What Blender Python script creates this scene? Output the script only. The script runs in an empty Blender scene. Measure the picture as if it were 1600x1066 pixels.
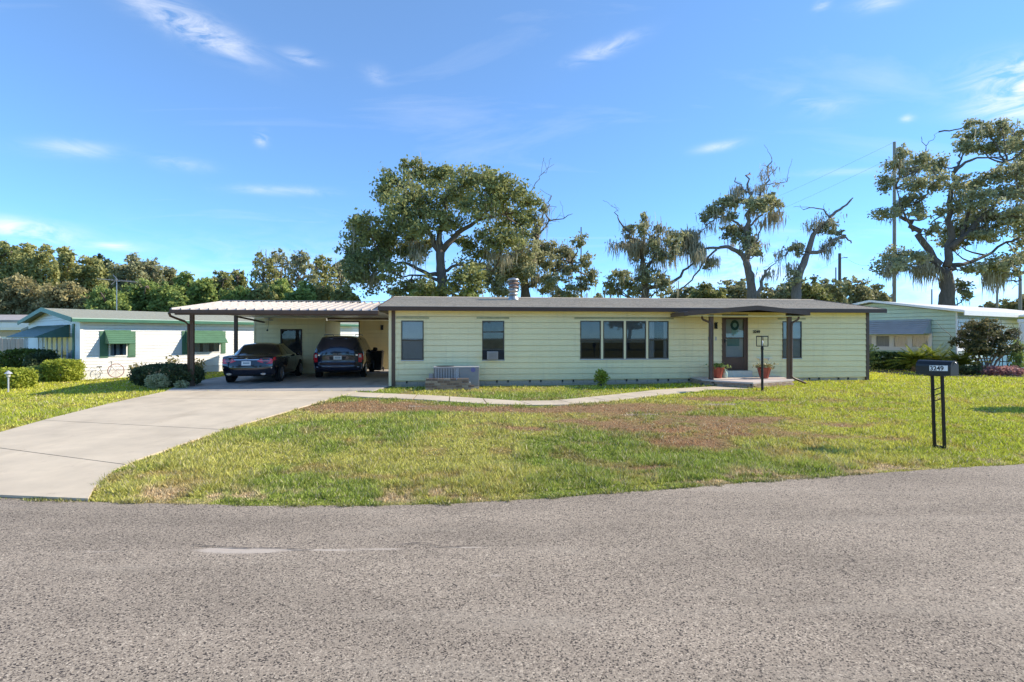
import bpy, math, random
import numpy as np
from mathutils import Vector, Matrix

R = math.radians
scene = bpy.context.scene
C = scene.collection

# ------------------------------------------------------------------ camera, sky, sun, exposure
CAM_H = 1.78
cam_d = bpy.data.cameras.new('camera'); cam = bpy.data.objects.new('camera', cam_d); C.objects.link(cam)
cam.location = (0, 0, CAM_H); cam.rotation_euler = (R(90), 0, 0)
cam_d.sensor_width = 36; cam_d.lens = 18.0; cam_d.shift_y = -8 / 1600
cam_d.clip_start = 0.05; cam_d.clip_end = 3000
scene.camera = cam

SUN_EL = R(33)
SUN_AZ = math.atan2(0.989, 0.13)         # clockwise from +Y
SD = Vector((math.sin(SUN_AZ) * math.cos(SUN_EL), math.cos(SUN_AZ) * math.cos(SUN_EL), math.sin(SUN_EL)))
sun_d = bpy.data.lights.new('sun', 'SUN'); sun_d.energy = 2.85; sun_d.angle = R(0.53); sun_d.color = (1.0, 0.88, 0.72)
sun = bpy.data.objects.new('sun', sun_d); C.objects.link(sun)
sun.rotation_euler = SD.to_track_quat('Z', 'Y').to_euler()

scene.view_settings.view_transform = 'Standard'
scene.view_settings.look = 'None'
scene.view_settings.gamma = 1.0
scene.view_settings.use_curve_mapping = False
scene.view_settings.exposure = 1.32

world = bpy.data.worlds.new('World'); scene.world = world; world.use_nodes = True
def build_world():
    nt = world.node_tree; nt.nodes.clear()
    N = nt.nodes.new; L = nt.links.new
    out = N('ShaderNodeOutputWorld'); bg = N('ShaderNodeBackground'); bg.inputs[1].default_value = 0.145
    sky = N('ShaderNodeTexSky'); sky.sky_type = 'NISHITA'; sky.sun_disc = False
    sky.sun_elevation = SUN_EL; sky.sun_rotation = SUN_AZ
    sky.air_density = 0.48; sky.dust_density = 0; sky.ozone_density = 6
    tint = N('ShaderNodeMix'); tint.data_type = 'RGBA'; tint.blend_type = 'MULTIPLY'; tint.inputs[0].default_value = 1
    tint.inputs[7].default_value = (0.74, 1.18, 1.36, 1)
    gm = N('ShaderNodeGamma'); gm.inputs[1].default_value = 0.80; L(sky.outputs[0], gm.inputs[0]); L(gm.outputs[0], tint.inputs[6])
    tc = N('ShaderNodeTexCoord')
    def vm(op, a, b=None):
        n = N('ShaderNodeVectorMath'); n.operation = op
        if isinstance(a, tuple): n.inputs[0].default_value = a
        else: L(a, n.inputs[0])
        if b is not None:
            if isinstance(b, tuple): n.inputs[1].default_value = b
            else: L(b, n.inputs[1])
        return n
    def m(op, a, b=None, clamp=False):
        n = N('ShaderNodeMath'); n.operation = op; n.use_clamp = clamp
        for i, v in enumerate((a, b)):
            if v is None: continue
            if isinstance(v, (int, float)): n.inputs[i].default_value = v
            else: L(v, n.inputs[i])
        return n.outputs[0]
    d = vm('NORMALIZE', tc.outputs['Generated']).outputs[0]
    sep = N('ShaderNodeSeparateXYZ'); L(d, sep.inputs[0])
    zz = m('MAXIMUM', m('ADD', sep.outputs[2], 0.10), 0.02)
    cmb = N('ShaderNodeCombineXYZ'); L(m('DIVIDE', sep.outputs[0], zz), cmb.inputs[0]); L(m('DIVIDE', sep.outputs[1], zz), cmb.inputs[1])
    # wispy high cloud everywhere
    mp = N('ShaderNodeMapping'); mp.inputs['Rotation'].default_value = (0, 0, R(25)); mp.inputs['Scale'].default_value = (0.45, 1.5, 1)
    L(cmb.outputs[0], mp.inputs[0])
    n1 = N('ShaderNodeTexNoise'); n1.inputs['Scale'].default_value = 1.3; n1.inputs['Detail'].default_value = 9; n1.inputs['Roughness'].default_value = 0.6; n1.inputs['Distortion'].default_value = 0.8
    L(mp.outputs[0], n1.inputs[0])
    r1 = N('ShaderNodeMapRange'); r1.inputs[1].default_value = 0.56; r1.inputs[2].default_value = 0.85; r1.inputs[4].default_value = 0.22; L(n1.outputs[0], r1.inputs[0])
    # fibrous noise for the streaks
    mp2 = N('ShaderNodeMapping'); mp2.inputs['Rotation'].default_value = (0, R(20), 0); mp2.inputs['Scale'].default_value = (8, 8, 26)
    L(d, mp2.inputs[0])
    n2 = N('ShaderNodeTexNoise'); n2.inputs['Scale'].default_value = 1.6; n2.inputs['Detail'].default_value = 9; n2.inputs['Roughness'].default_value = 0.62; n2.inputs['Distortion'].default_value = 0.7
    L(mp2.outputs[0], n2.inputs[0])
    r2 = N('ShaderNodeMapRange'); r2.inputs[1].default_value = 0.36; r2.inputs[2].default_value = 0.66; L(n2.outputs[0], r2.inputs[0])
    total = m('ADD', r1.outputs[0], 0.07)
    streaks = [ # photo-bearing centre, end, half width, strength
        ((205, -5), (395, 88), 18, .9), ((440, 82), (505, 98), 8, 0.4), ((398, 215), (420, 218), 9, 0.6), ((565, 110), (610, 125), 10, 0.2),
        ((30, 228), (190, 236), 11, 0.3), ((240, 250), (330, 262), 9, 0.25), ((360, 295), (520, 300), 6, 0.3), ((-60, 345), (120, 370), 13, .85), ((140, 383), (215, 388), 7, 0.5),
        ((885, 100), (1000, 55), 9, 0.5), ((1085, 235), (1165, 222), 6, 0.4), ((1210, 152), (1340, 170), 16, 0.22),
        ((1270, 15), (1300, 0), 7, 0.4), ((1330, 10), (1420, -5), 10, 0.35),
        ((1510, 120), (1720, 110), 24, 1.0), ((1500, 172), (1720, 160), 15, 1.0), ((1520, 142), (1700, 138), 14, 0.6), ((1590, 190), (1700, 195), 9, .7), ((1405, 186), (1430, 184), 5, 0.35), ((1240, 272), (1390, 266), 5, 0.25),
        ((1000, 440), (1330, 430), 45, 0.6), ((1380, 452), (1650, 448), 30, 0.7), ((-100, 440), (900, 440), 55, 0.25)]
    for (p0, p1, hw, s) in streaks:
        a = Vector(((p0[0] - 800) / 800, 1, (525 - p0[1]) / 800)).normalized()
        b = Vector(((p1[0] - 800) / 800, 1, (525 - p1[1]) / 800)).normalized()
        c = (a + b).normalized(); ax = (b - a); half = ax.length / 2 + 1e-4; ax.normalize()
        up = c.cross(ax).normalized(); w = hw / 800 * c.y
        rel = vm('SUBTRACT', d, tuple(c)).outputs[0]
        u = vm('DOT_PRODUCT', rel, tuple(ax / (half * 0.8))).outputs['Value']
        v = vm('DOT_PRODUCT', rel, tuple(up / w)).outputs['Value']
        e = m('EXPONENT', m('MULTIPLY', m('ADD', m('POWER', m('ABSOLUTE', u), 2.0), m('POWER', m('ABSOLUTE', v), 2.0)), -0.9))
        total = m('ADD', total, m('MULTIPLY', m('MULTIPLY', e, s * 1.15), r2.outputs[0]))
    total = m('MINIMUM', total, 0.9)
    mix = N('ShaderNodeMix'); mix.data_type = 'RGBA'; L(total, mix.inputs[0]); L(tint.outputs[2], mix.inputs[6]); mix.inputs[7].default_value = (3.3, 3.35, 3.5, 1)
    L(mix.outputs[2], bg.inputs[0]); L(bg.outputs[0], out.inputs[0])
build_world()

# ------------------------------------------------------------------ materials
MATS = {}
def mat(name, col, rough=0.7, var=0.0, vscale=3.0, bump=0.0, bscale=40.0, metal=0.0, spec=0.4, col2=None, detail=6, coat=0.0, stretch=None, trans=0.0):
    """Principled material whose colour wanders between two tones, with optional fine relief."""
    if name in MATS: return MATS[name]
    m = bpy.data.materials.new(name); m.use_nodes = True; MATS[name] = m
    nt = m.node_tree; N = nt.nodes.new; L = nt.links.new
    p = nt.nodes['Principled BSDF']
    p.inputs['Roughness'].default_value = rough; p.inputs['Metallic'].default_value = metal
    p.inputs['Specular IOR Level'].default_value = spec; p.inputs['Coat Weight'].default_value = coat; p.inputs['Coat Roughness'].default_value = 0.04
    p.inputs['Base Color'].default_value = (*col, 1)
    tc = N('ShaderNodeTexCoord'); src = tc.outputs['Object']
    if stretch:
        mp = N('ShaderNodeMapping'); mp.inputs['Scale'].default_value = stretch; L(src, mp.inputs[0]); src = mp.outputs[0]
    if var > 0 or col2:
        c2 = col2 or tuple(c * (1 - var) for c in col)
        c1 = col if col2 else tuple(min(1, c * (1 + var * 0.6)) for c in col)
        n = N('ShaderNodeTexNoise'); n.inputs['Scale'].default_value = vscale; n.inputs['Detail'].default_value = detail; n.inputs['Roughness'].default_value = 0.65
        L(src, n.inputs[0])
        r = N('ShaderNodeMapRange'); r.inputs[1].default_value = 0.3; r.inputs[2].default_value = 0.7; L(n.outputs[0], r.inputs[0])
        x = N('ShaderNodeMix'); x.data_type = 'RGBA'; x.inputs[6].default_value = (*c2, 1); x.inputs[7].default_value = (*c1, 1)
        L(r.outputs[0], x.inputs[0]); L(x.outputs[2], p.inputs['Base Color'])
    if bump > 0:
        n = N('ShaderNodeTexNoise'); n.inputs['Scale'].default_value = bscale; n.inputs['Detail'].default_value = 4; L(src, n.inputs[0])
        b = N('ShaderNodeBump'); b.inputs['Strength'].default_value = bump; b.inputs['Distance'].default_value = 0.01
        L(n.outputs[0], b.inputs['Height']); L(b.outputs[0], p.inputs['Normal'])
    return m

def add_dirt(m, z0, z1, col, amount):
    """Rain splash and dust low on a wall, ragged at its upper edge."""
    nt = m.node_tree; N = nt.nodes.new; L = nt.links.new; p = nt.nodes['Principled BSDF']; src = p.inputs['Base Color'].links[0].from_socket
    tc = N('ShaderNodeTexCoord'); sp = N('ShaderNodeSeparateXYZ'); L(tc.outputs['Object'], sp.inputs[0])
    r = N('ShaderNodeMapRange'); r.inputs[1].default_value = z1; r.inputs[2].default_value = z0; L(sp.outputs[2], r.inputs[0])
    n = N('ShaderNodeTexNoise'); n.inputs['Scale'].default_value = 3.5; n.inputs['Detail'].default_value = 8; L(tc.outputs['Object'], n.inputs[0])
    n2 = N('ShaderNodeTexNoise'); mp = N('ShaderNodeMapping'); mp.inputs['Scale'].default_value = (7, 7, .5); L(tc.outputs['Object'], mp.inputs[0]); L(mp.outputs[0], n2.inputs[0]); n2.inputs['Scale'].default_value = 1; n2.inputs['Detail'].default_value = 7
    r2 = N('ShaderNodeMapRange'); r2.inputs[1].default_value = .55; r2.inputs[2].default_value = .8; r2.inputs[4].default_value = .25; L(n2.outputs[0], r2.inputs[0])
    a = N('ShaderNodeMath'); a.operation = 'MULTIPLY'; L(r.outputs[0], a.inputs[0]); L(n.outputs[0], a.inputs[1])
    b = N('ShaderNodeMath'); b.operation = 'MULTIPLY_ADD'; b.use_clamp = True; L(a.outputs[0], b.inputs[0]); b.inputs[1].default_value = amount; L(r2.outputs[0], b.inputs[2])
    x = N('ShaderNodeMix'); x.data_type = 'RGBA'; L(b.outputs[0], x.inputs[0]); L(src, x.inputs[6]); x.inputs[7].default_value = (*col, 1); L(x.outputs[2], p.inputs['Base Color'])
def add_stains(m, scale, lo, hi, amount, mul, rot=0.0):
    """Ragged darker stains laid over a material's own colour."""
    nt = m.node_tree; N = nt.nodes.new; L = nt.links.new; p = nt.nodes['Principled BSDF']; src = p.inputs['Base Color'].links[0].from_socket
    tc = N('ShaderNodeTexCoord'); mp = N('ShaderNodeMapping'); mp.inputs['Scale'].default_value = scale; mp.inputs['Rotation'].default_value = (0, 0, rot); L(tc.outputs['Object'], mp.inputs[0])
    n = N('ShaderNodeTexNoise'); n.inputs['Scale'].default_value = 1; n.inputs['Detail'].default_value = 9; n.inputs['Roughness'].default_value = .68; L(mp.outputs[0], n.inputs[0])
    r = N('ShaderNodeMapRange'); r.inputs[1].default_value = lo; r.inputs[2].default_value = hi; r.inputs[4].default_value = amount; L(n.outputs[0], r.inputs[0])
    x = N('ShaderNodeMix'); x.data_type = 'RGBA'; x.blend_type = 'MULTIPLY'; L(r.outputs[0], x.inputs[0]); L(src, x.inputs[6]); x.inputs[7].default_value = (*mul, 1); L(x.outputs[2], p.inputs['Base Color'])
def glass_mat(name, tintc=(0.6, 0.65, 0.68), rough=0.02, refl=0.12):
    """Window glass: mostly clear, with a fresnel reflection."""
    m = bpy.data.materials.new(name); m.use_nodes = True; MATS[name] = m
    nt = m.node_tree; nt.nodes.clear(); N = nt.nodes.new; L = nt.links.new
    o = N('ShaderNodeOutputMaterial'); g = N('ShaderNodeBsdfGlossy'); t = N('ShaderNodeBsdfTransparent'); mx = N('ShaderNodeMixShader')
    f = N('ShaderNodeFresnel'); f.inputs[0].default_value = 1.5
    a = N('ShaderNodeMath'); a.operation = 'ADD'; a.use_clamp = True; a.inputs[1].default_value = refl
    g.inputs['Roughness'].default_value = rough; g.inputs['Color'].default_value = (0.95, 0.97, 1, 1); t.inputs[0].default_value = (*tintc, 1)
    L(f.outputs[0], a.inputs[0]); L(a.outputs[0], mx.inputs[0]); L(t.outputs[0], mx.inputs[1]); L(g.outputs[0], mx.inputs[2]); L(mx.outputs[0], o.inputs[0])
    return m

def leaf_mat(name, dark, light, trans=0.4, rough=0.55):
    m = bpy.data.materials.new(name); m.use_nodes = True; MATS[name] = m
    nt = m.node_tree; nt.nodes.clear(); N = nt.nodes.new; L = nt.links.new
    o = N('ShaderNodeOutputMaterial'); p = N('ShaderNodeBsdfPrincipled'); tr = N('ShaderNodeBsdfTranslucent'); mx = N('ShaderNodeMixShader'); mx.inputs[0].default_value = trans
    at = N('ShaderNodeAttribute'); at.attribute_name = 'tint'
    x = N('ShaderNodeMix'); x.data_type = 'RGBA'; x.inputs[6].default_value = (*dark, 1); x.inputs[7].default_value = (*light, 1)
    L(at.outputs['Fac'], x.inputs[0]); L(x.outputs[2], p.inputs['Base Color']); L(x.outputs[2], tr.inputs[0])
    p.inputs['Roughness'].default_value = rough; p.inputs['Specular IOR Level'].default_value = 0.25
    L(p.outputs[0], mx.inputs[1]); L(tr.outputs[0], mx.inputs[2]); L(mx.outputs[0], o.inputs[0])
    return m

SIDING = mat('yellow_siding_paint', (0.94, 0.80, 0.45), 0.5, 0.07, 0.9, 0.25, 25, stretch=(1, 1, 0.5))
add_dirt(SIDING, .15, .75, (.45, .40, .28), .7)
SIDING2 = mat('cream_trim_paint', (0.90, 0.77, 0.46), 0.5, 0.05, 2)
BROWN = mat('brown_trim_paint', (0.095, 0.052, 0.032), 0.42, 0.18, 3, 0.1, 50)
BROWN2 = mat('brown_gutter_paint', (0.115, 0.068, 0.045), 0.4, 0.2, 2, 0.1, 50)
SHING = mat('grey_brown_shingles', (0.50, 0.43, 0.325), 0.95, 0.35, 9, 0.7, 30, stretch=(2.2, 5.5, 5.5))
SHING_GREEN = mat('grey_green_shingles', (0.32, 0.33, 0.27), 0.95, 0.35, 8, 0.7, 30, stretch=(2.2, 5.5, 5.5))
WHITE = mat('white_vinyl', (0.8, 0.8, 0.78), 0.5, 0.04, 1.5, 0.1, 60)
WHITE2 = mat('white_metal_paint', (0.72, 0.69, 0.66), 0.45, 0.12, 3)
GREEN = mat('green_awning_paint', (0.09, 0.19, 0.115), 0.5, 0.15, 3)
DKGREEN = mat('dark_green_trim', (0.05, 0.16, 0.10), 0.5, 0.15, 3)
MINT = mat('mint_siding_paint', (0.50, 0.62, 0.47), 0.5, 0.07, 1.5, 0.1, 60); add_dirt(MINT, .1, .8, (.35, .38, .28), .6); add_dirt(WHITE, .1, .6, (.55, .5, .42), .5)
GREYALU = mat('grey_aluminium', (0.45, 0.47, 0.5), 0.45, 0.1, 3, metal=0.2)
SLAB = mat('pale_concrete', (0.64, 0.545, 0.40), 0.9, 0.12, 0.9, 0.35, 90, col2=(0.47, 0.40, 0.295), detail=9)
add_stains(SLAB, (1.4, .22, 1), .55, .78, .8, (.72, .70, .68), .08); add_stains(SLAB, (5, 5, 5), .62, .72, .6, (.62, .60, .56))
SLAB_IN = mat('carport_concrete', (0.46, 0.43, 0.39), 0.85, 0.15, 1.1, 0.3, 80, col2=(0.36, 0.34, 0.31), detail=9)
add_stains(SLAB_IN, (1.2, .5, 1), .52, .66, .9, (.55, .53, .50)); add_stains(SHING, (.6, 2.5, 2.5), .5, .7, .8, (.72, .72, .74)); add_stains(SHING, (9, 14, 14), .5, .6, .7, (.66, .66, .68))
JOINT = mat('dark_joint_earth', (0.09, 0.075, 0.06), 0.95, 0.3, 20)
BLOCK = mat('grey_block', (0.42, 0.36, 0.29), 0.9, 0.3, 5, 0.5, 60)
BRICKA = mat('weathered_brick', (0.36, 0.24, 0.17), 0.9, 0.4, 8, 0.5, 60, col2=(0.27, 0.2, 0.14))
BRICKB = mat('sandy_brick', (0.42, 0.33, 0.25), 0.9, 0.4, 8, 0.5, 60, col2=(0.31, 0.24, 0.18))
MORTAR = mat('mortar', (0.27, 0.24, 0.2), 0.95, 0.3, 12)
BLACK = mat('black_paint', (0.012, 0.012, 0.013), 0.35, 0.2, 5)
RUBBER = mat('black_rubber', (0.018, 0.018, 0.018), 0.85)
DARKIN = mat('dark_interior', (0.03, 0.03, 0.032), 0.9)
BLIND = mat('pale_blinds', (0.72, 0.74, 0.74), 0.7, 0.1, 3)
CURTAIN = mat('grey_curtain', (0.42, 0.43, 0.42), 0.9, 0.3, 5, stretch=(9, 9, 0.5))
WINFRAME = mat('bronze_window_frame', (0.10, 0.085, 0.065), 0.4, 0.1, 4, metal=0.3)
GLASS = glass_mat('window_glass', (.85, .88, .9), refl=0.02)
DGLASS = glass_mat('dark_window_glass', (0.66, 0.70, 0.74), refl=0.0)
CARGLASS = glass_mat('car_glass', (0.22, 0.24, 0.25), refl=0.05)
CHROME = mat('chrome', (0.7, 0.7, 0.72), 0.12, metal=1.0)
CARPAINT = mat('dark_blue_car_paint', (0.005, 0.008, 0.020), 0.18, spec=0.6, coat=1.0, metal=0.2)
VANPAINT = mat('blue_car_paint', (0.008, 0.018, 0.05), 0.18, spec=0.6, coat=1.0, metal=0.35)
CARBLACK = mat('black_car_plastic', (0.015, 0.015, 0.017), 0.4)
REDLIGHT = mat('red_lamp_lens', (0.75, 0.02, 0.035), 0.15, spec=0.7, coat=1.0)
WHITELENS = mat('clear_lamp_lens', (0.75, 0.72, 0.72), 0.15, spec=0.7, coat=1.0)
PLATE = mat('number_plate_white', (0.88, 0.88, 0.86), 0.4)
PLATEINK = mat('plate_ink', (0.12, 0.22, 0.3), 0.5)
INK = mat('black_ink', (0.015, 0.015, 0.015), 0.5)
TERRA = mat('red_terracotta', (0.34, 0.07, 0.04), 0.35, 0.25, 6, 0.2, 30)
ALU = mat('galvanised_metal', (0.42, 0.42, 0.41), 0.4, 0.3, 6, metal=0.8)
RUSTY = mat('rusty_metal', (0.25, 0.17, 0.13), 0.6, 0.4, 9, metal=0.4)
ACGREY = mat('grey_unit_paint', (0.23, 0.225, 0.22), 0.5, 0.1, 4)
BARK = mat('oak_bark', (0.15, 0.122, 0.098), 0.95, 0.35, 3, 0.9, 9, stretch=(3, 3, 0.8))
BARK_GREY = mat('pale_bark', (0.21, 0.175, 0.145), 0.95, 0.35, 3, 0.9, 9, stretch=(3, 3, 0.8))
POLEM = mat('weathered_pole', (0.30, 0.28, 0.25), 0.9, 0.2, 2, 0.3, 20)
POLED = mat('dark_wood_pole', (0.13, 0.115, 0.1), 0.9, 0.2, 2, 0.3, 20)
WOODF = mat('grey_fence_wood', (0.42, 0.38, 0.36), 0.9, 0.2, 4, 0.3, 20)
MULCH = mat('dark_mulch', (0.06, 0.045, 0.035), 0.95, 0.5, 20, 0.8, 40)
L_OAK = leaf_mat('oak_leaves', (0.15, 0.18, 0.075), (0.47, 0.47, 0.17))
L_OAK2 = leaf_mat('oak_leaves_grey', (0.19, 0.21, 0.115), (0.54, 0.52, 0.27))
L_BROWN = leaf_mat('olive_leaves', (0.22, 0.24, 0.085), (0.56, 0.53, 0.20))
L_GREEN = leaf_mat('fresh_leaves', (0.15, 0.22, 0.065), (0.46, 0.54, 0.15))
L_HEDGE = leaf_mat('hedge_leaves', (0.05, 0.085, 0.02), (0.19, 0.25, 0.05))
L_DARK = leaf_mat('dark_shrub_leaves', (0.045, 0.07, 0.035), (0.15, 0.19, 0.08))
L_LIME = leaf_mat('lime_leaves', (0.22, 0.28, 0.03), (0.55, 0.58, 0.09), 0.4)
L_RUST = leaf_mat('rusty_leaves', (0.19, 0.18, 0.08), (0.52, 0.45, 0.21))
L_RED = leaf_mat('red_leaves', (0.32, 0.13, 0.13), (0.60, 0.36, 0.32))
L_PALE = leaf_mat('variegated_leaves', (0.30, 0.33, 0.16), (0.62, 0.60, 0.38))
L_CRAPE = leaf_mat('crape_leaves', (0.055, 0.08, 0.035), (0.30, 0.25, 0.12))
MOSS = leaf_mat('spanish_moss', (0.22, 0.20, 0.13), (0.52, 0.47, 0.32), 0.3, 0.9)

# ------------------------------------------------------------------ helpers
def tag(o, label=None, cat=None, group=None, kind=None):
    if label: o['label'] = label
    if cat: o['category'] = cat
    if group: o['group'] = group
    if kind: o['kind'] = kind
    return o
def thing(name, label, cat, loc=(0, 0, 0), rz=0, group=None):
    o = bpy.data.objects.new(name, None); C.objects.link(o); o.location = loc; o.rotation_euler = (0, 0, rz)
    o.empty_display_size = 0.2
    return tag(o, label, cat, group)
def link_mesh(name, me, m, parent=None, loc=None, rot=None, kind=None):
    o = bpy.data.objects.new(name, me); C.objects.link(o)
    if m is not None and not me.materials: me.materials.append(m)
    if parent is not None: o.parent = parent
    if loc is not None: o.location = loc
    if rot is not None: o.rotation_euler = rot
    if kind: o['kind'] = kind
    return o
def copy_tree(o, parent=None):
    c = o.copy(); C.objects.link(c); c.parent = parent
    for ch in list(o.children): copy_tree(ch, c)
    return c

class MB:
    def __init__(s): s.v = []; s.f = []
    def add(s, vs, fs):
        b = len(s.v); s.v += [tuple(p) for p in vs]; s.f += [tuple(b + i for i in f) for f in fs]; return s
    def hexa(s, p):   # 8 points: bottom 4 ccw, top 4 ccw
        return s.add(p, [(3, 2, 1, 0), (4, 5, 6, 7), (0, 1, 5, 4), (1, 2, 6, 5), (2, 3, 7, 6), (3, 0, 4, 7)])
    def box(s, x0, x1, y0, y1, z0, z1):
        return s.hexa([(x0, y0, z0), (x1, y0, z0), (x1, y1, z0), (x0, y1, z0), (x0, y0, z1), (x1, y0, z1), (x1, y1, z1), (x0, y1, z1)])
    def prism(s, poly, z0, z1):
        n = len(poly); s.add([(x, y, z0) for x, y in poly] + [(x, y, z1) for x, y in poly],
            [tuple(range(n - 1, -1, -1)), tuple(range(n, 2 * n))] + [(i, (i + 1) % n, n + (i + 1) % n, n + i) for i in range(n)]); return s
    def tube(s, pts, r, n=8, caps=True):
        pts = [Vector(p) for p in pts]; k = len(pts); rr = r if isinstance(r, (list, tuple)) else [r] * k
        vs = []; ref = None
        for i, p in enumerate(pts):
            t = (pts[min(i + 1, k - 1)] - pts[max(i - 1, 0)]).normalized()
            if ref is None: ref = Vector((0, 0, 1)) if abs(t.z) < 0.9 else Vector((1, 0, 0))
            a = t.cross(ref).normalized(); b = t.cross(a).normalized(); ref = b.cross(t) * 1.0 if False else ref
            if abs(t.dot(ref)) > 0.98: a = t.orthogonal().normalized(); b = t.cross(a)
            for j in range(n):
                q = 2 * math.pi * j / n; vs.append(p + (a * math.cos(q) + b * math.sin(q)) * rr[i])
        fs = [(i * n + j, i * n + (j + 1) % n, (i + 1) * n + (j + 1) % n, (i + 1) * n + j) for i in range(k - 1) for j in range(n)]
        if caps: fs += [tuple(range(n - 1, -1, -1)), tuple((k - 1) * n + j for j in range(n))]
        return s.add(vs, fs)
    def bar(s, a, b, w, h=None):   # square bar between points
        a = Vector(a); b = Vector(b); h = h or w; t = (b - a).normalized()
        u = t.cross(Vector((0, 0, 1))) if abs(t.z) < 0.95 else Vector((1, 0, 0)); u.normalize(); v = t.cross(u).normalized()
        u = u * w / 2; v = v * h / 2
        return s.hexa([a - u - v, a + u - v, a + u + v, a - u + v, b - u - v, b + u - v, b + u + v, b - u + v])
    def lathe(s, prof, n=16, c=(0, 0, 0), axis='z'):
        vs = []
        for r_, h in prof:
            for j in range(n):
                q = 2 * math.pi * j / n; x, y = r_ * math.cos(q), r_ * math.sin(q)
                vs.append((c[0] + x, c[1] + y, c[2] + h) if axis == 'z' else (c[0] + h, c[1] + x, c[2] + y) if axis == 'x' else (c[0] + x, c[1] + h, c[2] + y))
        k = len(prof)
        fs = [(i * n + j, i * n + (j + 1) % n, (i + 1) * n + (j + 1) % n, (i + 1) * n + j) for i in range(k - 1) for j in range(n)]
        fs += [tuple(range(n - 1, -1, -1)), tuple((k - 1) * n + j for j in range(n))]
        return s.add(vs, fs)
    def mesh(s, name, smooth=False):
        me = bpy.data.meshes.new(name); me.from_pydata(s.v, [], s.f); me.update()
        if smooth: me.shade_smooth()
        return me
    def build(s, name, m, parent=None, loc=None, rot=None, kind=None, smooth=False, bevel=0):
        o = link_mesh(name, s.mesh(name, smooth), m, parent, loc, rot, kind)
        if bevel:
            b = o.modifiers.new('bevel', 'BEVEL'); b.width = bevel; b.segments = 2; b.limit_method = 'ANGLE'
        return o
def bx(name, m, parent, *a, bevel=0, **k): return MB().box(*a).build(name, m, parent, bevel=bevel, **k)

def np_mesh(name, V, F, m, parent=None, attr=None, kind=None, smooth=False, color=None):
    V = np.asarray(V, np.float32); F = np.asarray(F, np.int32); me = bpy.data.meshes.new(name)
    k = F.shape[1]; me.vertices.add(len(V)); me.vertices.foreach_set('co', V.ravel())
    me.loops.add(F.size); me.loops.foreach_set('vertex_index', F.ravel())
    me.polygons.add(len(F)); me.polygons.foreach_set('loop_start', np.arange(0, F.size, k, dtype=np.int32)); me.polygons.foreach_set('loop_total', np.full(len(F), k, np.int32))
    if attr is not None:
        a = me.attributes.new('tint', 'FLOAT', 'POINT'); a.data.foreach_set('value', np.asarray(attr, np.float32))
    if color is not None:
        a = me.attributes.new('col', 'FLOAT_COLOR', 'POINT'); cc = np.ones((len(V), 4), np.float32); cc[:, :3] = color; a.data.foreach_set('color', cc.ravel())
    me.update(calc_edges=True)
    if smooth: me.shade_smooth()
    return link_mesh(name, me, m, parent, kind=kind)

# A ray of the photograph -> a point in the world
def W(px, py, Y): return Vector(((px - 800) * Y / 800, Y, CAM_H + (525 - py) * Y / 800))
def GP(px, py, z=0.0):
    Y = 800 * (CAM_H - z) / (py - 525); return ((px - 800) * Y / 800, Y)
def vnoise(x, y, s, seed):
    rg = np.random.RandomState(seed); T = rg.rand(256, 256)
    u = x * s + 1000.3; v = y * s + 1000.7; i = np.floor(u).astype(int); j = np.floor(v).astype(int); a = u - i; b = v - j
    a = a * a * (3 - 2 * a); b = b * b * (3 - 2 * b); i0 = i % 256; i1 = (i + 1) % 256; j0 = j % 256; j1 = (j + 1) % 256
    return (T[i0, j0] * (1 - a) + T[i1, j0] * a) * (1 - b) + (T[i0, j1] * (1 - a) + T[i1, j1] * a) * b
def fbm(x, y, s, seed, o=4):
    t = 0; w = 1; tw = 0
    for k in range(o): t = t + w * vnoise(x, y, s * 2 ** k, seed + k); tw += w; w *= 0.55
    return t / tw
def sstep(a, b, x): t = np.clip((x - a) / (b - a), 0, 1); return t * t * (3 - 2 * t)
def ground_z(x, y):
    x = np.asarray(x, float); y = np.asarray(y, float)
    z = 0.09 * sstep(1, 12, x) * sstep(9, 17, y)
    z = z - 0.10 * sstep(-11.5, -14, x) * sstep(8, 13, y) * (1 - sstep(20, 30, y))
    z = z - 0.05 * np.exp(-((y - 7.6 - 0.05 * x) / 0.8) ** 2) * sstep(-4.5, -2, x)
    return z
def inpoly(x, y, poly):
    c = np.zeros(x.shape, bool); n = len(poly)
    for i in range(n):
        x0, y0 = poly[i]; x1, y1 = poly[(i + 1) % n]
        if y0 == y1: continue
        k = ((y0 > y) != (y1 > y)) & (x < (x1 - x0) * (y - y0) / (y1 - y0) + x0); c ^= k
    return c

# ------------------------------------------------------------------ ground, road, driveway, path
O = Vector((-4.2, 17.86, 0)); HRZ = math.atan2(0.0976, 0.9952)
def HW(x, y): return (O.x + 0.9952 * x - 0.0976 * y, O.y + 0.0976 * x + 0.9952 * y)     # house frame -> world
def hx(px, off=0.0):   # where the photo's column px meets the front wall (local x), wall pushed forward by off
    k = (px - 800) / 800; oy = O.y - off * 0.9952; ox = O.x + off * 0.0976
    return (k * oy - ox) / (0.9952 - 0.0976 * k)
def hz(px, py, off=0.0):
    x = hx(px, off); Y = O.y - off * 0.9952 + 0.0976 * x; return CAM_H + (525 - py) * Y / 800

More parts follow.
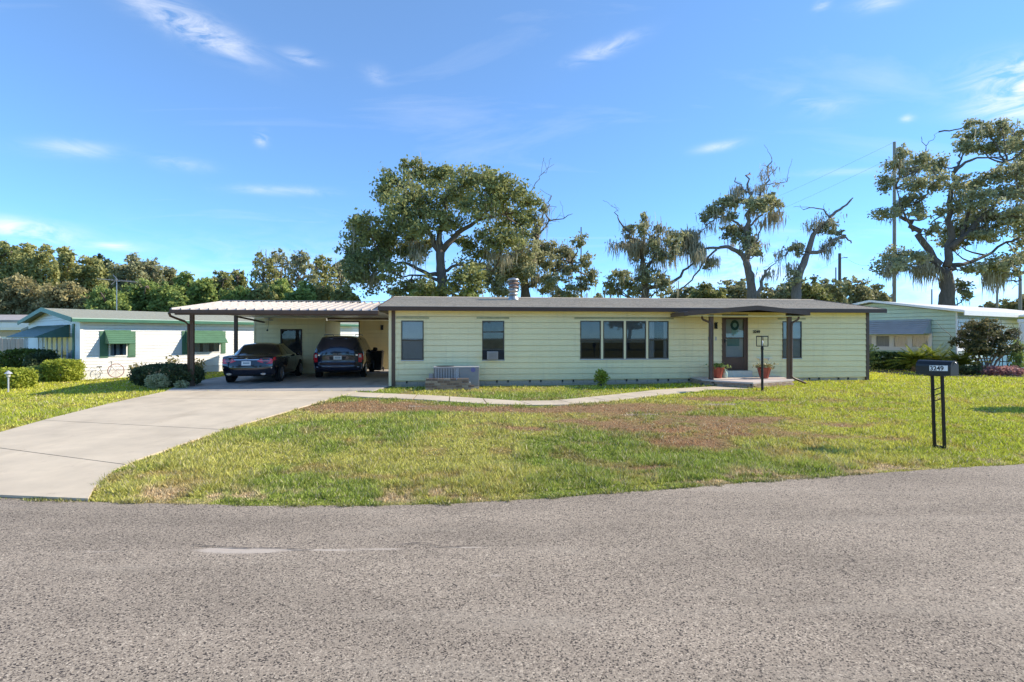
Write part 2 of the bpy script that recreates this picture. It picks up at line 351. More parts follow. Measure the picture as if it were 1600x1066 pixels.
ROAD_EDGE = [(-60, 26), (-40, 15.5), (-26, 9.9), (-16, 7.1), (-10, 6.05), (-5.6, 5.6), (-4.6, 5.49), (-2.5, 5.35), (-1.6, 5.35), (-0.68, 5.41), (0.35, 5.6), (1.46, 5.86), (3.13, 6.27), (5.0, 6.69), (7.1, 7.12), (10, 7.9), (15, 9.6), (24, 13.6), (40, 23), (60, 37)]
EX = np.array([p[0] for p in ROAD_EDGE]); EY = np.array([p[1] for p in ROAD_EDGE])
def road_y(x):
    # smooth the polyline
    return (np.interp(x - 0.6, EX, EY) + np.interp(x, EX, EY) * 2 + np.interp(x + 0.6, EX, EY)) / 4 - 0.02
DR_R = [(-4.55, 5.49), (-4.85, 5.95), (-5.2, 6.7), (-5.3, 7.3), (-5.34, 8.38), (-5.37, 9.56), (-5.27, 11.1), (-5.14, 13.2), (-5.02, 15.0), (-4.9, 16.25)]
DR_L = [(-10.2, 6.15), (-9.55, 6.7), (-9.2, 7.6), (-9.15, 8.5), (-9.3, 9.3), (-9.85, 11.0), (-10.4, 13.2), (-10.75, 15.1), (-10.95, 16.25)]
DRIVE_POLY = DR_R + DR_L[::-1]
CARPORT_POLY = [(-11.0, 16.27), (-4.45, 16.27), (-4.3, 17.6), (-4.4, 27.2), (-12.9, 27.2), (-12.2, 19.0)]
PATH_T = [(-4.95, 16.0), (-3.6, 15.55), (-2.1, 15.0), (0.19, 13.85), (1.1, 13.9), (2.46, 14.85), (4.7, 16.5), (6.0, 17.0), (7.0, 17.35)]
PATH_B = [(-4.95, 15.0), (-3.8, 14.55), (-2.4, 14.1), (-0.64, 13.2), (0.45, 13.0), (1.3, 13.05), (2.6, 13.75), (4.2, 14.95), (6.2, 16.3), (7.7, 16.5)]
PATH_POLY = PATH_B + PATH_T[::-1]
PORCH = [(6.62, 19.2), (6.62, 17.85), (6.9, 17.45), (7.83, 16.62), (9.78, 17.75), (10.05, 19.5)]

def blob(x, y, cx, cy, sx, sy): return np.exp(-((x - cx) / sx) ** 2 - ((y - cy) / sy) ** 2)
def lawn_color(x, y):
    x = np.asarray(x, float); y = np.asarray(y, float)
    n1 = fbm(x, y, 0.55, 11); n2 = fbm(x, y, 1.9, 23); n3 = fbm(x, y, 5.0, 37, 3)
    g = np.array([0.27, 0.36, 0.06]); yg = np.array([0.58, 0.60, 0.055]); br = np.array([0.47, 0.28, 0.16]); st = np.array([0.66, 0.52, 0.31]); so = np.array([0.60, 0.50, 0.40]); lg = np.array([0.53, 0.51, 0.13])
    def mixc(c, d, t): t = np.clip(t, 0, 1)[..., None]; return c * (1 - t) + d * t
    c = np.broadcast_to(lg, x.shape + (3,)).copy()
    c = mixc(c, g, sstep(0.42, 0.62, n1) * 0.8)
    right = sstep(2.5, 8, x + 0.25 * (y - 10)); left = sstep(-8.0, -11, x)
    c = mixc(c, yg, np.clip(right * 0.75 + left * 0.6 + sstep(15.5, 17, y) * 0.3, 0, 1) * (0.55 + 0.6 * n2))
    b = 0
    for q in [(-4, 13.0, 1.6, 1.1, .95), (-2.6, 12.6, 2.2, 0.6, .75), (0.0, 12.2, 1.8, 0.5, .8), (3.2, 12.6, 2.2, 1.1, .95), (5.0, 11.0, 1.6, .5, .7), (7.0, 10.2, 1.4, .4, .6), (0.9, 10.6, .8, .4, .6), (2.2, 10.3, 1.2, 1.0, .75), (4.2, 10.0, 1.2, 0.8, .75), (2.9, 8.6, 0.9, 0.7, .75), (5.2, 9.1, 0.9, 0.35, .7), (6.2, 14.3, 1.7, 0.7, .8), (0.25, 9.75, 0.55, 0.28, 1.), (8.6, 13.4, 1.6, 0.5, .5), (-9.5, 12.5, 1, .6, .3), (8.3, 9.4, .5, .4, .5), (-3.2, 15.6, 1.3, .35, .35), (1.8, 6.9, .6, .25, .6), (3.0, 15.2, 1.2, .3, .4), (6.6, 8.9, .8, .3, .5), (11.5, 10.5, 1.5, .4, .35)]:
        b = b + q[4] * blob(x, y, *q[:4])
    c = mixc(c, br, sstep(0.25, 0.72, b * (0.10 + 1.0 * n2 + .75 * n3)) * 0.88)
    c = mixc(c, br, sstep(0.58, 0.72, n2) * 0.45)
    d = y - road_y(x)
    e = np.exp(-((d - 0.28) / 0.22) ** 2)
    c = mixc(c, st, e * sstep(0.52, 0.66, n2 * 0.6 + n3 * 0.4) * 1.3)
    s = 0
    for q in [(0.20, 9.35, 0.22, 0.10), (2.8, 7.5, 0.16, 0.07), (5.3, 13.1, 0.7, 0.18), (2.9, 11.5, 0.5, 0.12), (-2.4, 12.9, .4, .1)]: s = s + blob(x, y, *q)
    c = mixc(c, so, sstep(0.3, 0.8, s * (0.5 + n3)))
    c = mixc(c, np.array([0.13, 0.12, 0.07]), sstep(0.06, -0.02, d) * 0.6)
    return c * (0.82 + 0.36 * n3)[..., None]

def build_ground():
    xs = np.unique(np.concatenate([np.linspace(-900, -60, 15), np.arange(-60, -26, 2.0), np.arange(-26, 30, 0.16), np.arange(30, 60, 2.0), np.linspace(60, 900, 15)]))
    ys = np.unique(np.concatenate([np.linspace(-300, -20, 10), np.arange(-20, 4, 1.5), np.arange(4, 30, 0.13), np.arange(30, 60, 1.5), np.linspace(60, 1500, 16)]))
    X, Y = np.meshgrid(xs, ys, indexing='ij'); x = X.ravel(); y = Y.ravel()
    z = ground_z(x, y); z = np.where(inpoly(x, y, DRIVE_POLY) | inpoly(x, y, CARPORT_POLY), -0.03, z)
    col = lawn_color(x, y) * 0.62
    nx, ny = len(xs), len(ys); i, j = np.meshgrid(np.arange(nx - 1), np.arange(ny - 1), indexing='ij'); a = (i * ny + j).ravel()
    F = np.stack([a, a + ny, a + ny + 1, a + 1], 1)
    m = bpy.data.materials.new('lawn_soil'); m.use_nodes = True; nt = m.node_tree; N = nt.nodes.new; L = nt.links.new; p = nt.nodes['Principled BSDF']
    at = N('ShaderNodeAttribute'); at.attribute_name = 'col'; n = N('ShaderNodeTexNoise'); n.inputs['Scale'].default_value = 22; n.inputs['Detail'].default_value = 7
    tc = N('ShaderNodeTexCoord'); L(tc.outputs['Object'], n.inputs[0]); r = N('ShaderNodeMapRange'); r.inputs[1].default_value = .3; r.inputs[2].default_value = .7; r.inputs[3].default_value = .45; r.inputs[4].default_value = 1.25
    L(n.outputs[0], r.inputs[0]); x_ = N('ShaderNodeMix'); x_.data_type = 'RGBA'; x_.blend_type = 'MULTIPLY'; x_.inputs[0].default_value = 1; L(at.outputs['Color'], x_.inputs[6]); L(r.outputs[0], x_.inputs[7]); L(x_.outputs[2], p.inputs['Base Color'])
    p.inputs['Roughness'].default_value = 0.95; p.inputs['Specular IOR Level'].default_value = 0.1
    b = N('ShaderNodeBump'); b.inputs['Strength'].default_value = .6; b.inputs['Distance'].default_value = .03; L(n.outputs[0], b.inputs['Height']); L(b.outputs[0], p.inputs['Normal'])
    o = np_mesh('ground', np.stack([x, y, z], 1), F, m, color=col, kind='structure'); o['label'] = 'patchy lawn of green and brown grass around the houses'
build_ground()

def build_grass():
    rg = np.random.RandomState(5); N = 680000
    y0, y1 = 5.2, 33.0
    u = rg.rand(N); Y = 1 / (1 / y0 - u * (1 / y0 - 1 / y1)); X = (rg.rand(N) * 2 - 1) * (1.1 * Y + 1.2)
    n = fbm(X, Y, 1.3, 71, 3); clump = fbm(X, Y, 6.0, 91, 2)
    edge = Y - road_y(X)
    jit = (rg.rand(N) - 0.5) * 0.06 + (clump - 0.5) * 0.12
    ok = edge + jit > 0.0
    for poly in (DRIVE_POLY, PATH_POLY, CARPORT_POLY, PORCH):
        ok &= ~inpoly(X + (rg.rand(N) - .5) * 0.07, Y + (rg.rand(N) - .5) * 0.07, poly)
    hxl = 0.9952 * (X - O.x) + 0.0976 * (Y - O.y); hyl = -0.0976 * (X - O.x) + 0.9952 * (Y - O.y)
    ok &= ~((hxl > -0.05) & (hxl < 18.0) & (hyl > -.28 - .15 * clump) & (hyl < 7.4))
    s = blob(X, Y, 0.20, 9.35, 0.22, 0.10) + blob(X, Y, 2.8, 7.5, 0.16, 0.07)
    ok &= s < 0.5
    X, Y, n, clump, edge = X[ok], Y[ok], n[ok], clump[ok], edge[ok]; k = len(X)
    col = lawn_color(X, Y); brown = np.clip((col[:, 0] / col[:, 1] - 1.05) * 3, 0, 1)
    tall = 0.022 + 0.026 * sstep(.35, .65, n) + 0.022 * sstep(0.45, 0.7, clump) + 0.022 * np.exp(-((edge - 0.9) / 0.6) ** 2)
    h = tall * (0.5 + rg.rand(k)) * (1 - 0.55 * brown) * (1 + 0.012 * Y); h = np.where(edge < 0.25, h * 0.6, h)
    w = (0.0035 + 0.00085 * Y) * (0.6 + 0.8 * rg.rand(k))
    a = rg.rand(k) * 2 * np.pi; la = rg.rand(k) * 2 * np.pi; ln = h * (0.25 + 0.8 * rg.rand(k))
    z = ground_z(X, Y) - 0.004
    dx, dy = np.cos(a) * w, np.sin(a) * w; lx, ly = np.cos(la) * ln, np.sin(la) * ln
    V = np.empty((k, 3, 3), np.float32)
    V[:, 0] = np.stack([X - dx, Y - dy, z], 1); V[:, 1] = np.stack([X + dx, Y + dy, z], 1)
    V[:, 2] = np.stack([X + lx, Y + ly, z + h], 1)
    br = (0.5 + 1.0 * rg.rand(k))[:, None]; col = col * br
    straw = rg.rand(k) < 0.12; col[straw] = np.array([0.66, 0.58, 0.36]) * (0.6 + 0.6 * rg.rand(straw.sum()))[:, None]
    col = np.repeat(col, 3, axis=0)
    m = bpy.data.materials.new('grass_blades'); m.use_nodes = True; nt = m.node_tree; nt.nodes.clear(); NN = nt.nodes.new; L = nt.links.new
    o = NN('ShaderNodeOutputMaterial'); p = NN('ShaderNodeBsdfPrincipled'); tr = NN('ShaderNodeBsdfTranslucent'); mx = NN('ShaderNodeMixShader'); mx.inputs[0].default_value = .35
    at = NN('ShaderNodeAttribute'); at.attribute_name = 'col'; L(at.outputs['Color'], p.inputs['Base Color']); L(at.outputs['Color'], tr.inputs[0])
    p.inputs['Roughness'].default_value = .6; p.inputs['Specular IOR Level'].default_value = .2; L(p.outputs[0], mx.inputs[1]); L(tr.outputs[0], mx.inputs[2]); L(mx.outputs[0], o.inputs[0])
    g = np_mesh('lawn_grass', V.reshape(-1, 3), np.arange(k * 3).reshape(k, 3), m, color=col, kind='stuff')
    tag(g, 'patchy green and browned lawn grass around the driveway and path', 'grass')
build_grass()

def asphalt_mat():
    m = bpy.data.materials.new('worn_asphalt'); m.use_nodes = True; nt = m.node_tree; N = nt.nodes.new; L = nt.links.new; p = nt.nodes['Principled BSDF']
    tc = N('ShaderNodeTexCoord')
    v = N('ShaderNodeTexVoronoi'); v.inputs['Scale'].default_value = 115; v.inputs['Randomness'].default_value = 1; L(tc.outputs['Object'], v.inputs[0])
    wn = N('ShaderNodeSeparateColor'); L(v.outputs['Color'], wn.inputs[0])
    r = N('ShaderNodeValToRGB'); e = r.color_ramp.elements; e[0].position = 0.0; e[0].color = (0.045, 0.038, 0.034, 1); e[1].position = 1.0; e[1].color = (0.57, 0.485, 0.37, 1)
    q = e.new(0.13); q.color = (0.09, 0.078, 0.068, 1); q = e.new(0.24); q.color = (0.285, 0.236, 0.18, 1); q = e.new(0.85); q.color = (0.37, 0.31, 0.236, 1); q = e.new(0.95); q.color = (0.48, 0.405, 0.31, 1)
    L(wn.outputs[0], r.inputs[0])
    # fine stones between the coarse ones
    n3 = N('ShaderNodeTexNoise'); n3.inputs['Scale'].default_value = 150; n3.inputs['Detail'].default_value = 3; L(tc.outputs['Object'], n3.inputs[0])
    r3 = N('ShaderNodeMapRange'); r3.inputs[1].default_value = .3; r3.inputs[2].default_value = .7; r3.inputs[3].default_value = .62; r3.inputs[4].default_value = 1.3; L(n3.outputs[0], r3.inputs[0])
    # wide tonal drift: tyre tracks, dusty bands
    n2 = N('ShaderNodeTexNoise'); n2.inputs['Scale'].default_value = 0.55; n2.inputs['Detail'].default_value = 9; n2.inputs['Roughness'].default_value = .62
    mp = N('ShaderNodeMapping'); mp.inputs['Scale'].default_value = (0.6, 1.7, 1); L(tc.outputs['Object'], mp.inputs[0]); L(mp.outputs[0], n2.inputs[0])
    r2 = N('ShaderNodeMapRange'); r2.inputs[1].default_value = .3; r2.inputs[2].default_value = .7; r2.inputs[3].default_value = .74; r2.inputs[4].default_value = 1.2; L(n2.outputs[0], r2.inputs[0])
    a = N('ShaderNodeMath'); a.operation = 'MULTIPLY'; L(r3.outputs[0], a.inputs[0]); L(r2.outputs[0], a.inputs[1])
    x = N('ShaderNodeMix'); x.data_type = 'RGBA'; x.blend_type = 'MULTIPLY'; x.inputs[0].default_value = 1; L(r.outputs[0], x.inputs[6]); L(a.outputs[0], x.inputs[7])
    # dust film where the noise is high
    n4 = N('ShaderNodeTexNoise'); n4.inputs['Scale'].default_value = 0.9; n4.inputs['Detail'].default_value = 8; mp4 = N('ShaderNodeMapping'); mp4.inputs['Scale'].default_value = (.35, 2.2, 1); mp4.inputs['Location'].default_value = (3, 1, 0)
    L(tc.outputs['Object'], mp4.inputs[0]); L(mp4.outputs[0], n4.inputs[0]); r4 = N('ShaderNodeMapRange'); r4.inputs[1].default_value = .56; r4.inputs[2].default_value = .74; r4.inputs[4].default_value = .55; L(n4.outputs[0], r4.inputs[0])
    y = N('ShaderNodeMix'); y.data_type = 'RGBA'; L(r4.outputs[0], y.inputs[0]); L(x.outputs[2], y.inputs[6]); y.inputs[7].default_value = (.40, .345, .268, 1)
    # sand lying in the worn seam: ragged stains with a shape of their own
    sp = N('ShaderNodeSeparateXYZ'); L(tc.outputs['Object'], sp.inputs[0])
    def mm(op, a_, b_):
        n_ = N('ShaderNodeMath'); n_.operation = op
        for i_, v_ in enumerate((a_, b_)):
            if isinstance(v_, (int, float)): n_.inputs[i_].default_value = v_
            elif v_ is not None: L(v_, n_.inputs[i_])
        return n_.outputs[0]
    ns = N('ShaderNodeTexNoise'); ns.inputs['Scale'].default_value = 9; ns.inputs['Detail'].default_value = 6; mq = N('ShaderNodeMapping'); mq.inputs['Scale'].default_value = (.35, 1.6, 1); L(tc.outputs['Object'], mq.inputs[0]); L(mq.outputs[0], ns.inputs[0])
    tot = None
    for cx, cy, rx, ry, w in ((-2.25, 4.225, .50, .075, 1.25), (-2.0, 4.235, 1.1, .03, 1.0), (-1.15, 4.255, .30, .022, 1.1), (-0.35, 4.29, .22, .016, .9), (-3.45, 4.20, .40, .03, .85), (-2.2, 4.22, 2.6, .16, .52), (-.1, 3.78, .25, .05, .62), (-3.9, 3.9, .5, .05, .5)):
        u_ = mm('POWER', mm('ABSOLUTE', mm('DIVIDE', mm('SUBTRACT', sp.outputs[0], cx), rx), None), 2.0); v_ = mm('POWER', mm('ABSOLUTE', mm('DIVIDE', mm('SUBTRACT', sp.outputs[1], cy), ry), None), 2.0)
        g_ = mm('MULTIPLY', mm('EXPONENT', mm('MULTIPLY', mm('ADD', u_, v_), -.8), None), w); tot = g_ if tot is None else mm('MAXIMUM', tot, g_)
    rs = N('ShaderNodeMapRange'); rs.inputs[1].default_value = .62; rs.inputs[2].default_value = .95; L(mm('ADD', tot, mm('MULTIPLY', mm('SUBTRACT', ns.outputs[0], .5), 1.1)), rs.inputs[0])
    z = N('ShaderNodeMix'); z.data_type = 'RGBA'; L(mm('MULTIPLY', rs.outputs[0], .85), z.inputs[0]); L(y.outputs[2], z.inputs[6]); z.inputs[7].default_value = (.52, .45, .37, 1); y = z
    L(y.outputs[2], p.inputs['Base Color']); p.inputs['Roughness'].default_value = .93; p.inputs['Specular IOR Level'].default_value = .2
    b = N('ShaderNodeBump'); b.inputs['Strength'].default_value = .55; b.inputs['Distance'].default_value = .006; L(wn.outputs[0], b.inputs['Height']); L(b.outputs[0], p.inputs['Normal'])
    return m

def build_road():
    xs = np.unique(np.concatenate([np.linspace(-60, -14, 24), np.arange(-14, 16, 0.08), np.linspace(16, 60, 24)]))
    rg = np.random.RandomState(8)
    top = road_y(xs) + 0.02 + (fbm(xs, xs * 0 + 3, 2.0, 44, 4) - 0.5) * 0.10
    rows = [0, 0.35, 1.2, 3, 6, 9.5]
    V = []; ny = len(rows)
    for x, t in zip(xs, top):
        for d in rows: V.append((x * (1 - 0.012 * d), t - d, 0.004 + 0.012 * min(d, 3) / 3))
    i, j = np.meshgrid(np.arange(len(xs) - 1), np.arange(ny - 1), indexing='ij'); a = (i * ny + j).ravel(); F = np.stack([a, a + 1, a + ny + 1, a + ny], 1)
    o = np_mesh('road', V, F, asphalt_mat(), kind='structure', smooth=True); o['label'] = 'worn grey asphalt road with coarse speckled aggregate'
    # worn seam: sand lying in it, and the crack along it
    def zroad(x, y): d = float(road_y(x) + 0.02 - y); return 0.004 + 0.012 * min(max(d, 0), 3) / 3
    def ribbon(name, pts, wid, m, dz, seed, lab):
        rg = random.Random(seed); P = [Vector((*GP(px, py, 0.01), 0)) for px, py in pts]; Q = []
        for a, b, wa, wb in zip(P, P[1:], wid, wid[1:]):
            k = max(2, int((b - a).length / 0.035))
            for q in range(k): t = q / k; Q.append((a.lerp(b, t), wa + (wb - wa) * t))
        vs = []
        for p, w in Q:
            w1 = w * (0.5 + 1.6 * rg.random()); w2 = w * (0.5 + 1.6 * rg.random()); jy = (rg.random() - .5) * 0.012
            vs += [(p.x, p.y - w1 + jy, zroad(p.x, p.y) + dz), (p.x, p.y + w2 + jy, zroad(p.x, p.y) + dz)]
        fs = [(2 * i, 2 * i + 2, 2 * i + 3, 2 * i + 1) for i in range(len(Q) - 1)]
        o = MB().add(vs, fs).build(name, m, kind='structure'); o['label'] = lab
    CRK = mat('crack_dark', (0.07, 0.062, 0.056), .95, .3, 20)
    ribbon('road_crack', [(300, 853), (330, 854), (380, 857), (440, 857), (480, 861), (500, 860)], [.002, .004, .004, .003, .004, .002], CRK, .009, 5, 'thin dark crack above the pale sand')
    ribbon('road_crack', [(620, 852), (650, 849), (672, 851), (695, 856), (740, 853), (780, 852)], [.002, .003, .003, .003, .002, .001], CRK, .009, 6, 'thin wavy crack right of the sand streaks')
    ribbon('road_crack', [(168, 862), (190, 861), (210, 858)], [.002, .003, .002], CRK, .009, 7, 'short dark crack left of the sand')
build_road()

def build_drive():
    base = MB().prism(DRIVE_POLY, -0.04, 0.006).build('driveway', JOINT, kind='structure'); base['label'] = 'pale concrete driveway in wide slabs running up to the carport'
    def cut(y0l, y1l, y0r, y1r):     # slab between two slanted joints
        def seg(E, a, b):
            P = [(E(a), a)]; P += [(x, y) for x, y in src if a < y < b]; P.append((E(b), b)); return P
        src = DR_R; RX = [p[0] for p in DR_R]; RY = [p[1] for p in DR_R]; r = seg(lambda t: float(np.interp(t, RY, RX)), y0r, y1r)
        src = DR_L; LX = [p[0] for p in DR_L]; LY = [p[1] for p in DR_L]; l = seg(lambda t: float(np.interp(t, LY, LX)), y0l, y1l)
        return r + l[::-1]
    g = 0.013
    for (a, b, c, d) in [(6.15, 8.42, 5.49, 6.95), (8.42, 10.62, 6.95, 9.54), (10.62, 14.5, 9.54, 13.9), (14.5, 16.25, 13.9, 16.25)]:
        m = SLAB
        # thickened sheet, edge gap left for the joint
        MB().prism(cut(a + g, b - g, c + g, d - g), 0.006, 0.034).build('slab', m, base)
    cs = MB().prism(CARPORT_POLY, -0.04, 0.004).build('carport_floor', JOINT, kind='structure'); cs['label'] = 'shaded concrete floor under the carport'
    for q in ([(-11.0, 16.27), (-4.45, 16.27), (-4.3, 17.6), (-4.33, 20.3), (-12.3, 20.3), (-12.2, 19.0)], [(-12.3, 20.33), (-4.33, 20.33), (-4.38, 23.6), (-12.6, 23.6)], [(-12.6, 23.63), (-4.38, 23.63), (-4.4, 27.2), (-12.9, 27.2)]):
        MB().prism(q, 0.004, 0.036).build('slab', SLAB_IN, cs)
    # walk in short slabs
    base = thing('path', 'narrow concrete path curving from the driveway to the porch steps', None); base['kind'] = 'structure'
    T = PATH_T; B = PATH_B
    def at(P, t):
        L = [0]
        for a, b in zip(P, P[1:]): L.append(L[-1] + math.dist(a, b))
        s = t * L[-1]; return (float(np.interp(s, L, [p[0] for p in P])), float(np.interp(s, L, [p[1] for p in P])))
    k = 12
    for i in range(k):
        ts = [i / k + 0.0012 + (1 / k - 0.0024) * q / 4 for q in range(5)]
        lo = [at(B, t) for t in ts]; hi = [at(T, t) for t in ts]; vs = []
        for (x, y) in lo + hi: vs.append((x, y, float(ground_z(x, y)) - .04))
        for (x, y) in lo + hi: vs.append((x, y, float(ground_z(x, y)) + .028))
        fs = []
        for q in range(4): fs += [(10 + q, 11 + q, 16 + q, 15 + q), (q, q + 1, 11 + q, 10 + q), (15 + q, 16 + q, 6 + q, 5 + q)]
        fs += [(0, 10, 15, 5), (4, 9, 19, 14)]
        MB().add(vs, fs).build('path_slab', SLAB, base)
build_drive()

# ------------------------------------------------------------------ building helpers
def face_map(ox, oy, dx, dy):
    """Maps (along, outward, z) of a wall face to the building's frame; outward is to the right of the along direction."""
    return lambda a, out, z: (ox + dx * a + dy * out, oy + dy * a - dx * out, z)
SIDE_MESH = {}
def siding(parent, f, a0, a1, z0, z1, step, m, openings=(), name='siding_board', t=0.018, top=None, gap=.014):
    """Lapped boards cut round the openings (x0, x1, z0, z1). top(a) may clip the upper edge (gables)."""
    z = z0; objs = []
    while z < z1 - 0.02:
        zt = min(z + step, z1); cuts = sorted({a0, a1, *[v for o in openings for v in o[:2] if a0 < v < a1 and o[3] > z and o[2] < zt]})
        runs = []
        for p, q in zip(cuts, cuts[1:]):
            mid = (p + q) / 2; segs = [(z, zt)]
            for o in openings:
                if o[0] < mid < o[1]:
                    ns = []
                    for (s0, s1) in segs:
                        if o[3] <= s0 or o[2] >= s1: ns.append((s0, s1)); continue
                        if o[2] > s0 + .004: ns.append((s0, o[2]))
                        if o[3] < s1 - .004: ns.append((o[3], s1))
                    segs = ns
            for sg in segs:
                if runs and runs[-1][1] == p and runs[-1][2] == sg: runs[-1] = (runs[-1][0], q, sg)
                else: runs.append((p, q, sg))
        for p, q, (s0, s1) in runs:
            if top:   # gable: trim ends to where the roof line passes this board
                while p < q and top(p) < s0 + .02: p += .05
                while q > p and top(q) < s0 + .02: q -= .05
                if q - p < .1: continue
                tp, tq = min(s1, top(p)), min(s1, top(q))
            else: tp = tq = s1
            k0 = t * (1 - (s0 - z) / step) ; kp = t * (1 - (tp - z) / step); kq = t * (1 - (tq - z) / step)
            mb = MB()
            xm = [p, q]
            if top and tp < s1 or top and tq < s1:
                # add the points where the roof line crosses the board's top edge
                xm = [p] + [a for a in np.arange(p + .1, q - .1, .25)] + [q]
            for u, v in zip(xm, xm[1:]):
                tu = min(s1, top(u)) if top else s1; tv = min(s1, top(v)) if top else s1
                lo = s0 + (gap if s0 == z else 0)
                mb.hexa([f(u, 0.002 + k0, lo), f(v, 0.002 + k0, lo), f(v, -.02, lo), f(u, -.02, lo),
                         f(u, 0.004 + t * (1 - (tu - z) / step), tu), f(v, 0.004 + t * (1 - (tv - z) / step), tv), f(v, -.02, tv), f(u, -.02, tu)])
            objs.append(mb.build(name, m, parent))
        z += step
    return objs
def fbox(f, mb, a0, a1, o0, o1, z0, z1):
    return mb.hexa([f(a0, o1, z0), f(a1, o1, z0), f(a1, o0, z0), f(a0, o0, z0), f(a0, o1, z1), f(a1, o1, z1), f(a1, o0, z1), f(a0, o0, z1)])
def window(parent, f, a0, a1, z0, z1, split=0.5, cover='blind', fm=None, fw=0.035, lower_dark=True, curtain=None, name='window', blindm=None, rows=None, cfrac=0.0):
    fm = fm or WINFRAME; mb = MB(); zs = z0 + (z1 - z0) * split
    fbox(f, mb, a0, a0 + fw, -.03, .032, z0, z1); fbox(f, mb, a1 - fw, a1, -.03, .032, z0, z1)
    fbox(f, mb, a0 + fw, a1 - fw, -.03, .032, z1 - fw, z1); fbox(f, mb, a0 + fw, a1 - fw, -.03, .036, z0, z0 + fw)
    if split > 0: fbox(f, mb, a0 + fw, a1 - fw, -.01, .030, zs - .02, zs + .02)
    w = mb.build(name, fm, parent)
    i0, i1 = a0 + fw, a1 - fw
    if split > 0:
        MB().add([f(i0, .018, zs + .02), f(i1, .018, zs + .02), f(i1, .018, z1 - fw), f(i0, .018, z1 - fw)], [(0, 1, 2, 3)]).build('pane', GLASS, w)
        MB().add([f(i0, .008, z0 + fw), f(i1, .008, z0 + fw), f(i1, .008, zs - .02), f(i0, .008, zs - .02)], [(0, 1, 2, 3)]).build('pane', DGLASS if lower_dark else GLASS, w)
    else:
        MB().add([f(i0, .012, z0 + fw), f(i1, .012, z0 + fw), f(i1, .012, z1 - fw), f(i0, .012, z1 - fw)], [(0, 1, 2, 3)]).build('pane', GLASS, w)
    MB().add([f(a0 + .005, -.045, z0 + .005), f(a1 - .005, -.045, z0 + .005), f(a1 - .005, -.045, z1 - .005), f(a0 + .005, -.045, z1 - .005)], [(0, 1, 2, 3)]).build('room_dark', DARKIN, w)  # dark sheet close behind the glass stands in for the unlit room
    if cover == 'blind':
        mb = MB(); z = z0 + fw + cfrac * (z1 - z0)
        while z < z1 - fw: mb.add([f(i0, -.028, z), f(i1, -.028, z), f(i1, -.012, z + .030), f(i0, -.012, z + .030)], [(0, 1, 2, 3)]); z += .032
        mb.build('blind', blindm or BLIND, w, kind='stuff')
    elif cover == 'curtain':
        for (c0, c1) in (curtain or [(0, .35), (.65, 1)]):
            mb = MB(); n = max(6, int((c1 - c0) * (i1 - i0) / .03)); vs = []
            for q in range(n + 1):
                a = i0 + (i1 - i0) * (c0 + (c1 - c0) * q / n); o = -.028 + .012 * math.sin(q * 1.9); vs += [f(a, o, z0 + fw), f(a, o, z1 - fw)]
            mb.add(vs, [(2 * q, 2 * q + 2, 2 * q + 3, 2 * q + 1) for q in range(n)]).build('curtain', CURTAIN, w, smooth=True)
    return w

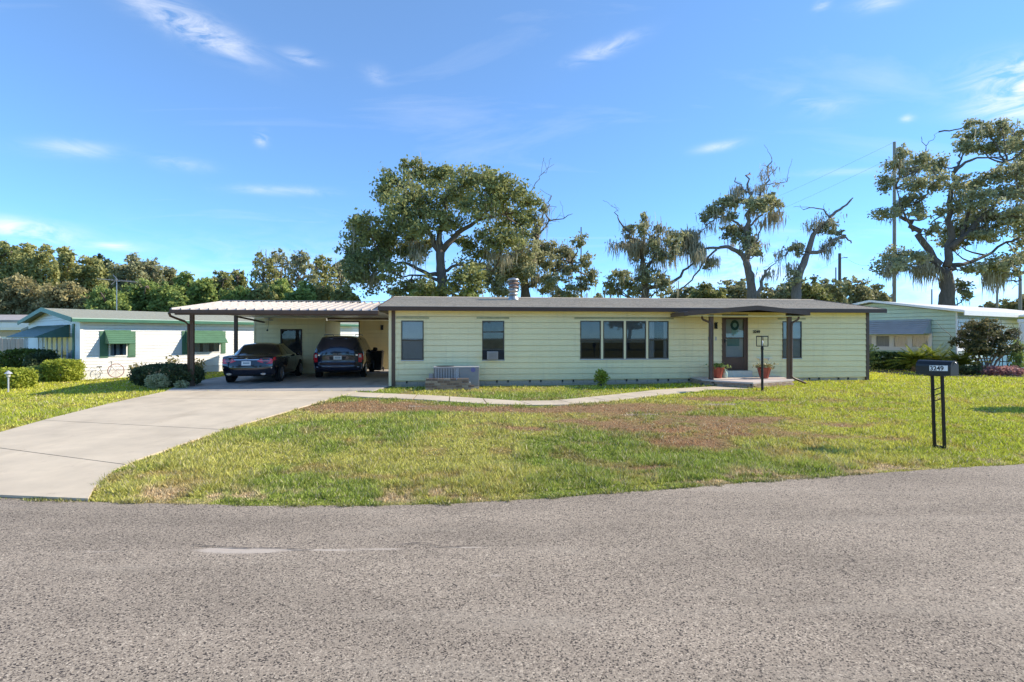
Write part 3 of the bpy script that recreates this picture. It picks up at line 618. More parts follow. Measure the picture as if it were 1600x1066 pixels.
# ------------------------------------------------------------------ the yellow house
def build_house():
    h = thing('mobile_home', 'long pale yellow mobile home with brown trim and grey shingle roof', 'house', O, HRZ)
    Lh, D = 17.95, 7.3; Z0, Z1 = 0.21, 2.66
    f = face_map(0, 0, 1, 0)
    win = [(hx(627), hx(662), .5, 'blind'), (hx(753.4), hx(787.8), .7, 'x'), (hx(906.4), hx(938.6), .5, 'blind'), (hx(942.2), hx(974.2), .5, 'blind'), (hx(977.8), hx(1009), .5, 'blind'), (hx(1012.6), hx(1044.2), .5, 'curtain'), (hx(1222), hx(1252), .5, 'blind')]
    zt, zb = hz(645, 501), hz(645, 562); dx0, dx1 = hx(1127.8), hx(1167.8); dz0, dz1 = 0.50, 2.57
    zs = [(hz(645, 501.2), hz(645, 562.5)), (hz(770, 501.5), hz(770, 562.3))] + [(hz(975, 501.6), hz(975, 560.6))] * 4 + [(hz(1237, 502.3), hz(1237, 559.5))]
    ops = [(a, b, z_[1], z_[0]) for (a, b, _, _), z_ in zip(win, zs)] + [(dx0, dx1, 0.22, dz1)]
    # merge the mullions of the window group into the opening
    ops.append((win[2][0], win[5][1], zs[2][1], zs[2][0]))
    siding(h, f, 0.13, Lh - 0.13, Z0, Z1, 0.2042, SIDING, ops, t=.024, gap=.010)
    w = MB().box(0, Lh, .06, .16, .0, Z1).box(0, .1, .16, D, 0, Z1).box(Lh - .1, Lh, .16, D, 0, Z1).box(0, Lh, D - .1, D, 0, Z1).build('wall', SIDING2, h)
    # gable ends
    for x in (0, Lh - .1): MB().add([(x, 0.05, Z1), (x, D, Z1), (x, D / 2, Z1 + .62), (x + .1, 0.05, Z1), (x + .1, D, Z1), (x + .1, D / 2, Z1 + .62)], [(0, 2, 1), (3, 4, 5), (0, 1, 4, 3), (1, 2, 5, 4), (2, 0, 3, 5)]).build('gable', SIDING2, h)
    gl = face_map(0, D, 0, -1)
    siding(h, gl, 0.02, D - .02, Z0, Z1, .2042, SIDING)
    for i, (a, b, s, cov) in enumerate(win):
        t_, b_ = zs[i]
        if i == 1: continue
        window(h, f, a, b, b_, t_, s, cov, curtain=[(.0, .3), (.8, 1)], cfrac=(0 if i in (0, 6) else .40), blindm=BLIND if i in (0, 6) else mat('dim_blinds', (.26, .28, .27), .8, .15, 2))
    # window with the air conditioner below
    a, b = win[1][:2]; t_, b_ = zs[1]; zc = hz(770, 547)
    window(h, f, a, b, zc, t_, .62, 'blind', blindm=mat('tan_shade', (.20, .19, .15), .8, .3, 3), cfrac=0, lower_dark=False)
    mb = MB(); fbox(f, mb, a, b, -.03, .012, b_, zc - .003); fbox(f, mb, a, a + .035, .014, .032, b_, zc - .003); fbox(f, mb, b - .035, b, .014, .032, b_, zc - .003); mb.build('filler_panel', mat('black_panel', (.02, .02, .025), .5), h)
    # frames' pale mullions, sills and the drip strips above
    for k in (2, 3, 4):
        MB().box(win[k][1] + .004, win[k + 1][0] - .004, -.028, .03, zs[2][1], zs[2][0]).build('mullion', SIDING2, h)
    for (p, q, y) in ((619.5, 670.5, 496.8), (744.8, 795.6, 497), (897.5, 1052, 497.6), (1215, 1258, 498.3)):
        MB().box(hx(p), hx(q), -.035, .0, hz((p + q) / 2, y) - .03, hz((p + q) / 2, y) + .035).build('drip_strip', mat('weathered_strip', (.46, .44, .26), .8, .3, 6), h)
    for i in (0, 1, 6): MB().box(win[i][0] - .01, win[i][1] + .01, -.05, 0, zs[i][1] - .035, zs[i][1] - .003).build('sill', GREYALU, h)
    MB().box(win[2][0] - .01, win[5][1] + .01, -.05, 0, zs[2][1] - .035, zs[2][1] - .003).build('sill', GREYALU, h)
    # corner boards
    for x0, x1 in ((0, .12), (Lh - .12, Lh)): MB().box(x0, x1, -.03, .05, .03, Z1).build('corner_board', BROWN2, h)
    MB().box(-.10, -.003, -.012, .05, .03, Z1).build('corner_trim', SIDING2, h)
    # skirt of grey blocks with open vents between them
    x = .13; i = 0; rg = random.Random(4); cache = None
    MB().box(.1, Lh - .1, .1, .13, -.12, Z0).build('skirt_backing', MORTAR, h)
    bw = .395
    for col in range(45):
        x0 = .13 + col * bw
        if x0 + bw - .012 > Lh - .12: break
        if 6.55 < x0 < 7.0: pass
        o = MB().box(0, bw - .012, 0, .09, -.30 + .17, -.02).build('skirt_block', BLOCK if rg.random() < .6 else BRICKB, h, loc=(x0, .01 + rg.random() * .006, Z0 - .018)) if cache is None else None
        if o is None:
            o = bpy.data.objects.new('skirt_block', cache); C.objects.link(o); o.parent = h; o.location = (x0, .01 + rg.random() * .008, Z0 - .018)
        cache = cache or o.data
        o2 = bpy.data.objects.new('skirt_block', cache); C.objects.link(o2); o2.parent = h; o2.location = (x0 + (.2 if col < 44 else 0), .022 + rg.random() * .008, Z0 - .135)
        if col % 3 != 1:
            MB().box(0, .055, 0, .03, -.075, -.002).build('skirt_vent', BLACK, h, loc=(x0 + bw - .03, -.008, Z0 - .012))
    # roof: two slopes with overhang, fascia all round
    ov, rise = .36, .62; slope = rise / (D / 2)
    zr = Z1 + .13 + rise + ov * slope * 0; x0, x1 = -.38, Lh + .38; ze = Z1 + .13 - ov * slope * .0
    ye, yr, yb = -ov, D / 2, D + ov; zE = Z1 + .13; zR = zE + .63
    rf = MB(); th = .05
    # slightly wavy shingle courses as lapped strips
    nc = 20
    for side in (0, 1):
        for k in range(nc):
            t0, t1 = k / nc, (k + 1) / nc; yy = [(ye + (yr - ye) * t) if side == 0 else (yb + (yr - yb) * t) for t in (t0, t1)]; zz = [zE + (zR - zE) * t for t in (t0, t1)]
            rf.hexa([(x0, yy[0], zz[0] - th), (x1, yy[0], zz[0] - th), (x1, yy[1], zz[1] - th), (x0, yy[1], zz[1] - th), (x0, yy[0], zz[0] + .012), (x1, yy[0], zz[0] + .012), (x1, yy[1], zz[1]), (x0, yy[1], zz[1])])
    roof = rf.build('roof', SHING, h)
    MB().hexa([(x0, yr - .12, zR - .012), (x1, yr - .12, zR - .012), (x1, yr + .12, zR - .012), (x0, yr + .12, zR - .012), (x0, yr - .02, zR + .022), (x1, yr - .02, zR + .022), (x1, yr + .02, zR + .022), (x0, yr + .02, zR + .022)]).build('ridge_cap', SHING, roof)
    MB().box(x0 - .03, x1 + .03, ye - .03, ye - .002, zE - .145, zE - .005).build('fascia', BROWN, roof)
    MB().box(x0 - .03, x1 + .03, yb + .002, yb + .03, zE - .145, zE - .005).build('fascia', BROWN, roof)
    for xx in (x0 - .03, x1 + .003):
        m_ = MB()
        for (ya, za, yc, zc_) in ((ye, zE, yr, zR), (yb, zE, yr, zR)):
            m_.hexa([(xx, ya, za - .145), (xx + .027, ya, za - .145), (xx + .027, yc, zc_ - .145), (xx, yc, zc_ - .145), (xx, ya, za + .02), (xx + .027, ya, za + .02), (xx + .027, yc, zc_ + .03), (xx, yc, zc_ + .03)])
        m_.build('fascia', BROWN, roof)
    MB().box(x0, x1, ye, .02, zE - .115, zE - .1).build('soffit', mat('yellow_soffit', (.74, .66, .33), .6), roof)
    # pale drip edge that shows under the shingles
    MB().box(x0, x1, ye - .034, ye - .0305, zE - .008, zE + .006).build('drip_edge', mat('drip_edge', (.30, .26, .23), .5), roof)
    # front door: brown storm door with two lights over a brown panel
    a, b = dx0, dx1; d = MB(); fr = .085
    d.box(a, a + .06, -.04, .06, dz0, dz1).box(b - .06, b, -.04, .06, dz0, dz1).box(a + .06, b - .06, -.04, .06, dz1 - .07, dz1)
    d.box(a + .063, a + .063 + fr, -.025, .02, dz0, dz1 - .073).box(b - .063 - fr, b - .063, -.025, .02, dz0, dz1 - .073)
    i0, i1 = a + .063 + fr, b - .063 - fr; zm = hz(1147, 528.3, 0); zp = hz(1147, 558.5, 0)
    d.box(i0, i1, -.025, .02, dz1 - .17, dz1 - .073).box(i0, i1, -.025, .02, zm - .02, zm + .02).box(i0, i1, -.025, .02, zp - .04, zp + .01).box(i0, i1, -.018, .02, dz0 + .003, zp - .04)
    door = d.build('front_door', BROWN, h)
    MB().add([(i0, .0, zm + .02), (i1, .0, zm + .02), (i1, .0, dz1 - .17), (i0, .0, dz1 - .17)], [(0, 1, 2, 3)]).build('pane', GLASS, door)
    MB().add([(i0, .0, zp + .01), (i1, .0, zp + .01), (i1, .0, zm - .02), (i0, .0, zm - .02)], [(0, 1, 2, 3)]).build('pane', GLASS, door)
    MB().box(i0 - .05, i1 + .05, .045, .055, dz0, dz1 - .08).build('inner_door', mat('white_inner_door', (.5, .5, .46), .6, .1, 3), door)
    cx = (i0 + i1) / 2 + .02; wr = MB(); z_ = hz(1147, 509)
    wr.add([(cx + .17 * math.cos(q * math.pi / 12) , .03, z_ + .02 + .19 * math.sin(q * math.pi / 12)) for q in range(24)] + [(cx + .08 * math.cos(q * math.pi / 12), .022, z_ + .02 + .09 * math.sin(q * math.pi / 12)) for q in range(24)], [(q, (q + 1) % 24, 24 + (q + 1) % 24, 24 + q) for q in range(24)])
    wr.build('wreath', mat('teal_wreath', (.03, .12, .11), .8, .5, 30), door)
    MB().box(cx - .13, cx + .13, .032, .04, z_ - .34, z_ + .12).build('hanging', mat('pale_door_panel', (.36, .52, .46), .7, .2, 8), door)
    MB().box(i0 + .08, i1 - .15, .03, .04, zp + .42, zm - .03).build('hanging', mat('teal_panel', (.16, .30, .27), .7, .3, 12, stretch=(20, 1, 1)), door)
    MB().box(a + .08, a + .105, -.06, -.026, 1.52, 1.66).box(a + .08, a + .16, -.07, -.06, 1.58, 1.61).build('handle', BLACK, door)
    MB().box(a, b + .02, -.30, .0, .262, dz0 - .003).build('door_step', mat('mint_step', (.52, .58, .52), .6, .1, 4), h)
    # wall lantern, meter plates, number
    x = hx(1117.5); z = hz(1117.5, 509)
    lt = MB().box(x - .05, x + .05, -.05, -.022, z - .1, z + .1).box(x - .045, x + .045, -.13, -.05, z + .09, z + .12).box(x - .035, x + .035, -.12, -.05, z - .12, z - .1).build('wall_lantern', BLACK, h)
    MB().box(x - .03, x + .03, -.115, -.053, z - .098, z + .088).build('pane', DGLASS, lt)
    for px in (1107, 1118): MB().box(hx(px) - .03, hx(px) + .03, -.035, -.02, hz(px, 532), hz(px, 526.5)).build('switch_plate', mat('grey_plate', (.45, .46, .48), .5), h)
    MB().box(hx(1182), hx(1204), -.12, -.02, hz(1193, 559.5) - .012, hz(1193, 559.5) + .012).box(hx(1186), hx(1187), -.10, -.02, hz(1193, 559.5) - .09, hz(1193, 559.5) - .012).box(hx(1199), hx(1200), -.10, -.02, hz(1193, 559.5) - .09, hz(1193, 559.5) - .012).build('ledge', mat('white_ledge', (.8, .8, .76), .5), h)
    # house number in dark digits
    text('3249', 'house_number', INK, h, (hx(1175.5), -.045, hz(1181, 520.5)), (R(90), 0, 0), .14, .008, bold=.003)
    return h
def text(s, name, m, parent, loc, rot, size, ext, rot2=0, align='LEFT', space=1.0, bold=0):
    cu = bpy.data.curves.new(name, 'FONT'); cu.body = s; cu.size = size; cu.extrude = ext; cu.align_x = align; cu.space_character = space; cu.resolution_u = 4; cu.offset = bold
    to = bpy.data.objects.new('tmp_text', cu); C.objects.link(to)
    dg = bpy.context.evaluated_depsgraph_get(); me = bpy.data.meshes.new_from_object(to.evaluated_get(dg)); bpy.data.objects.remove(to)
    me.name = name; me.materials.clear(); o = link_mesh(name, me, m, parent, loc, rot)
    if rot2: o.rotation_euler = (rot[0], rot[1] + R(rot2) * 0, rot[2])
    return o
house = build_house()

def hp(x, y, z=0.0): X, Y = HW(x, y); return (X, Y, z)

# roof flue on the house
def build_flue():
    k = thing('roof_flue', 'squat galvanised flue with rusty storm collars on the shingle roof', 'chimney', hp(hx(801) + .28, 2.5, 3.25), HRZ); k.scale = (1.0, 1.0, 1.12)
    MB().lathe([(.24, -.06), (.22, .03), (.17, .10), (.15, .14)], 18).build('flashing', ALU, k, smooth=True)
    MB().lathe([(.135, .12), (.135, .75)], 18).build('pipe', ALU, k, smooth=True)
    for z, r, rr in ((.20, .19, ALU), (.33, .20, ALU), (.45, .22, RUSTY), (.58, .24, RUSTY)):
        MB().lathe([(r * .75, z - .03), (r, z - .015), (r, z + .01), (r * .7, z + .05), (.13, z + .06)], 18).build('collar', rr, k, smooth=True)
    MB().lathe([(.12, .66), (.23, .69), (.25, .71), (.20, .76), (.0, .80)], 18).build('cap', ALU, k, smooth=True)
build_flue()

# window air conditioner
def build_window_ac():
    cx = hx(770); z0, z1 = hz(770, 561.5), hz(770, 549); w = .30
    t = thing('window_air_conditioner', 'small grey air conditioner set in the bottom of the tan shaded window', 'air conditioner', hp(cx - .02, 0, z0), HRZ)
    H = z1 - z0
    MB().box(-w / 2 - .04, w / 2 + .04, -.30, -.033, 0, H).build('case', mat('ac_case', (.36, .32, .29), .5, .15, 5), t, bevel=.008)
    for k in range(7): MB().box(-w / 2 + .005, w / 2 - .005, -.309, -.301, .03 + k * (H - .05) / 7, .03 + (k + .55) * (H - .05) / 7).build('louvre', mat('ac_louvre', (.28, .25, .23), .5), t)
build_window_ac()

# packaged unit and its brick kerb
def build_hvac():
    x0, x1 = hx(678.5, .55), hx(748, .55); t = thing('hvac_unit', 'grey packaged air conditioning unit behind low brick kerb at the house wall', 'air conditioner', hp(x0, -.95, 0), HRZ)
    Wd = x1 - x0; Z0, Z1 = .08, .74
    MB().box(0, Wd, 0, .75, 0, .08).build('pad', SLAB, t)
    xm = Wd * .47; MB().box(0, Wd, .03, .72, Z0, Z1 - .03).build('cabinet', ACGREY, t, bevel=.01)
    MB().box(-.01, Wd + .01, .02, .73, Z1 - .03, Z1).build('lid', mat('ac_lid', (.38, .38, .38), .5, .1, 4), t, bevel=.006)
    for k in range(8): MB().box(.05 + k * .088, .05 + k * .088 + .045, -.005, .028, Z0 + .04, Z1 - .05).build('coil_rib', mat('ac_rib', (.36, .35, .34), .5), t)
    MB().box(xm + .01, xm + .13, .0, .028, Z0 + .06, Z1 - .05).build('label_sheet', mat('label_paper', (.42, .42, .42), .6, .4, 25), t)
    MB().box(xm + .02, xm + .12, -.006, -.001, Z0 + .08, Z0 + .28).build('label_sheet', mat('label_blue', (.35, .5, .68), .6, .4, 30), t)
    MB().box(xm + .15, Wd - .02, .012, .028, Z0 + .03, Z1 - .05).build('access_panel', mat('ac_panel', (.27, .265, .26), .5, .05, 3), t)
    MB().lathe([(.08, 0), (.08, .006)], 16, c=(Wd - .20, .004, Z1 - .10), axis='y').build('badge', mat('badge_blue', (.16, .15, .32), .4), t).scale = (1, 1, 1)
    MB().box(Wd - .37, Wd - .29, .004, .011, Z0 + .1, Z0 + .18).build('label_sheet', WHITE2, t)
    MB().lathe([(.30, 0), (.30, .015), (.02, .03)], 20, c=(Wd * .25, .38, Z1 + .002)).build('fan_guard', BLACK, t)
    MB().box(-.16, -.02, .1, .35, .10, .50).build('side_box', mat('ac_side', (.32, .31, .30), .5), t)
    MB().tube([(-.09, .2, .10), (-.10, .05, .05), (-.14, .0, .02)], .02).build('pipe', BLACK, t)
    # kerb
    a0, a1 = hx(664.6, 1.35), hx(744, 1.35)
    k = thing('brick_kerb', 'low wall of weathered bricks in front of the grey air conditioning unit', 'wall', hp(a0, -1.38, 0), HRZ)
    Lk = a1 - a0; bl = .2; rg = random.Random(9); meshes = {}
    MB().box(.01, Lk - .22, .012, .088, -.05, .335).build('mortar', MORTAR, k)
    def brick(x, y, z, l=.19, turn=0):
        key = (round(l, 3), rg.randint(0, 2)); me = meshes.get(key)
        if me is None: me = MB().box(0, l - .006, 0, .095, 0, .062).mesh('brick'); meshes[key] = me
        o = bpy.data.objects.new('brick', me); C.objects.link(o); o.parent = k; o.location = (x, y + rg.uniform(-.004, .004), z); o.rotation_euler = (0, 0, turn + rg.uniform(-.02, .02))
        if not me.materials: me.materials.append((BRICKA, BRICKB, mat('dark_brick', (.22, .15, .11), .9, .4, 8, .5, 60))[key[1]])
        return o
    n = int(Lk / bl)
    for c_ in range(5):
        off = (c_ % 2) * .1
        nn = n - (1 if c_ == 4 else 0)
        for i in range(nn):
            x = i * bl + off
            if x + .19 > Lk - (.25 if c_ == 4 else 0): continue
            brick(x, -.0, -.055 + c_ * .077)
        if off: brick(0, 0, -.055 + c_ * .077, .09)
    for i in range(n - 1): brick(i * bl + .02, -.008, -.055 + 5 * .077, .19)
    for c_ in range(5):
        for i in range(3): brick(.095, .1 + i * .2, -.055 + c_ * .077, .19, R(90))
build_hvac()

# ------------------------------------------------------------------ porch
def build_porch():
    p = thing('porch', 'small front porch with brick edged slab under a low brown roof on two posts', 'porch', (0, 0, 0), 0)
    zt = .27
    MB().prism([(x, y) for x, y in PORCH], zt - .05, zt).build('porch_slab', mat('porch_concrete', (.58, .50, .45), .9, .12, 3, .3, 70), p)
    cx = sum(q[0] for q in PORCH) / 6; cy = sum(q[1] for q in PORCH) / 6
    ins = [(cx + (x - cx) * .955, cy + (y - cy) * .955) for x, y in PORCH]
    MB().prism(ins, -.02, zt - .052).build('porch_core', MORTAR, p)
    rg = random.Random(3); me = MB().box(0, .185, 0, .05, 0, .058).mesh('brick'); me.materials.append(BRICKB); me2 = me.copy(); me2.materials.clear(); me2.materials.append(BRICKA)
    for (a, b) in zip(PORCH[0:4], PORCH[1:5]):
        L_ = math.dist(a, b); ang = math.atan2(b[1] - a[1], b[0] - a[0]); n = int(L_ / .195)
        for c_ in range(3):
            for i in range(n + 1):
                s = i * .195 + (.09 if c_ % 2 else 0)
                if s + .15 > L_: continue
                z = zt - .05 - (c_ + 1) * .066
                o = bpy.data.objects.new('brick', me if rg.random() < .6 else me2); C.objects.link(o); o.parent = p
                o.location = (a[0] + math.cos(ang) * s + math.sin(ang) * .012, a[1] + math.sin(ang) * s - math.cos(ang) * .012, z); o.rotation_euler = (0, 0, ang + rg.uniform(-.01, .01))
    # posts
    PL = W(1111, 0, 17.75); PR = W(1233, 0, 18.0); w = .125
    lp = (PL.x, 17.75); rp = (PR.x, 18.0)
    for (x, y), wd in ((lp, .145), (rp, .145)):
        MB().box(x - wd / 2, x + wd / 2, y - .05, y + .05, zt, 2.52).build('post', BROWN2, p, bevel=.008)
    # roof with a slight peak over the door
    yf, yb_ = 17.35, 18.62
    xl, xm, xr = (1074 - 800) * yf / 800, (1189 - 800) * yf / 800, (1272 - 800) * yf / 800
    sk = .0976
    def z_at(x): return (2.60 + (2.80 - 2.60) * (x - xl) / (xm - xl)) if x < xm else (2.80 + (2.63 - 2.80) * (x - xm) / (xr - xm))
    rr = MB()
    for (a, b) in ((xl, xm), (xm, xr)):
        ya, ybb = yf + sk * (a - xl), yf + sk * (b - xl); dy = 1.35
        rr.hexa([(a, ya, z_at(a) - .03), (b, ybb, z_at(b) - .03), (b - .1, ybb + dy, z_at(b) + .0), (a - .1, ya + dy, z_at(a) + .0), (a, ya, z_at(a)), (b, ybb, z_at(b)), (b - .1, ybb + dy, z_at(b) + .03), (a - .1, ya + dy, z_at(a) + .03)])
    rf = rr.build('porch_roof', mat('porch_roof_metal', (.10, .085, .08), .45, .2, 2), p)
    fs = MB()
    for (a, b) in ((xl, xm), (xm, xr)):
        ya, ybb = yf + sk * (a - xl), yf + sk * (b - xl)
        fs.hexa([(a, ya - .03, z_at(a) - .13), (b, ybb - .03, z_at(b) - .13), (b, ybb - .004, z_at(b) - .13), (a, ya - .004, z_at(a) - .13), (a, ya - .03, z_at(a) + .025), (b, ybb - .03, z_at(b) + .025), (b, ybb - .004, z_at(b) + .025), (a, ya - .004, z_at(a) + .025)])
    fs.build('fascia', BROWN2, rf)
    for x, yy, zc in ((xl, yf, z_at(xl)), (xr, yf + sk * (xr - xl), z_at(xr))):
        s = -1 if x == xl else 1
        MB().hexa([(x + min(s * .1, 0), yy - .03, zc - .14), (x + max(s * .1, 0), yy - .03, zc - .14), (x + max(s * .1, 0) - .1, yy + 1.2, zc - .14), (x + min(s * .1, 0) - .1, yy + 1.2, zc - .14), (x + min(s * .1, 0), yy - .03, zc - .01), (x + max(s * .1, 0), yy - .03, zc - .01), (x + max(s * .1, 0) - .1, yy + 1.2, zc - .01), (x + min(s * .1, 0) - .1, yy + 1.2, zc - .01)]).build('gutter', BROWN2, rf)
    MB().hexa([(xl + .08, yf + .05, 2.455), (xr - .08, yf + .45, 2.455), (xr - .08, yf + 1.5, 2.455), (xl + .02, yf + 1.2, 2.455), (xl + .08, yf + .05, 2.475), (xr - .08, yf + .45, 2.475), (xr - .08, yf + 1.5, 2.475), (xl + .02, yf + 1.2, 2.475)]).build('ceiling', mat('yellow_soffit', (.74, .66, .33), .6), rf)
    # downspouts with elbows
    sx = (1097 - 800) * 17.7 / 800
    MB().tube([(sx, 17.7, 2.5), (sx, 17.7, 2.40), (sx + .04, 17.7, 2.34), (lp[0] - .12, 17.7, 2.27), (lp[0] - .07, 17.7, 2.23), (lp[0] - .05, 17.69, 2.1), (lp[0] - .05, 17.68, .34), (lp[0] + .01, 17.60, .25), (lp[0] + .03, 17.50, .17)], .04, 8).build('downspout', BROWN2, p, smooth=True)
    sx = (1248 - 800) * 17.9 / 800
    MB().tube([(sx, 17.9, 2.5), (sx, 17.9, 2.40), (sx - .04, 17.9, 2.34), (rp[0] + .12, 17.93, 2.27), (rp[0] + .07, 17.94, 2.23), (rp[0] + .06, 17.95, 2.1), (rp[0] + .06, 17.95, .36), (rp[0] + .12, 17.93, .30), (rp[0] + .50, 17.85, .13)], .035, 8).build('downspout', BROWN2, p, smooth=True)
build_porch()

# ------------------------------------------------------------------ carport and the store behind it
def build_carport():
    c = thing('carport', 'open carport with ribbed white metal roof on brown posts left of the house', 'carport', O, HRZ)
    x0, x1 = -7.02, -.38; yf = -.45; yr = 3.15; yb = 9.4; ze, zr, zb = 2.64, 3.12, 2.62
    n = 23; w = (x1 - x0) / n
    def pan(a, b, c_, d, rib):
        m = MB(); m.hexa([(0, a, b - .012), (w - .004, a, b - .012), (w - .004, c_, d - .012), (0, c_, d - .012), (0, a, b), (w - .004, a, b), (w - .004, c_, d), (0, c_, d)])
        m.hexa([(0, a, b + .002), (.05, a, b + .002), (.05, c_, d + .002), (0, c_, d + .002), (.012, a, b + rib), (.04, a, b + rib), (.04, c_, d + rib), (.012, c_, d + rib)]); return m
    mf = pan(yf - .03, ze, yr, zr, .055).mesh('roof_pan'); mf.materials.append(mat('roof_pan_white', (.52, .47, .42), .4, .2, 2.5))
    mk = pan(yb, zb, yr, zr, .055).mesh('roof_pan'); mk.materials.append(MATS['roof_pan_white'])
    for i in range(n):
        for me in (mf, mk):
            o = bpy.data.objects.new('roof_pan', me); C.objects.link(o); o.parent = c; o.location = (x0 + i * w, 0, 0)
    MB().box(x0, x1, yr - .1, yr + .1, zr + .058, zr + .07).build('ridge_cap', WHITE2, c)
    MB().box(x0 - .03, x1, yf - .06, yf - .032, ze - .125, ze - .003).build('fascia', BROWN2, c)
    m = MB()
    for (a, b, d, e) in ((yf - .03, ze, yr, zr), (yb, zb, yr, zr)):
        m.hexa([(x0 - .03, a, b - .12), (x0 - .003, a, b - .12), (x0 - .003, d, e - .12), (x0 - .03, d, e - .12), (x0 - .03, a, b + .02), (x0 - .003, a, b + .02), (x0 - .003, d, e + .02), (x0 - .03, d, e + .02)])
    m.build('fascia', BROWN2, c)
    MB().box(x0 + .1, x1, yf + .02, yf + .11, ze - .17, ze - .03).build('beam', BROWN2, c)
    MB().box(x0 + .02, x1, 3.98, 4.08, ze - .02, ze + .10).build('beam', BROWN2, c)
    # white ceiling sheet under the pans
    MB().add([(x0 + .12, yf + .12, ze - .03), (x1, yf + .12, ze - .03), (x1, 6.2, ze - .035), (x0 + .12, 6.2, ze - .035)], [(0, 1, 2, 3)]).build('ceiling', WHITE2, c)
    MB().box(-3.6, x1, 5.6, 5.7, ze - .13, ze - .05).build('beam', BROWN, c)
    for (x, y) in ((-6.86, .55), (-6.9, 4.1)):
        MB().box(x - .065, x + .065, y - .05, y + .05, .03, ze - .03).build('post', BROWN2, c, bevel=.006)
    MB().tube([(-7.12, -.38, ze - .1), (-7.12, -.3, ze - .2), (-7.14, .1, ze - .27), (-7.03, .4, ze - .36), (-6.96, .5, ze - .45), (-6.96, .52, .1)], .04, 8).build('downspout', BROWN2, c, smooth=True)
    MB().bar((-6.98, 4.4, ze - .05), (-6.55, 6.2, ze - .24), .07).build('brace', BROWN2, c)
    # store at the back: siding wall with a screen door, then the open bay with its window
    s = thing('storage_room', 'yellow sided store room across the back of the carport', 'shed', O, HRZ)
    yw = 6.3; f = face_map(0, yw, 1, 0)
    def lx(px, y): # local x where column px meets local depth y
        k = (px - 800) / 800; oy = O.y + y * .9952; ox = O.x - y * .0976; return (k * oy - ox) / (.9952 - .0976 * k)
    def lz(px, py, y): x = lx(px, y); return CAM_H + (525 - py) * (O.y + .0976 * x + .9952 * y) / 800
    a0, a1 = lx(397, yw), lx(508, yw); d0, d1 = lx(438.5, yw), lx(472, yw); dz = lz(455, 514.5, yw)
    siding(s, f, a0 + .06, a1 - .06, .05, 2.60, .2042, SIDING, [(d0, d1, .05, dz)])
    MB().box(a0, a0 + .058, yw - .03, yw + .05, .04, 2.60).build('corner_trim', SIDING2, s); MB().box(a1 - .058, a1, yw - .03, yw + .05, .04, 2.60).build('corner_trim', SIDING2, s)
    MB().box(a0, a1, yw + .06, yw + .14, .0, 2.60).box(a0, a0 + .1, yw + .14, 9.3, 0, 2.5).box(a1 - .1, a1, yw + .06, 9.3, 0, 2.5).build('wall', SIDING2, s)
    dd = MB().box(d0, d0 + .06, yw - .035, yw + .05, .05, dz).box(d1 - .06, d1, yw - .035, yw + .05, .05, dz).box(d0 + .06, d1 - .06, yw - .035, yw + .05, dz - .07, dz).box(d0 + .06, d1 - .06, yw - .02, yw + .03, 1.0, 1.06).box(d0 + .06, d1 - .06, yw - .02, yw + .03, .05, .30)
    door = dd.build('screen_door', mat('black_door_frame', (.035, .022, .02), .45), s)
    MB().add([(d0 + .06, yw + .0, .3), (d1 - .06, yw + .0, .3), (d1 - .06, yw, dz - .07), (d0 + .06, yw, dz - .07)], [(0, 1, 2, 3)]).build('screen', DGLASS, door)
    MB().add([(d0 + .06, yw + .05, .05), (d1 - .06, yw + .05, .05), (d1 - .06, yw + .05, dz - .07), (d0 + .06, yw + .05, dz - .07)], [(0, 1, 2, 3)]).build('inner_door', mat('door_dark', (.10, .095, .085), .7, .7, 4), door)
    yk = 9.15; fk = face_map(0, yk, 1, 0); b0, b1 = a1 + .0, -.02
    o0, o1 = lx(514, yk), lx(560.5, yk); oz1 = lz(537, 503, yk); oz0 = .98
    siding(s, fk, b0 + .02, b1, .05, 2.6, .2042, SIDING, [(o0 - .05, o1 + .05, oz0, oz1 + .05)])
    MB().box(b0, o0 - .06, yk + .03, yk + .12, 0, 2.6).box(o1 + .06, b1 + .02, yk + .03, yk + .12, 0, 2.6).box(o0 - .06, o1 + .06, yk + .03, yk + .12, 0, oz0).box(o0 - .06, o1 + .06, yk + .03, yk + .12, oz1 + .05, 2.6).build('wall', SIDING2, s)
    wf = MB().box(o0 - .05, o0, yk - .03, yk + .14, oz0, oz1 + .05).box(o1, o1 + .05, yk - .03, yk + .14, oz0, oz1 + .05).box(o0, o1, yk - .03, yk + .14, oz1 - .02, oz1 + .05).box(o0, o1, yk - .03, yk + .14, oz0, oz0 + .05).build('window', BROWN, s)
    MB().add([(o0, yk + .05, oz0 + .05), (o1, yk + .05, oz0 + .05), (o1, yk + .05, oz1 - .02), (o0, yk + .05, oz1 - .02)], [(0, 1, 2, 3)]).build('pane', glass_mat('clear_pane', (.9, .92, .93), refl=.0), wf)
    x = lx(597, yk); z = lz(597, 512, yk)
    MB().box(x - .07, x + .07, yk - .09, yk - .02, z - .13, z + .13).build('wall_lantern', BLACK, s)
    # store ceiling lamp with its pull cord
    lamp = thing('ceiling_lamp', 'small white lamp under the carport ceiling with a dangling pull cord', 'lamp', hp(lx(421, 5.9), 5.85, 2.50), HRZ)
    MB().lathe([(.05, .08), (.05, .03), (.16, .02), (.17, -.01), (.14, -.035), (0, -.04)], 16).build('shade', WHITE2, lamp, smooth=True)
    MB().tube([(-.02, 0, -.04), (-.03, .0, -.25), (-.06, 0, -.42)], .006, 5).tube([(-.06, 0, -.42), (-.08, 0, -.5)], [.03, .045], 8).build('pull_cord', BLACK, lamp)
    # wheelie bin
    bxw = HW(lx(588.5, 7.6), 7.6); b = thing('wheelie_bin', 'black wheeled bin standing behind the van at the back wall', 'bin', (bxw[0], bxw[1], .036), HRZ)
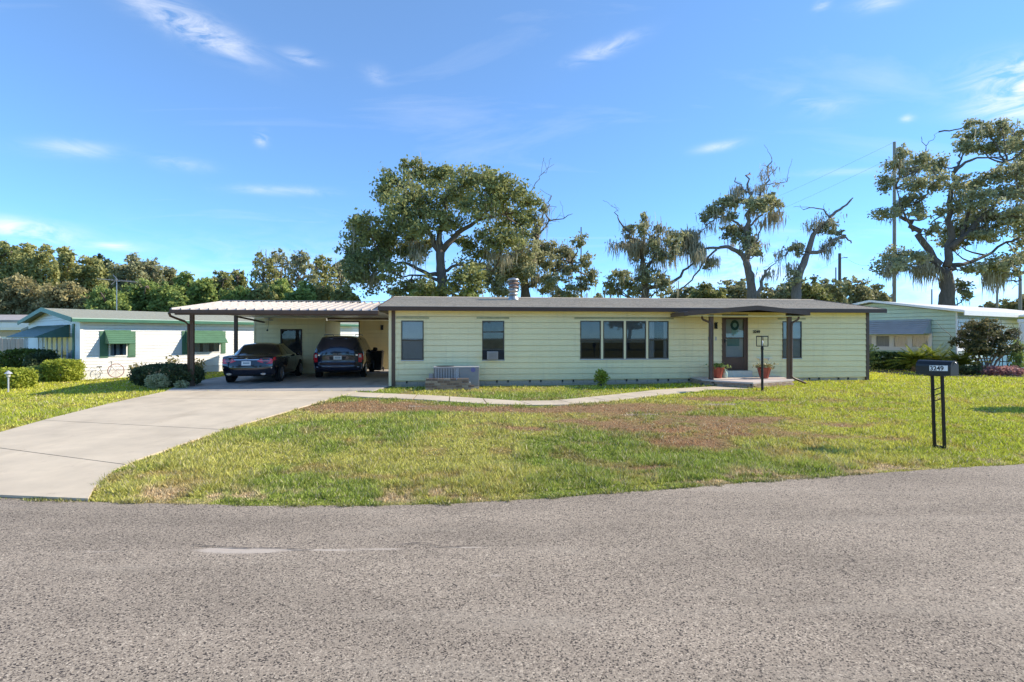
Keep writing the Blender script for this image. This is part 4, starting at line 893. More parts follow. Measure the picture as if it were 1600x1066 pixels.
    MB().hexa([(-.25, -.27, .06), (.25, -.27, .06), (.25, .27, .06), (-.25, .27, .06), (-.31, -.35, .92), (.31, -.35, .92), (.31, .35, .92), (-.31, .35, .92)]).build('body', CARBLACK, b, bevel=.03)
    MB().box(-.33, .33, -.37, .37, .925, .96).add([(-.33, -.37, .96), (.33, -.37, .96), (.33, .37, .96), (-.33, .37, .96), (-.27, -.3, 1.02), (.27, -.3, 1.02), (.27, .25, 1.03), (-.27, .25, 1.03)], [(0, 1, 5, 4), (1, 2, 6, 5), (2, 3, 7, 6), (3, 0, 4, 7), (4, 5, 6, 7)]).build('lid', CARBLACK, b, bevel=.01)
    for sx in (-.29, .26): MB().lathe([(.1, 0), (.1, .05)], 16, c=(sx, .28, .1), axis='x').build('wheel', RUBBER, b)
    MB().tube([(-.28, .40, .90), (.28, .40, .90)], .02, 8).build('handle', CARBLACK, b)
build_carport()

# ------------------------------------------------------------------ neighbouring houses
def build_white_house():
    c = Vector((-18.3, 21.7, 0)); ang = math.atan2(.8, .6); h = thing('mobile_home', 'white mobile home with green awnings and shutters left of the carport', 'house', c, ang)
    # frame: x along the long lit side (going away right), y into the building
    Wd, Lg = 9.4, 17.0; Z0, Z1 = .28, 2.42
    f = face_map(0, 0, 1, 0)
    def px2x(px): k = (px - 800) / 800; return (k * c.y - c.x) / (.6 - .8 * k)
    def pz(px, py): x = px2x(px); return CAM_H + (525 - py) * (c.y + .8 * x) / 800
    w1 = (px2x(170), px2x(199), pz(184, 557), pz(184, 519)); w2 = (px2x(300), px2x(344), pz(322, 551.5), pz(322, 519))
    siding(h, f, .1, Lg, Z0, Z1, .13, WHITE, [w1, w2], t=.012)
    MB().box(0, Lg, .05, .15, -.1, Z1).box(0, .1, .15, Wd, -.1, Z1).box(Lg - .1, Lg, .15, Wd, -.1, Z1).box(0, Lg, Wd - .1, Wd, -.1, Z1).build('wall', WHITE, h)
    MB().box(.02, Lg, -.03, .048, -.1, Z0 - .004).build('skirt', mat('white_skirt', (.66, .65, .63), .8, .15, 2), h)
    MB().box(-.015, .095, -.04, .045, -.1, Z1).build('corner_trim', WHITE, h)
    yg, rise = Wd / 2, .62; ov = .35; zE = Z1 + .1; zR = zE + .58
    top = lambda a: Z1 + .60 * (1 - abs(a - Wd / 2) / (Wd / 2))
    g = face_map(0, Wd, 0, -1)       # the gable end facing the camera; along runs from the far corner to the near one
    gw = (Wd - 7.2, Wd - 1.0, .75, 1.95)
    siding(h, g, .02, Wd - .02, Z0, Z1 + .6, .13, WHITE, [gw], t=.012, top=top)
    MB().add([(.048, 0, Z1), (.048, Wd, Z1), (.048, Wd / 2, Z1 + .6)], [(0, 1, 2)]).build('gable', WHITE, h)
    MB().add([(Lg - .02, 0, Z1), (Lg - .02, Wd, Z1), (Lg - .02, Wd / 2, Z1 + .6)], [(0, 1, 2)]).build('gable', WHITE, h)
    MB().box(-.02, .04, 0, Wd, -.1, Z0 - .004).build('skirt', MATS['white_skirt'], h)
    rf = MB(); x0, x1 = -.35, Lg + .35
    for (ya, yb2) in ((-ov, yg), (Wd + ov, yg)):
        for k in range(12):
            t0, t1 = k / 12, (k + 1) / 12; p, q = ya + (yb2 - ya) * t0, ya + (yb2 - ya) * t1; a, b = zE + (zR - zE) * t0, zE + (zR - zE) * t1
            rf.hexa([(x0, p, a - .05), (x1, p, a - .05), (x1, q, b - .05), (x0, q, b - .05), (x0, p, a + .012), (x1, p, a + .012), (x1, q, b), (x0, q, b)])
    roof = rf.build('roof', SHING_GREEN, h)
    MB().box(x0, x1, -ov - .03, -ov - .002, zE - .15, zE - .0).build('fascia', DKGREEN, roof)
    MB().box(x0, x1, -ov - .036, -ov - .032, zE - .02, zE + .012).build('drip_edge', mat('mint_edge', (.45, .62, .5), .5), roof)
    for (ya, yb2) in ((-ov, yg), (Wd + ov, yg)):
        MB().hexa([(x0 - .03, ya, zE - .16), (x0 - .002, ya, zE - .16), (x0 - .002, yb2, zR - .16), (x0 - .03, yb2, zR - .16), (x0 - .03, ya, zE + .03), (x0 - .002, ya, zE + .03), (x0 - .002, yb2, zR + .03), (x0 - .03, yb2, zR + .03)]).build('fascia', DKGREEN, roof)
    MB().box(x0, x1, -ov, 0, zE - .13, zE - .115).build('soffit', WHITE, roof)
    def awn(fm, a0, a1, zt, zb, out, m=GREEN, slats=7):
        a = MB()
        for k in range(slats):
            t0, t1 = k / slats, (k + 1) / slats; z0_, z1_ = zt + (zb - zt) * t0, zt + (zb - zt) * t1; o0, o1 = .03 + out * t0, .03 + out * t1
            a.hexa([fm(a0, o0, z0_ - .02), fm(a1, o0, z0_ - .02), fm(a1, o1, z1_ - .02), fm(a0, o1, z1_ - .02), fm(a0, o0, z0_), fm(a1, o0, z0_), fm(a1, o1 + .01, z1_ + .012), fm(a0, o1 + .01, z1_ + .012)])
        w_ = a.build('awning', m, h)
        for aa in (a0, a1 - .015):
            MB().add([fm(aa, .03, zt), fm(aa, .03, zb), fm(aa, .03 + out, zb - .02), fm(aa + .015, .03, zt), fm(aa + .015, .03, zb), fm(aa + .015, .03 + out, zb - .02)], [(0, 1, 2), (5, 4, 3), (0, 2, 5, 3), (0, 3, 4, 1), (1, 4, 5, 2)]).build('awning_side', m, w_)
        return w_
    for i, (w_, sh, at, ab) in enumerate([(w1, (px2x(155.5), px2x(168.8), px2x(199.2), px2x(211.5)), (516, 536.5, 163, 204, 165), None), (w2, (px2x(284), px2x(295), px2x(345), px2x(352)), (516.5, 535.5, 290, 347, 291), None)]):
        window(h, f, *w_, .0, 'curtain', WHITE, .05, False, [(0, .25), (.38, .62), (.8, 1)])
        pxm = (w_[0] + w_[1]) / 2
        zt = pz(184 if i == 0 else 320, 517.5); zb = pz(184 if i == 0 else 320, 558.2 if i == 0 else 553)
        for (a, b) in ((sh[0], sh[1]), (sh[2], sh[3])):
            s = MB().box(a, b, -.04, -.013, zb, zt)
            s.box(a + .04, b - .04, -.05, -.041, zb + .06, (zb + zt) / 2 - .03).box(a + .04, b - .04, -.05, -.041, (zb + zt) / 2 + .03, zt - .06)
            s.build('shutter', GREEN, h)
        pm = 184 if i == 0 else 320
        awn(f, px2x(at[2]), px2x(at[3]), pz(pm, at[0]), pz(pm, at[1]) , .62)
    # gable end: big awning over a bank of windows, two plain panes wide each
    n = 7; ww = (gw[1] - gw[0]) / n
    for k in range(n): window(h, g, gw[0] + k * ww, gw[0] + (k + 1) * ww - .02, gw[2], gw[3], 0, 'dark', WHITE, .05)
    awn(g, gw[0] - .1, gw[1] + .1 - .6, 2.28, 1.72, 1.15, mat('teal_awning', (.05, .13, .12), .45, .2, 3))
    MB().box(-.05, -.015, .75, 1.0, .2, 2.3).build('side_panel', DKGREEN, h)
    # small lean-to roof on the far side
    MB().hexa([(0.2, Wd, 2.30), (8, Wd, 2.30), (8, Wd + 3.0, 2.02), (0.2, Wd + 3.0, 2.02), (0.2, Wd, 2.42), (8, Wd, 2.42), (8, Wd + 3.0, 2.16), (0.2, Wd + 3.0, 2.16)]).build('lean_to_roof', SHING_GREEN, h)
    MB().box(.3, .4, Wd + 2.8, Wd + 2.9, 0, 2.05).build('post', WHITE, h)
    lt = MB()
    for k in range(7):
        lt.bar((.25, Wd + .2 + k * .25, .8), (.25, Wd + .2 + k * .25 + .5, 1.6), .03); lt.bar((.27, Wd + .7 + k * .25, .8), (.27, Wd + .2 + k * .25, 1.6), .03)
    lt.build('lattice', WHITE, h, kind='stuff')
    # antenna
    a = thing('tv_antenna', 'old television antenna on a thin mast above the white house roof', 'antenna', tuple(W(182.5, 491, 30.5)), 0)
    H = 54 * 30.5 / 800
    MB().tube([(0, 0, -.3), (0, 0, H + .05)], .025, 6).build('mast', ALU, a)
    MB().tube([(-1.0, -.2, H + .02), (.85, .25, H - .12)], .022, 6).build('boom', ALU, a)
    el = MB()
    for k in range(12):
        t = k / 11; p = Vector((-1.0, -.2, H + .02)).lerp(Vector((.85, .25, H - .12)), t); L_ = .2 + .35 * t
        el.tube([p + Vector((-.15, L_, .05)), p, p + Vector((.15, -L_, .02))], .012, 4)
    el.tube([(-.28, .1, H + .28), (.02, 0, H), (-.25, -.1, H - .3)], .03, 4)
    el.build('elements', ALU, a, kind='stuff')
build_white_house()

def build_far_left():
    h = thing('mobile_home', 'low white building with flat grey roof at the left edge', 'house', (-45, 36, 0), R(4))
    MB().box(0, 15.0, 0, 8, 0, 2.2).build('wall', WHITE, h)
    MB().box(-.5, 15.5, -.6, 8.5, 2.75, 2.9).add([(-.5, -.6, 2.9), (15.5, -.6, 2.9), (15.5, 4, 3.45), (-.5, 4, 3.45), (15.5, 8.5, 2.9), (-.5, 8.5, 2.9)], [(0, 1, 2, 3), (3, 2, 4, 5), (1, 4, 2), (0, 3, 5)]).build('roof', mat('grey_flat_roof', (.36, .34, .33), .8, .15, 2), h)
    MB().box(-.4, 15.4, -.55, -.5, 2.35, 2.74).box(-.4, 15.4, -.5, 0, 2.2, 2.36).build('fascia', WHITE, h)
    MB().box(-.3, 15.2, -.06, -.01, 1.75, 2.15).build('shade_band', mat('beige_band', (.48, .42, .35), .8), h)
    for (a, b) in ((9.3, 10.6), (12.6, 13.6)):
        window(h, face_map(0, 0, 1, 0), a, b, .9, 1.7, .5, 'blind')
    fn = thing('fence', 'grey weathered board fence between the two white buildings', 'fence', (-33.2, 33.0, 0), R(8))
    rg = random.Random(2)
    me = MB().box(0, .14, 0, .03, 0, 1.6).mesh('board'); me.materials.append(WOODF)
    for k in range(34):
        o = bpy.data.objects.new('board', me); C.objects.link(o); o.parent = fn; o.location = (k * .155, rg.uniform(-.01, .01), rg.uniform(-.03, .03)); o.rotation_euler = (0, rg.uniform(-.01, .01), 0)
    for k in range(3): MB().box(k * 2.4, k * 2.4 + .1, .035, .13, 0, 1.75).build('post', WOODF, fn)
    for z in (.4, 1.25): MB().box(0, 5.3, .035, .08, z, z + .09).build('rail', WOODF, fn)
    # white house seen through the carport window
    b = thing('shed', 'small white building with mint roof edge seen through the carport window', 'shed', (-17.2, 44, 0), R(6))
    MB().box(-1, 3.3, 0, 4, 0, 3.0).build('wall', WHITE, b)
    MB().box(-1.3, 4.4, -.6, 4.5, 3.05, 3.3).build('roof', mat('mint_edge2', (.4, .55, .5), .5), b)
    window(b, face_map(0, 0, 1, 0), .2, 1.2, 1.2, 2.2, .5, 'blind')
build_far_left()

def build_green_house():
    c = Vector((21.7, 25.0, .05)); ang = math.atan2(.48, .877); h = thing('mobile_home', 'mint green mobile home with white roof edge and grey awning, right side', 'house', c, ang)
    Wd, Lg = 7.3, 17; Z0, Z1 = .25, 2.88
    d = (.877, .48); v = (-.48, .877)
    def gx(px): k = (px - 800) / 800; return (k * c.y - c.x) / (v[0] - v[1] * k)     # distance from the near corner along the gable end
    def gz(px, py): y = gx(px); return CAM_H - .05 + (525 - py) * (c.y + v[1] * y) / 800
    g = face_map(0, Wd, 0, -1); A = lambda px: Wd - gx(px)
    rise = .66; top = lambda a: Z1 + rise * (1 - abs(a - Wd / 2) / (Wd / 2))
    wz0, wz1 = gz(1410, 543.5), gz(1410, 523.5)
    ws = [(A(1340), A(1364)), (A(1368), A(1391.5)), (A(1395.5), A(1420)), (A(1424), A(1452))]
    siding(h, g, .03, Wd - .03, Z0, Z1 + rise, .2042, MINT, [(max(ws[0][0], .1), ws[3][1], wz0, wz1)], top=top, t=.028, gap=.026)
    MB().add([(.05, 0, Z1), (.05, Wd, Z1), (.05, Wd / 2, Z1 + rise)], [(0, 1, 2)]).box(.05, .15, 0, Wd, 0, Z1).box(.15, Lg, 0.06, .16, 0, Z1).box(.15, Lg, Wd - .1, Wd, 0, Z1).build('wall', MINT, h)
    CRM = mat('cream_window_frame', (.74, .70, .62), .5)
    for a, b in ws: window(h, g, max(a, .1), b, wz0, wz1, 0, 'curtain', CRM, .05, False, [(0, 1)])
    for (a, b) in zip(ws, ws[1:]): q = MB(); fbox(g, q, a[1] + .003, b[0] - .003, -.02, .035, wz0, wz1); q.build('mullion', CRM, h)
    q = MB(); fbox(g, q, max(ws[0][0] - .25, .02), ws[3][1] + .14, .02, .07, wz0 - .14, wz0 - .002); q.build('sill', CRM, h)
    q = MB(); fbox(g, q, ws[3][1] + .003, ws[3][1] + .14, .0, .06, wz0, wz1 + .1); q.build('frame_side', CRM, h)
    # slatted awning
    a0, a1 = max(A(1350), .3), A(1455); zt, zb = gz(1400, 499.5), gz(1400, 521.5)
    aw = None
    n = 7
    for k in range(n):
        t0 = k / n; t1 = (k + 1) / n; z1_, z0_ = zt + (zb - zt) * t0, zt + (zb - zt) * t1; o0, o1 = .05 + .75 * t0, .05 + .75 * t1
        q = MB().hexa([g(a0, o0, z1_ - .03), g(a1, o0, z1_ - .03), g(a1, o1, z0_ - .03), g(a0, o1, z0_ - .03), g(a0, o0, z1_ - .01), g(a1, o0, z1_ - .01), g(a1, o1 + .09, z0_ - .02), g(a0, o1 + .09, z0_ - .02)])
        if aw is None: aw = q.build('awning', GREYALU, h)
        else: q.build('awning_slat', GREYALU, aw)
    MB().add([g(a1, .05, zt), g(a1, .05, zb), g(a1, .82, zb), g(a1 + .02, .05, zt), g(a1 + .02, .05, zb), g(a1 + .02, .82, zb)], [(0, 1, 2), (5, 4, 3), (0, 2, 5, 3), (0, 3, 4, 1)]).build('awning_side', GREYALU, aw)
    # long side: white lapped wall in the sun, the bush's shade painted along its base
    f = face_map(0, 0, 1, 0)
    siding(h, f, .08, Lg, .95, Z1 - .25, .2042, WHITE, t=.03, gap=.03)
    siding(h, f, .08, Lg, .12, .94, .2042, mat('base_shade_siding', (.52, .64, .62), .5, .05, 2))  # blue-green lower courses carry the bush's shade in their colour
    MB().box(0, .078, -.03, .055, 0, Z1).build('corner_trim', WHITE, h)
    MB().box(.08, Lg, -.05, .05, Z1 - .245, Z1 - .02).build('beam', mat('pale_blue_beam', (.36, .47, .55), .5), h)
    ov = .45; zE = Z1 + .0; zR = zE + .72
    x0, x1 = -.45, Lg + .4
    rf = MB()
    for (ya, yb_) in ((-ov, Wd / 2), (Wd + ov, Wd / 2)):
        rf.hexa([(x0, ya, zE), (x1, ya, zE), (x1, yb_, zR), (x0, yb_, zR), (x0, ya, zE + .06), (x1, ya, zE + .06), (x1, yb_, zR + .06), (x0, yb_, zR + .06)])
    roof = rf.build('roof', mat('white_roof', (.74, .73, .71), .5, .06, 2), h)
    for (ya, yb_) in ((-ov, Wd / 2), (Wd + ov, Wd / 2)):
        MB().hexa([(x0 - .03, ya, zE - .02), (x0 - .002, ya, zE - .02), (x0 - .002, yb_, zR - .02), (x0 - .03, yb_, zR - .02), (x0 - .03, ya, zE + .09), (x0 - .002, ya, zE + .09), (x0 - .002, yb_, zR + .09), (x0 - .03, yb_, zR + .09)]).build('fascia', WHITE, roof)
    MB().box(x0, x1, -ov - .03, -ov - .002, zE - .16, zE + .07).build('fascia', WHITE, roof)
    # patio roof with its white column
    MB().box(6.0, Lg, -1.9, -ov - .035, Z1 - .12, Z1 - .04).build('patio_roof', WHITE, roof)
    for k in range(14): MB().box(6.2 + k * .75, 6.28 + k * .75, -1.9, -ov - .04, Z1 - .038, Z1 - .0).build('roof_rib', WHITE, roof)
    MB().box(6.0, Lg, -1.96, -1.902, Z1 - .40, Z1 - .04).build('patio_beam', MATS['pale_blue_beam'], roof)
    p = W(1598, 0, 25.6); col = thing('column', 'thick white round column holding up the patio roof at the right edge', 'column', (p.x + .15, 25.6, .02), 0)
    MB().lathe([(.30, 0), (.30, .15), (.25, .2), (.25, 2.4), (.30, 2.44), (.30, 2.6)], 20).build('shaft', WHITE, col, smooth=False)
    pt = MB().prism([(18.2, 21.4), (30, 25), (30, 32), (23.6, 26)], -.02, .05).build('patio', mat('patio_concrete', (.6, .52, .46), .9, .1, 2), kind='structure'); pt['label'] = 'pale concrete patio beside the mint green house'
    # bistro table and chairs
    p = W(1570, 0, 24.6); t = thing('patio_table', 'small dark metal bistro table on the patio', 'table', (p.x, 24.6, .05), 0)
    MB().lathe([(.38, .98), (.40, 1.0), (.40, 1.02), (0, 1.03)], 20).build('table_top', BLACK, t)
    for q in range(4):
        a = q * math.pi / 2 + .4; MB().tube([(.30 * math.cos(a), .30 * math.sin(a), 0), (.18 * math.cos(a), .18 * math.sin(a), .5), (.28 * math.cos(a), .28 * math.sin(a), .98)], .018, 6).build('leg', BLACK, t)
    MB().tube([(.2 * math.cos(q * .5), .2 * math.sin(q * .5), .5) for q in range(13)], .012, 5).build('brace_ring', BLACK, t)
    def chair(x, y, rz, lab):
        ch = thing('patio_chair', lab, 'chair', (x, y, .05), rz, 'metal chairs at the patio table')
        MB().box(-.22, .22, -.22, .22, .62, .65).build('seat', BLACK, ch)
        for sx, sy in ((-1, -1), (1, -1), (1, 1), (-1, 1)): MB().tube([(sx * .23, sy * .23, 0), (sx * .2, sy * .2, .62)], .015, 6).build('leg', BLACK, ch)
        b = MB().tube([(-.2, .2, .62), (-.22, .26, 1.1), (-.1, .28, 1.2), (.1, .28, 1.2), (.22, .26, 1.1), (.2, .2, .62)], .016, 6)
        for k in range(3): b.tube([(-.1 + k * .1, .22, .64), (-.1 + k * .1, .275, 1.19)], .008, 5)
        b.build('backrest', BLACK, ch)
    chair(p.x + .85, 24.9, R(-70), 'dark metal chair right of the bistro table near the white column'); chair(p.x - .6, 25.0, R(50), 'dark metal chair left of the bistro table behind the red shrub')
build_green_house()

# ------------------------------------------------------------------ cars
def smooth_interp(x, xs, ys):
    """Monotone-ish cubic (Catmull-Rom) through the stations."""
    x = np.asarray(x, float); xs = np.asarray(xs, float); ys = np.asarray(ys, float)
    m = np.gradient(ys, xs); i = np.clip(np.searchsorted(xs, x) - 1, 0, len(xs) - 2); h = xs[i + 1] - xs[i]; t = np.clip((x - xs[i]) / h, 0, 1)
    return (2 * t**3 - 3 * t**2 + 1) * ys[i] + (t**3 - 2 * t**2 + t) * h * m[i] + (-2 * t**3 + 3 * t**2) * ys[i + 1] + (t**3 - t**2) * h * m[i + 1]
class CarShell:
    """Body described by its length stations: half width, belt height, top height, roof half width. Rear face leans by rear(z)."""
    def __init__(s, st, rear, zlow):
        s.Y = [q[0] for q in st]; s.Wd = [q[1] for q in st]; s.B = [q[2] for q in st]; s.T = [q[3] for q in st]; s.RW = [q[4] for q in st]; s.rear = rear; s.zlow = zlow; s.L = s.Y[-1]
    def point(s, y, u):
        """u 0..1: sill to belt 0-.45, belt to roof edge .45-.75, roof edge to centre line .75-1"""
        w = smooth_interp(y, s.Y, s.Wd); b = smooth_interp(y, s.Y, s.B); t = np.maximum(smooth_interp(y, s.Y, s.T), b + .01); rw = np.minimum(smooth_interp(y, s.Y, s.RW), w)
        u = np.asarray(u, float); y = np.asarray(y, float)
        k = np.clip(u / .45, 0, 1); zl = s.zlow + .10 * (1 - np.clip(np.minimum(y, s.L - y) / .5, 0, 1))
        z1 = zl + (b - zl) * k; x1 = w * (0.93 + .07 * np.sin(np.clip(k * 1.25, 0, 1) * math.pi * .62) - .015 * np.clip((k - .75) / .25, 0, 1))
        k2 = np.clip((u - .45) / .30, 0, 1); edge = t - .05 * np.clip((t - b) / .3, 0, 1); z2 = b + (edge - b) * k2; x2 = w * .985 + (rw - w * .985) * (k2 ** 1.15)
        k3 = np.clip((u - .75) / .25, 0, 1); z3 = edge + (t - edge) * np.sin(k3 * math.pi / 2); x3 = rw * (1 - k3)
        x = np.where(u < .45, x1, np.where(u < .75, x2, x3)); z = np.where(u < .45, z1, np.where(u < .75, z2, z3))
        yy = y + s.rear(z) * np.exp(-y / .7) + .16 * (x / np.maximum(w, .01)) ** 4 * np.exp(-y / .25)
        return np.stack([x, yy, z], -1)
    def body(s, parent, m, nx=70, nu=26):
        ys = np.concatenate([np.linspace(0, .5, 10)[:-1], np.linspace(.5, s.L, nx)]); us = np.concatenate([np.linspace(0, .45, 10)[:-1], np.linspace(.45, .75, 8)[:-1], np.linspace(.75, 1, 8)])
        A, B = np.meshgrid(ys, us, indexing='ij'); P = s.point(A.ravel(), B.ravel()).reshape(len(ys), len(us), 3)
        Q = P[:, ::-1].copy(); Q[..., 0] *= -1; G = np.concatenate([P, Q[:, 1:]], 1); n, k = G.shape[:2]
        i, j = np.meshgrid(np.arange(n - 1), np.arange(k - 1), indexing='ij'); a = (i * k + j).ravel(); F = [tuple(q) for q in np.stack([a, a + k, a + k + 1, a + 1], 1)]
        V = [tuple(v) for v in G.reshape(-1, 3)]
        # end caps as ladders between the two sides, and the underside
        h = len(us)
        for e in (0, n - 1):
            row = [e * k + q for q in range(k)]
            for q in range(h - 1):
                l0, l1, r0, r1 = row[q], row[q + 1], row[k - 1 - q], row[k - 2 - q]
                if q == h - 2: F.append((l0, l1, r0) if e == 0 else (r0, l1, l0)); continue
                if e == 0:
                    prev0, prev1 = l0, l1
                    for t in range(1, 7):
                        tt = t / 7
                        def mk(a_, b_):
                            va, vb = V[a_], V[b_]; xx = va[0] + (vb[0] - va[0]) * tt; V.append((xx, va[1] - .16 * (1 - (2 * tt - 1) ** 4) , va[2])); return len(V) - 1
                        c0 = s._c.setdefault((q, t), None) or mk(l0, r0); s._c[(q, t)] = c0
                        c1 = s._c.setdefault((q + 1, t), None) or mk(l1, r1); s._c[(q + 1, t)] = c1
                        F.append((prev0, prev1, c1, c0)); prev0, prev1 = c0, c1
                    F.append((prev0, prev1, r1, r0))
                else: F.append((r0, r1, l1, l0))
        me = bpy.data.meshes.new('body'); me.from_pydata(V, [], F); me.update(); me.shade_smooth(); me.set_sharp_from_angle(angle=R(40))
        return link_mesh('body', me, m, parent)
    _c = {}
    def patch(s, name, m, parent, y0, y1, u0, u1, side=1, off=.006, n=12, k=6, y0b=None, y1b=None, smooth=True):
        """Skin patch lifted off the shell; y bounds may differ at the lower (u0) and upper (u1) edge."""
        y0b = y0 if y0b is None else y0b; y1b = y1 if y1b is None else y1b; T, U = np.meshgrid(np.linspace(0, 1, n), np.linspace(0, 1, k), indexing='ij')
        Yv = (y0 + (y0b - y0) * U) * (1 - T) + (y1 + (y1b - y1) * U) * T; Uv = u0 + (u1 - u0) * U
        P = s.point(Yv.ravel(), Uv.ravel()); P1 = s.point(Yv.ravel() + .01, Uv.ravel()); P2 = s.point(Yv.ravel(), np.minimum(Uv.ravel() + .006, 1)); P0 = s.point(Yv.ravel(), np.minimum(Uv.ravel() + .006, 1) - .012)
        N = np.cross(P1 - P, P2 - P0); N /= np.maximum(np.linalg.norm(N, axis=1)[:, None], 1e-9); N *= np.sign((N[:, :1] * 1) + (N[:, 2:] * 1) + 1e-9)
        P = P + N * off
        if side < 0: P[:, 0] *= -1
        i, j = np.meshgrid(np.arange(n - 1), np.arange(k - 1), indexing='ij'); a = (i * k + j).ravel(); F = np.stack([a, a + k, a + k + 1, a + 1], 1)
        return np_mesh(name, P, F, m, parent, smooth=smooth)
    def roofpatch(s, name, m, parent, ya, yb_, u0=.77, yin=0, off=.008, n=14):
        """Patch across the whole roof or deck from side to side (rear window, windscreen)."""
        T, U = np.meshgrid(np.linspace(0, 1, n), np.linspace(-1, 1, 17), indexing='ij'); Yv = ya + (yb_ - ya) * T; uu = 1 - (1 - (u0 + yin * T)) * np.abs(U)
        P = s.point(Yv.ravel(), uu.ravel()); P[:, 0] *= np.sign(U.ravel() + 1e-12); P2 = s.point(Yv.ravel() + .02, uu.ravel()); sl = (P2[:, 2] - P[:, 2]) / .02
        P[:, 2] += off / np.sqrt(1 + sl ** 2); P[:, 1] -= off * sl / np.sqrt(1 + sl ** 2)
        k = 17; i, j = np.meshgrid(np.arange(n - 1), np.arange(k - 1), indexing='ij'); a = (i * k + j).ravel()
        return np_mesh(name, P, np.stack([a, a + k, a + k + 1, a + 1], 1), m, parent, smooth=True)
    def rear_y(s, x, z):
        """Outer rear surface: y at lateral x, height z."""
        w = float(smooth_interp(0, s.Y, s.Wd)); return float(s.rear(z)) + .16 * min(1, abs(x) / w) ** 4
def rear_patch(s, name, m, parent, outline, off=.012, th=.0, curve=True):
    """Flat-ish plate following the tail: outline of (x, z), given thickness off."""
    pts = [(x, s.rear_y(x, z) - off, z) for x, z in outline]; back = [(x, s.rear_y(x, z) + .02, z) for x, z in outline]; n = len(pts)
    return MB().add(pts + back, [tuple(range(n))] + [(i, n + i, n + (i + 1) % n, (i + 1) % n) for i in range(n)]).build(name, m, parent)
def wheel(parent, x, y, r, w, side, spokes=10):
    t = MB().lathe([(r * .62, -w / 2), (r * .93, -w / 2), (r, -w / 2 + .03), (r, w / 2 - .03), (r * .93, w / 2), (r * .62, w / 2)], 28, axis='x').build('wheel', RUBBER, parent, loc=(x, y, r), smooth=False)
    rim = MB().lathe([(r * .66, 0), (r * .66, .02), (r * .60, .025), (r * .58, .0)], 28, c=(side * (w / 2 - .01), 0, 0), axis='x')
    for k in range(spokes):
        a = 2 * math.pi * k / spokes; rim.bar((side * (w / 2 - .004), .06 * math.cos(a), .06 * math.sin(a)), (side * (w / 2 - .004), r * .60 * math.cos(a), r * .60 * math.sin(a)), .035, .03)
    rim.lathe([(.07, -.02), (.07, .02), (.03, .03)], 14, c=(side * (w / 2 - .01), 0, 0), axis='x').build('rim', mat('alloy', (.45, .45, .46), .3, metal=.9), t)
    return t

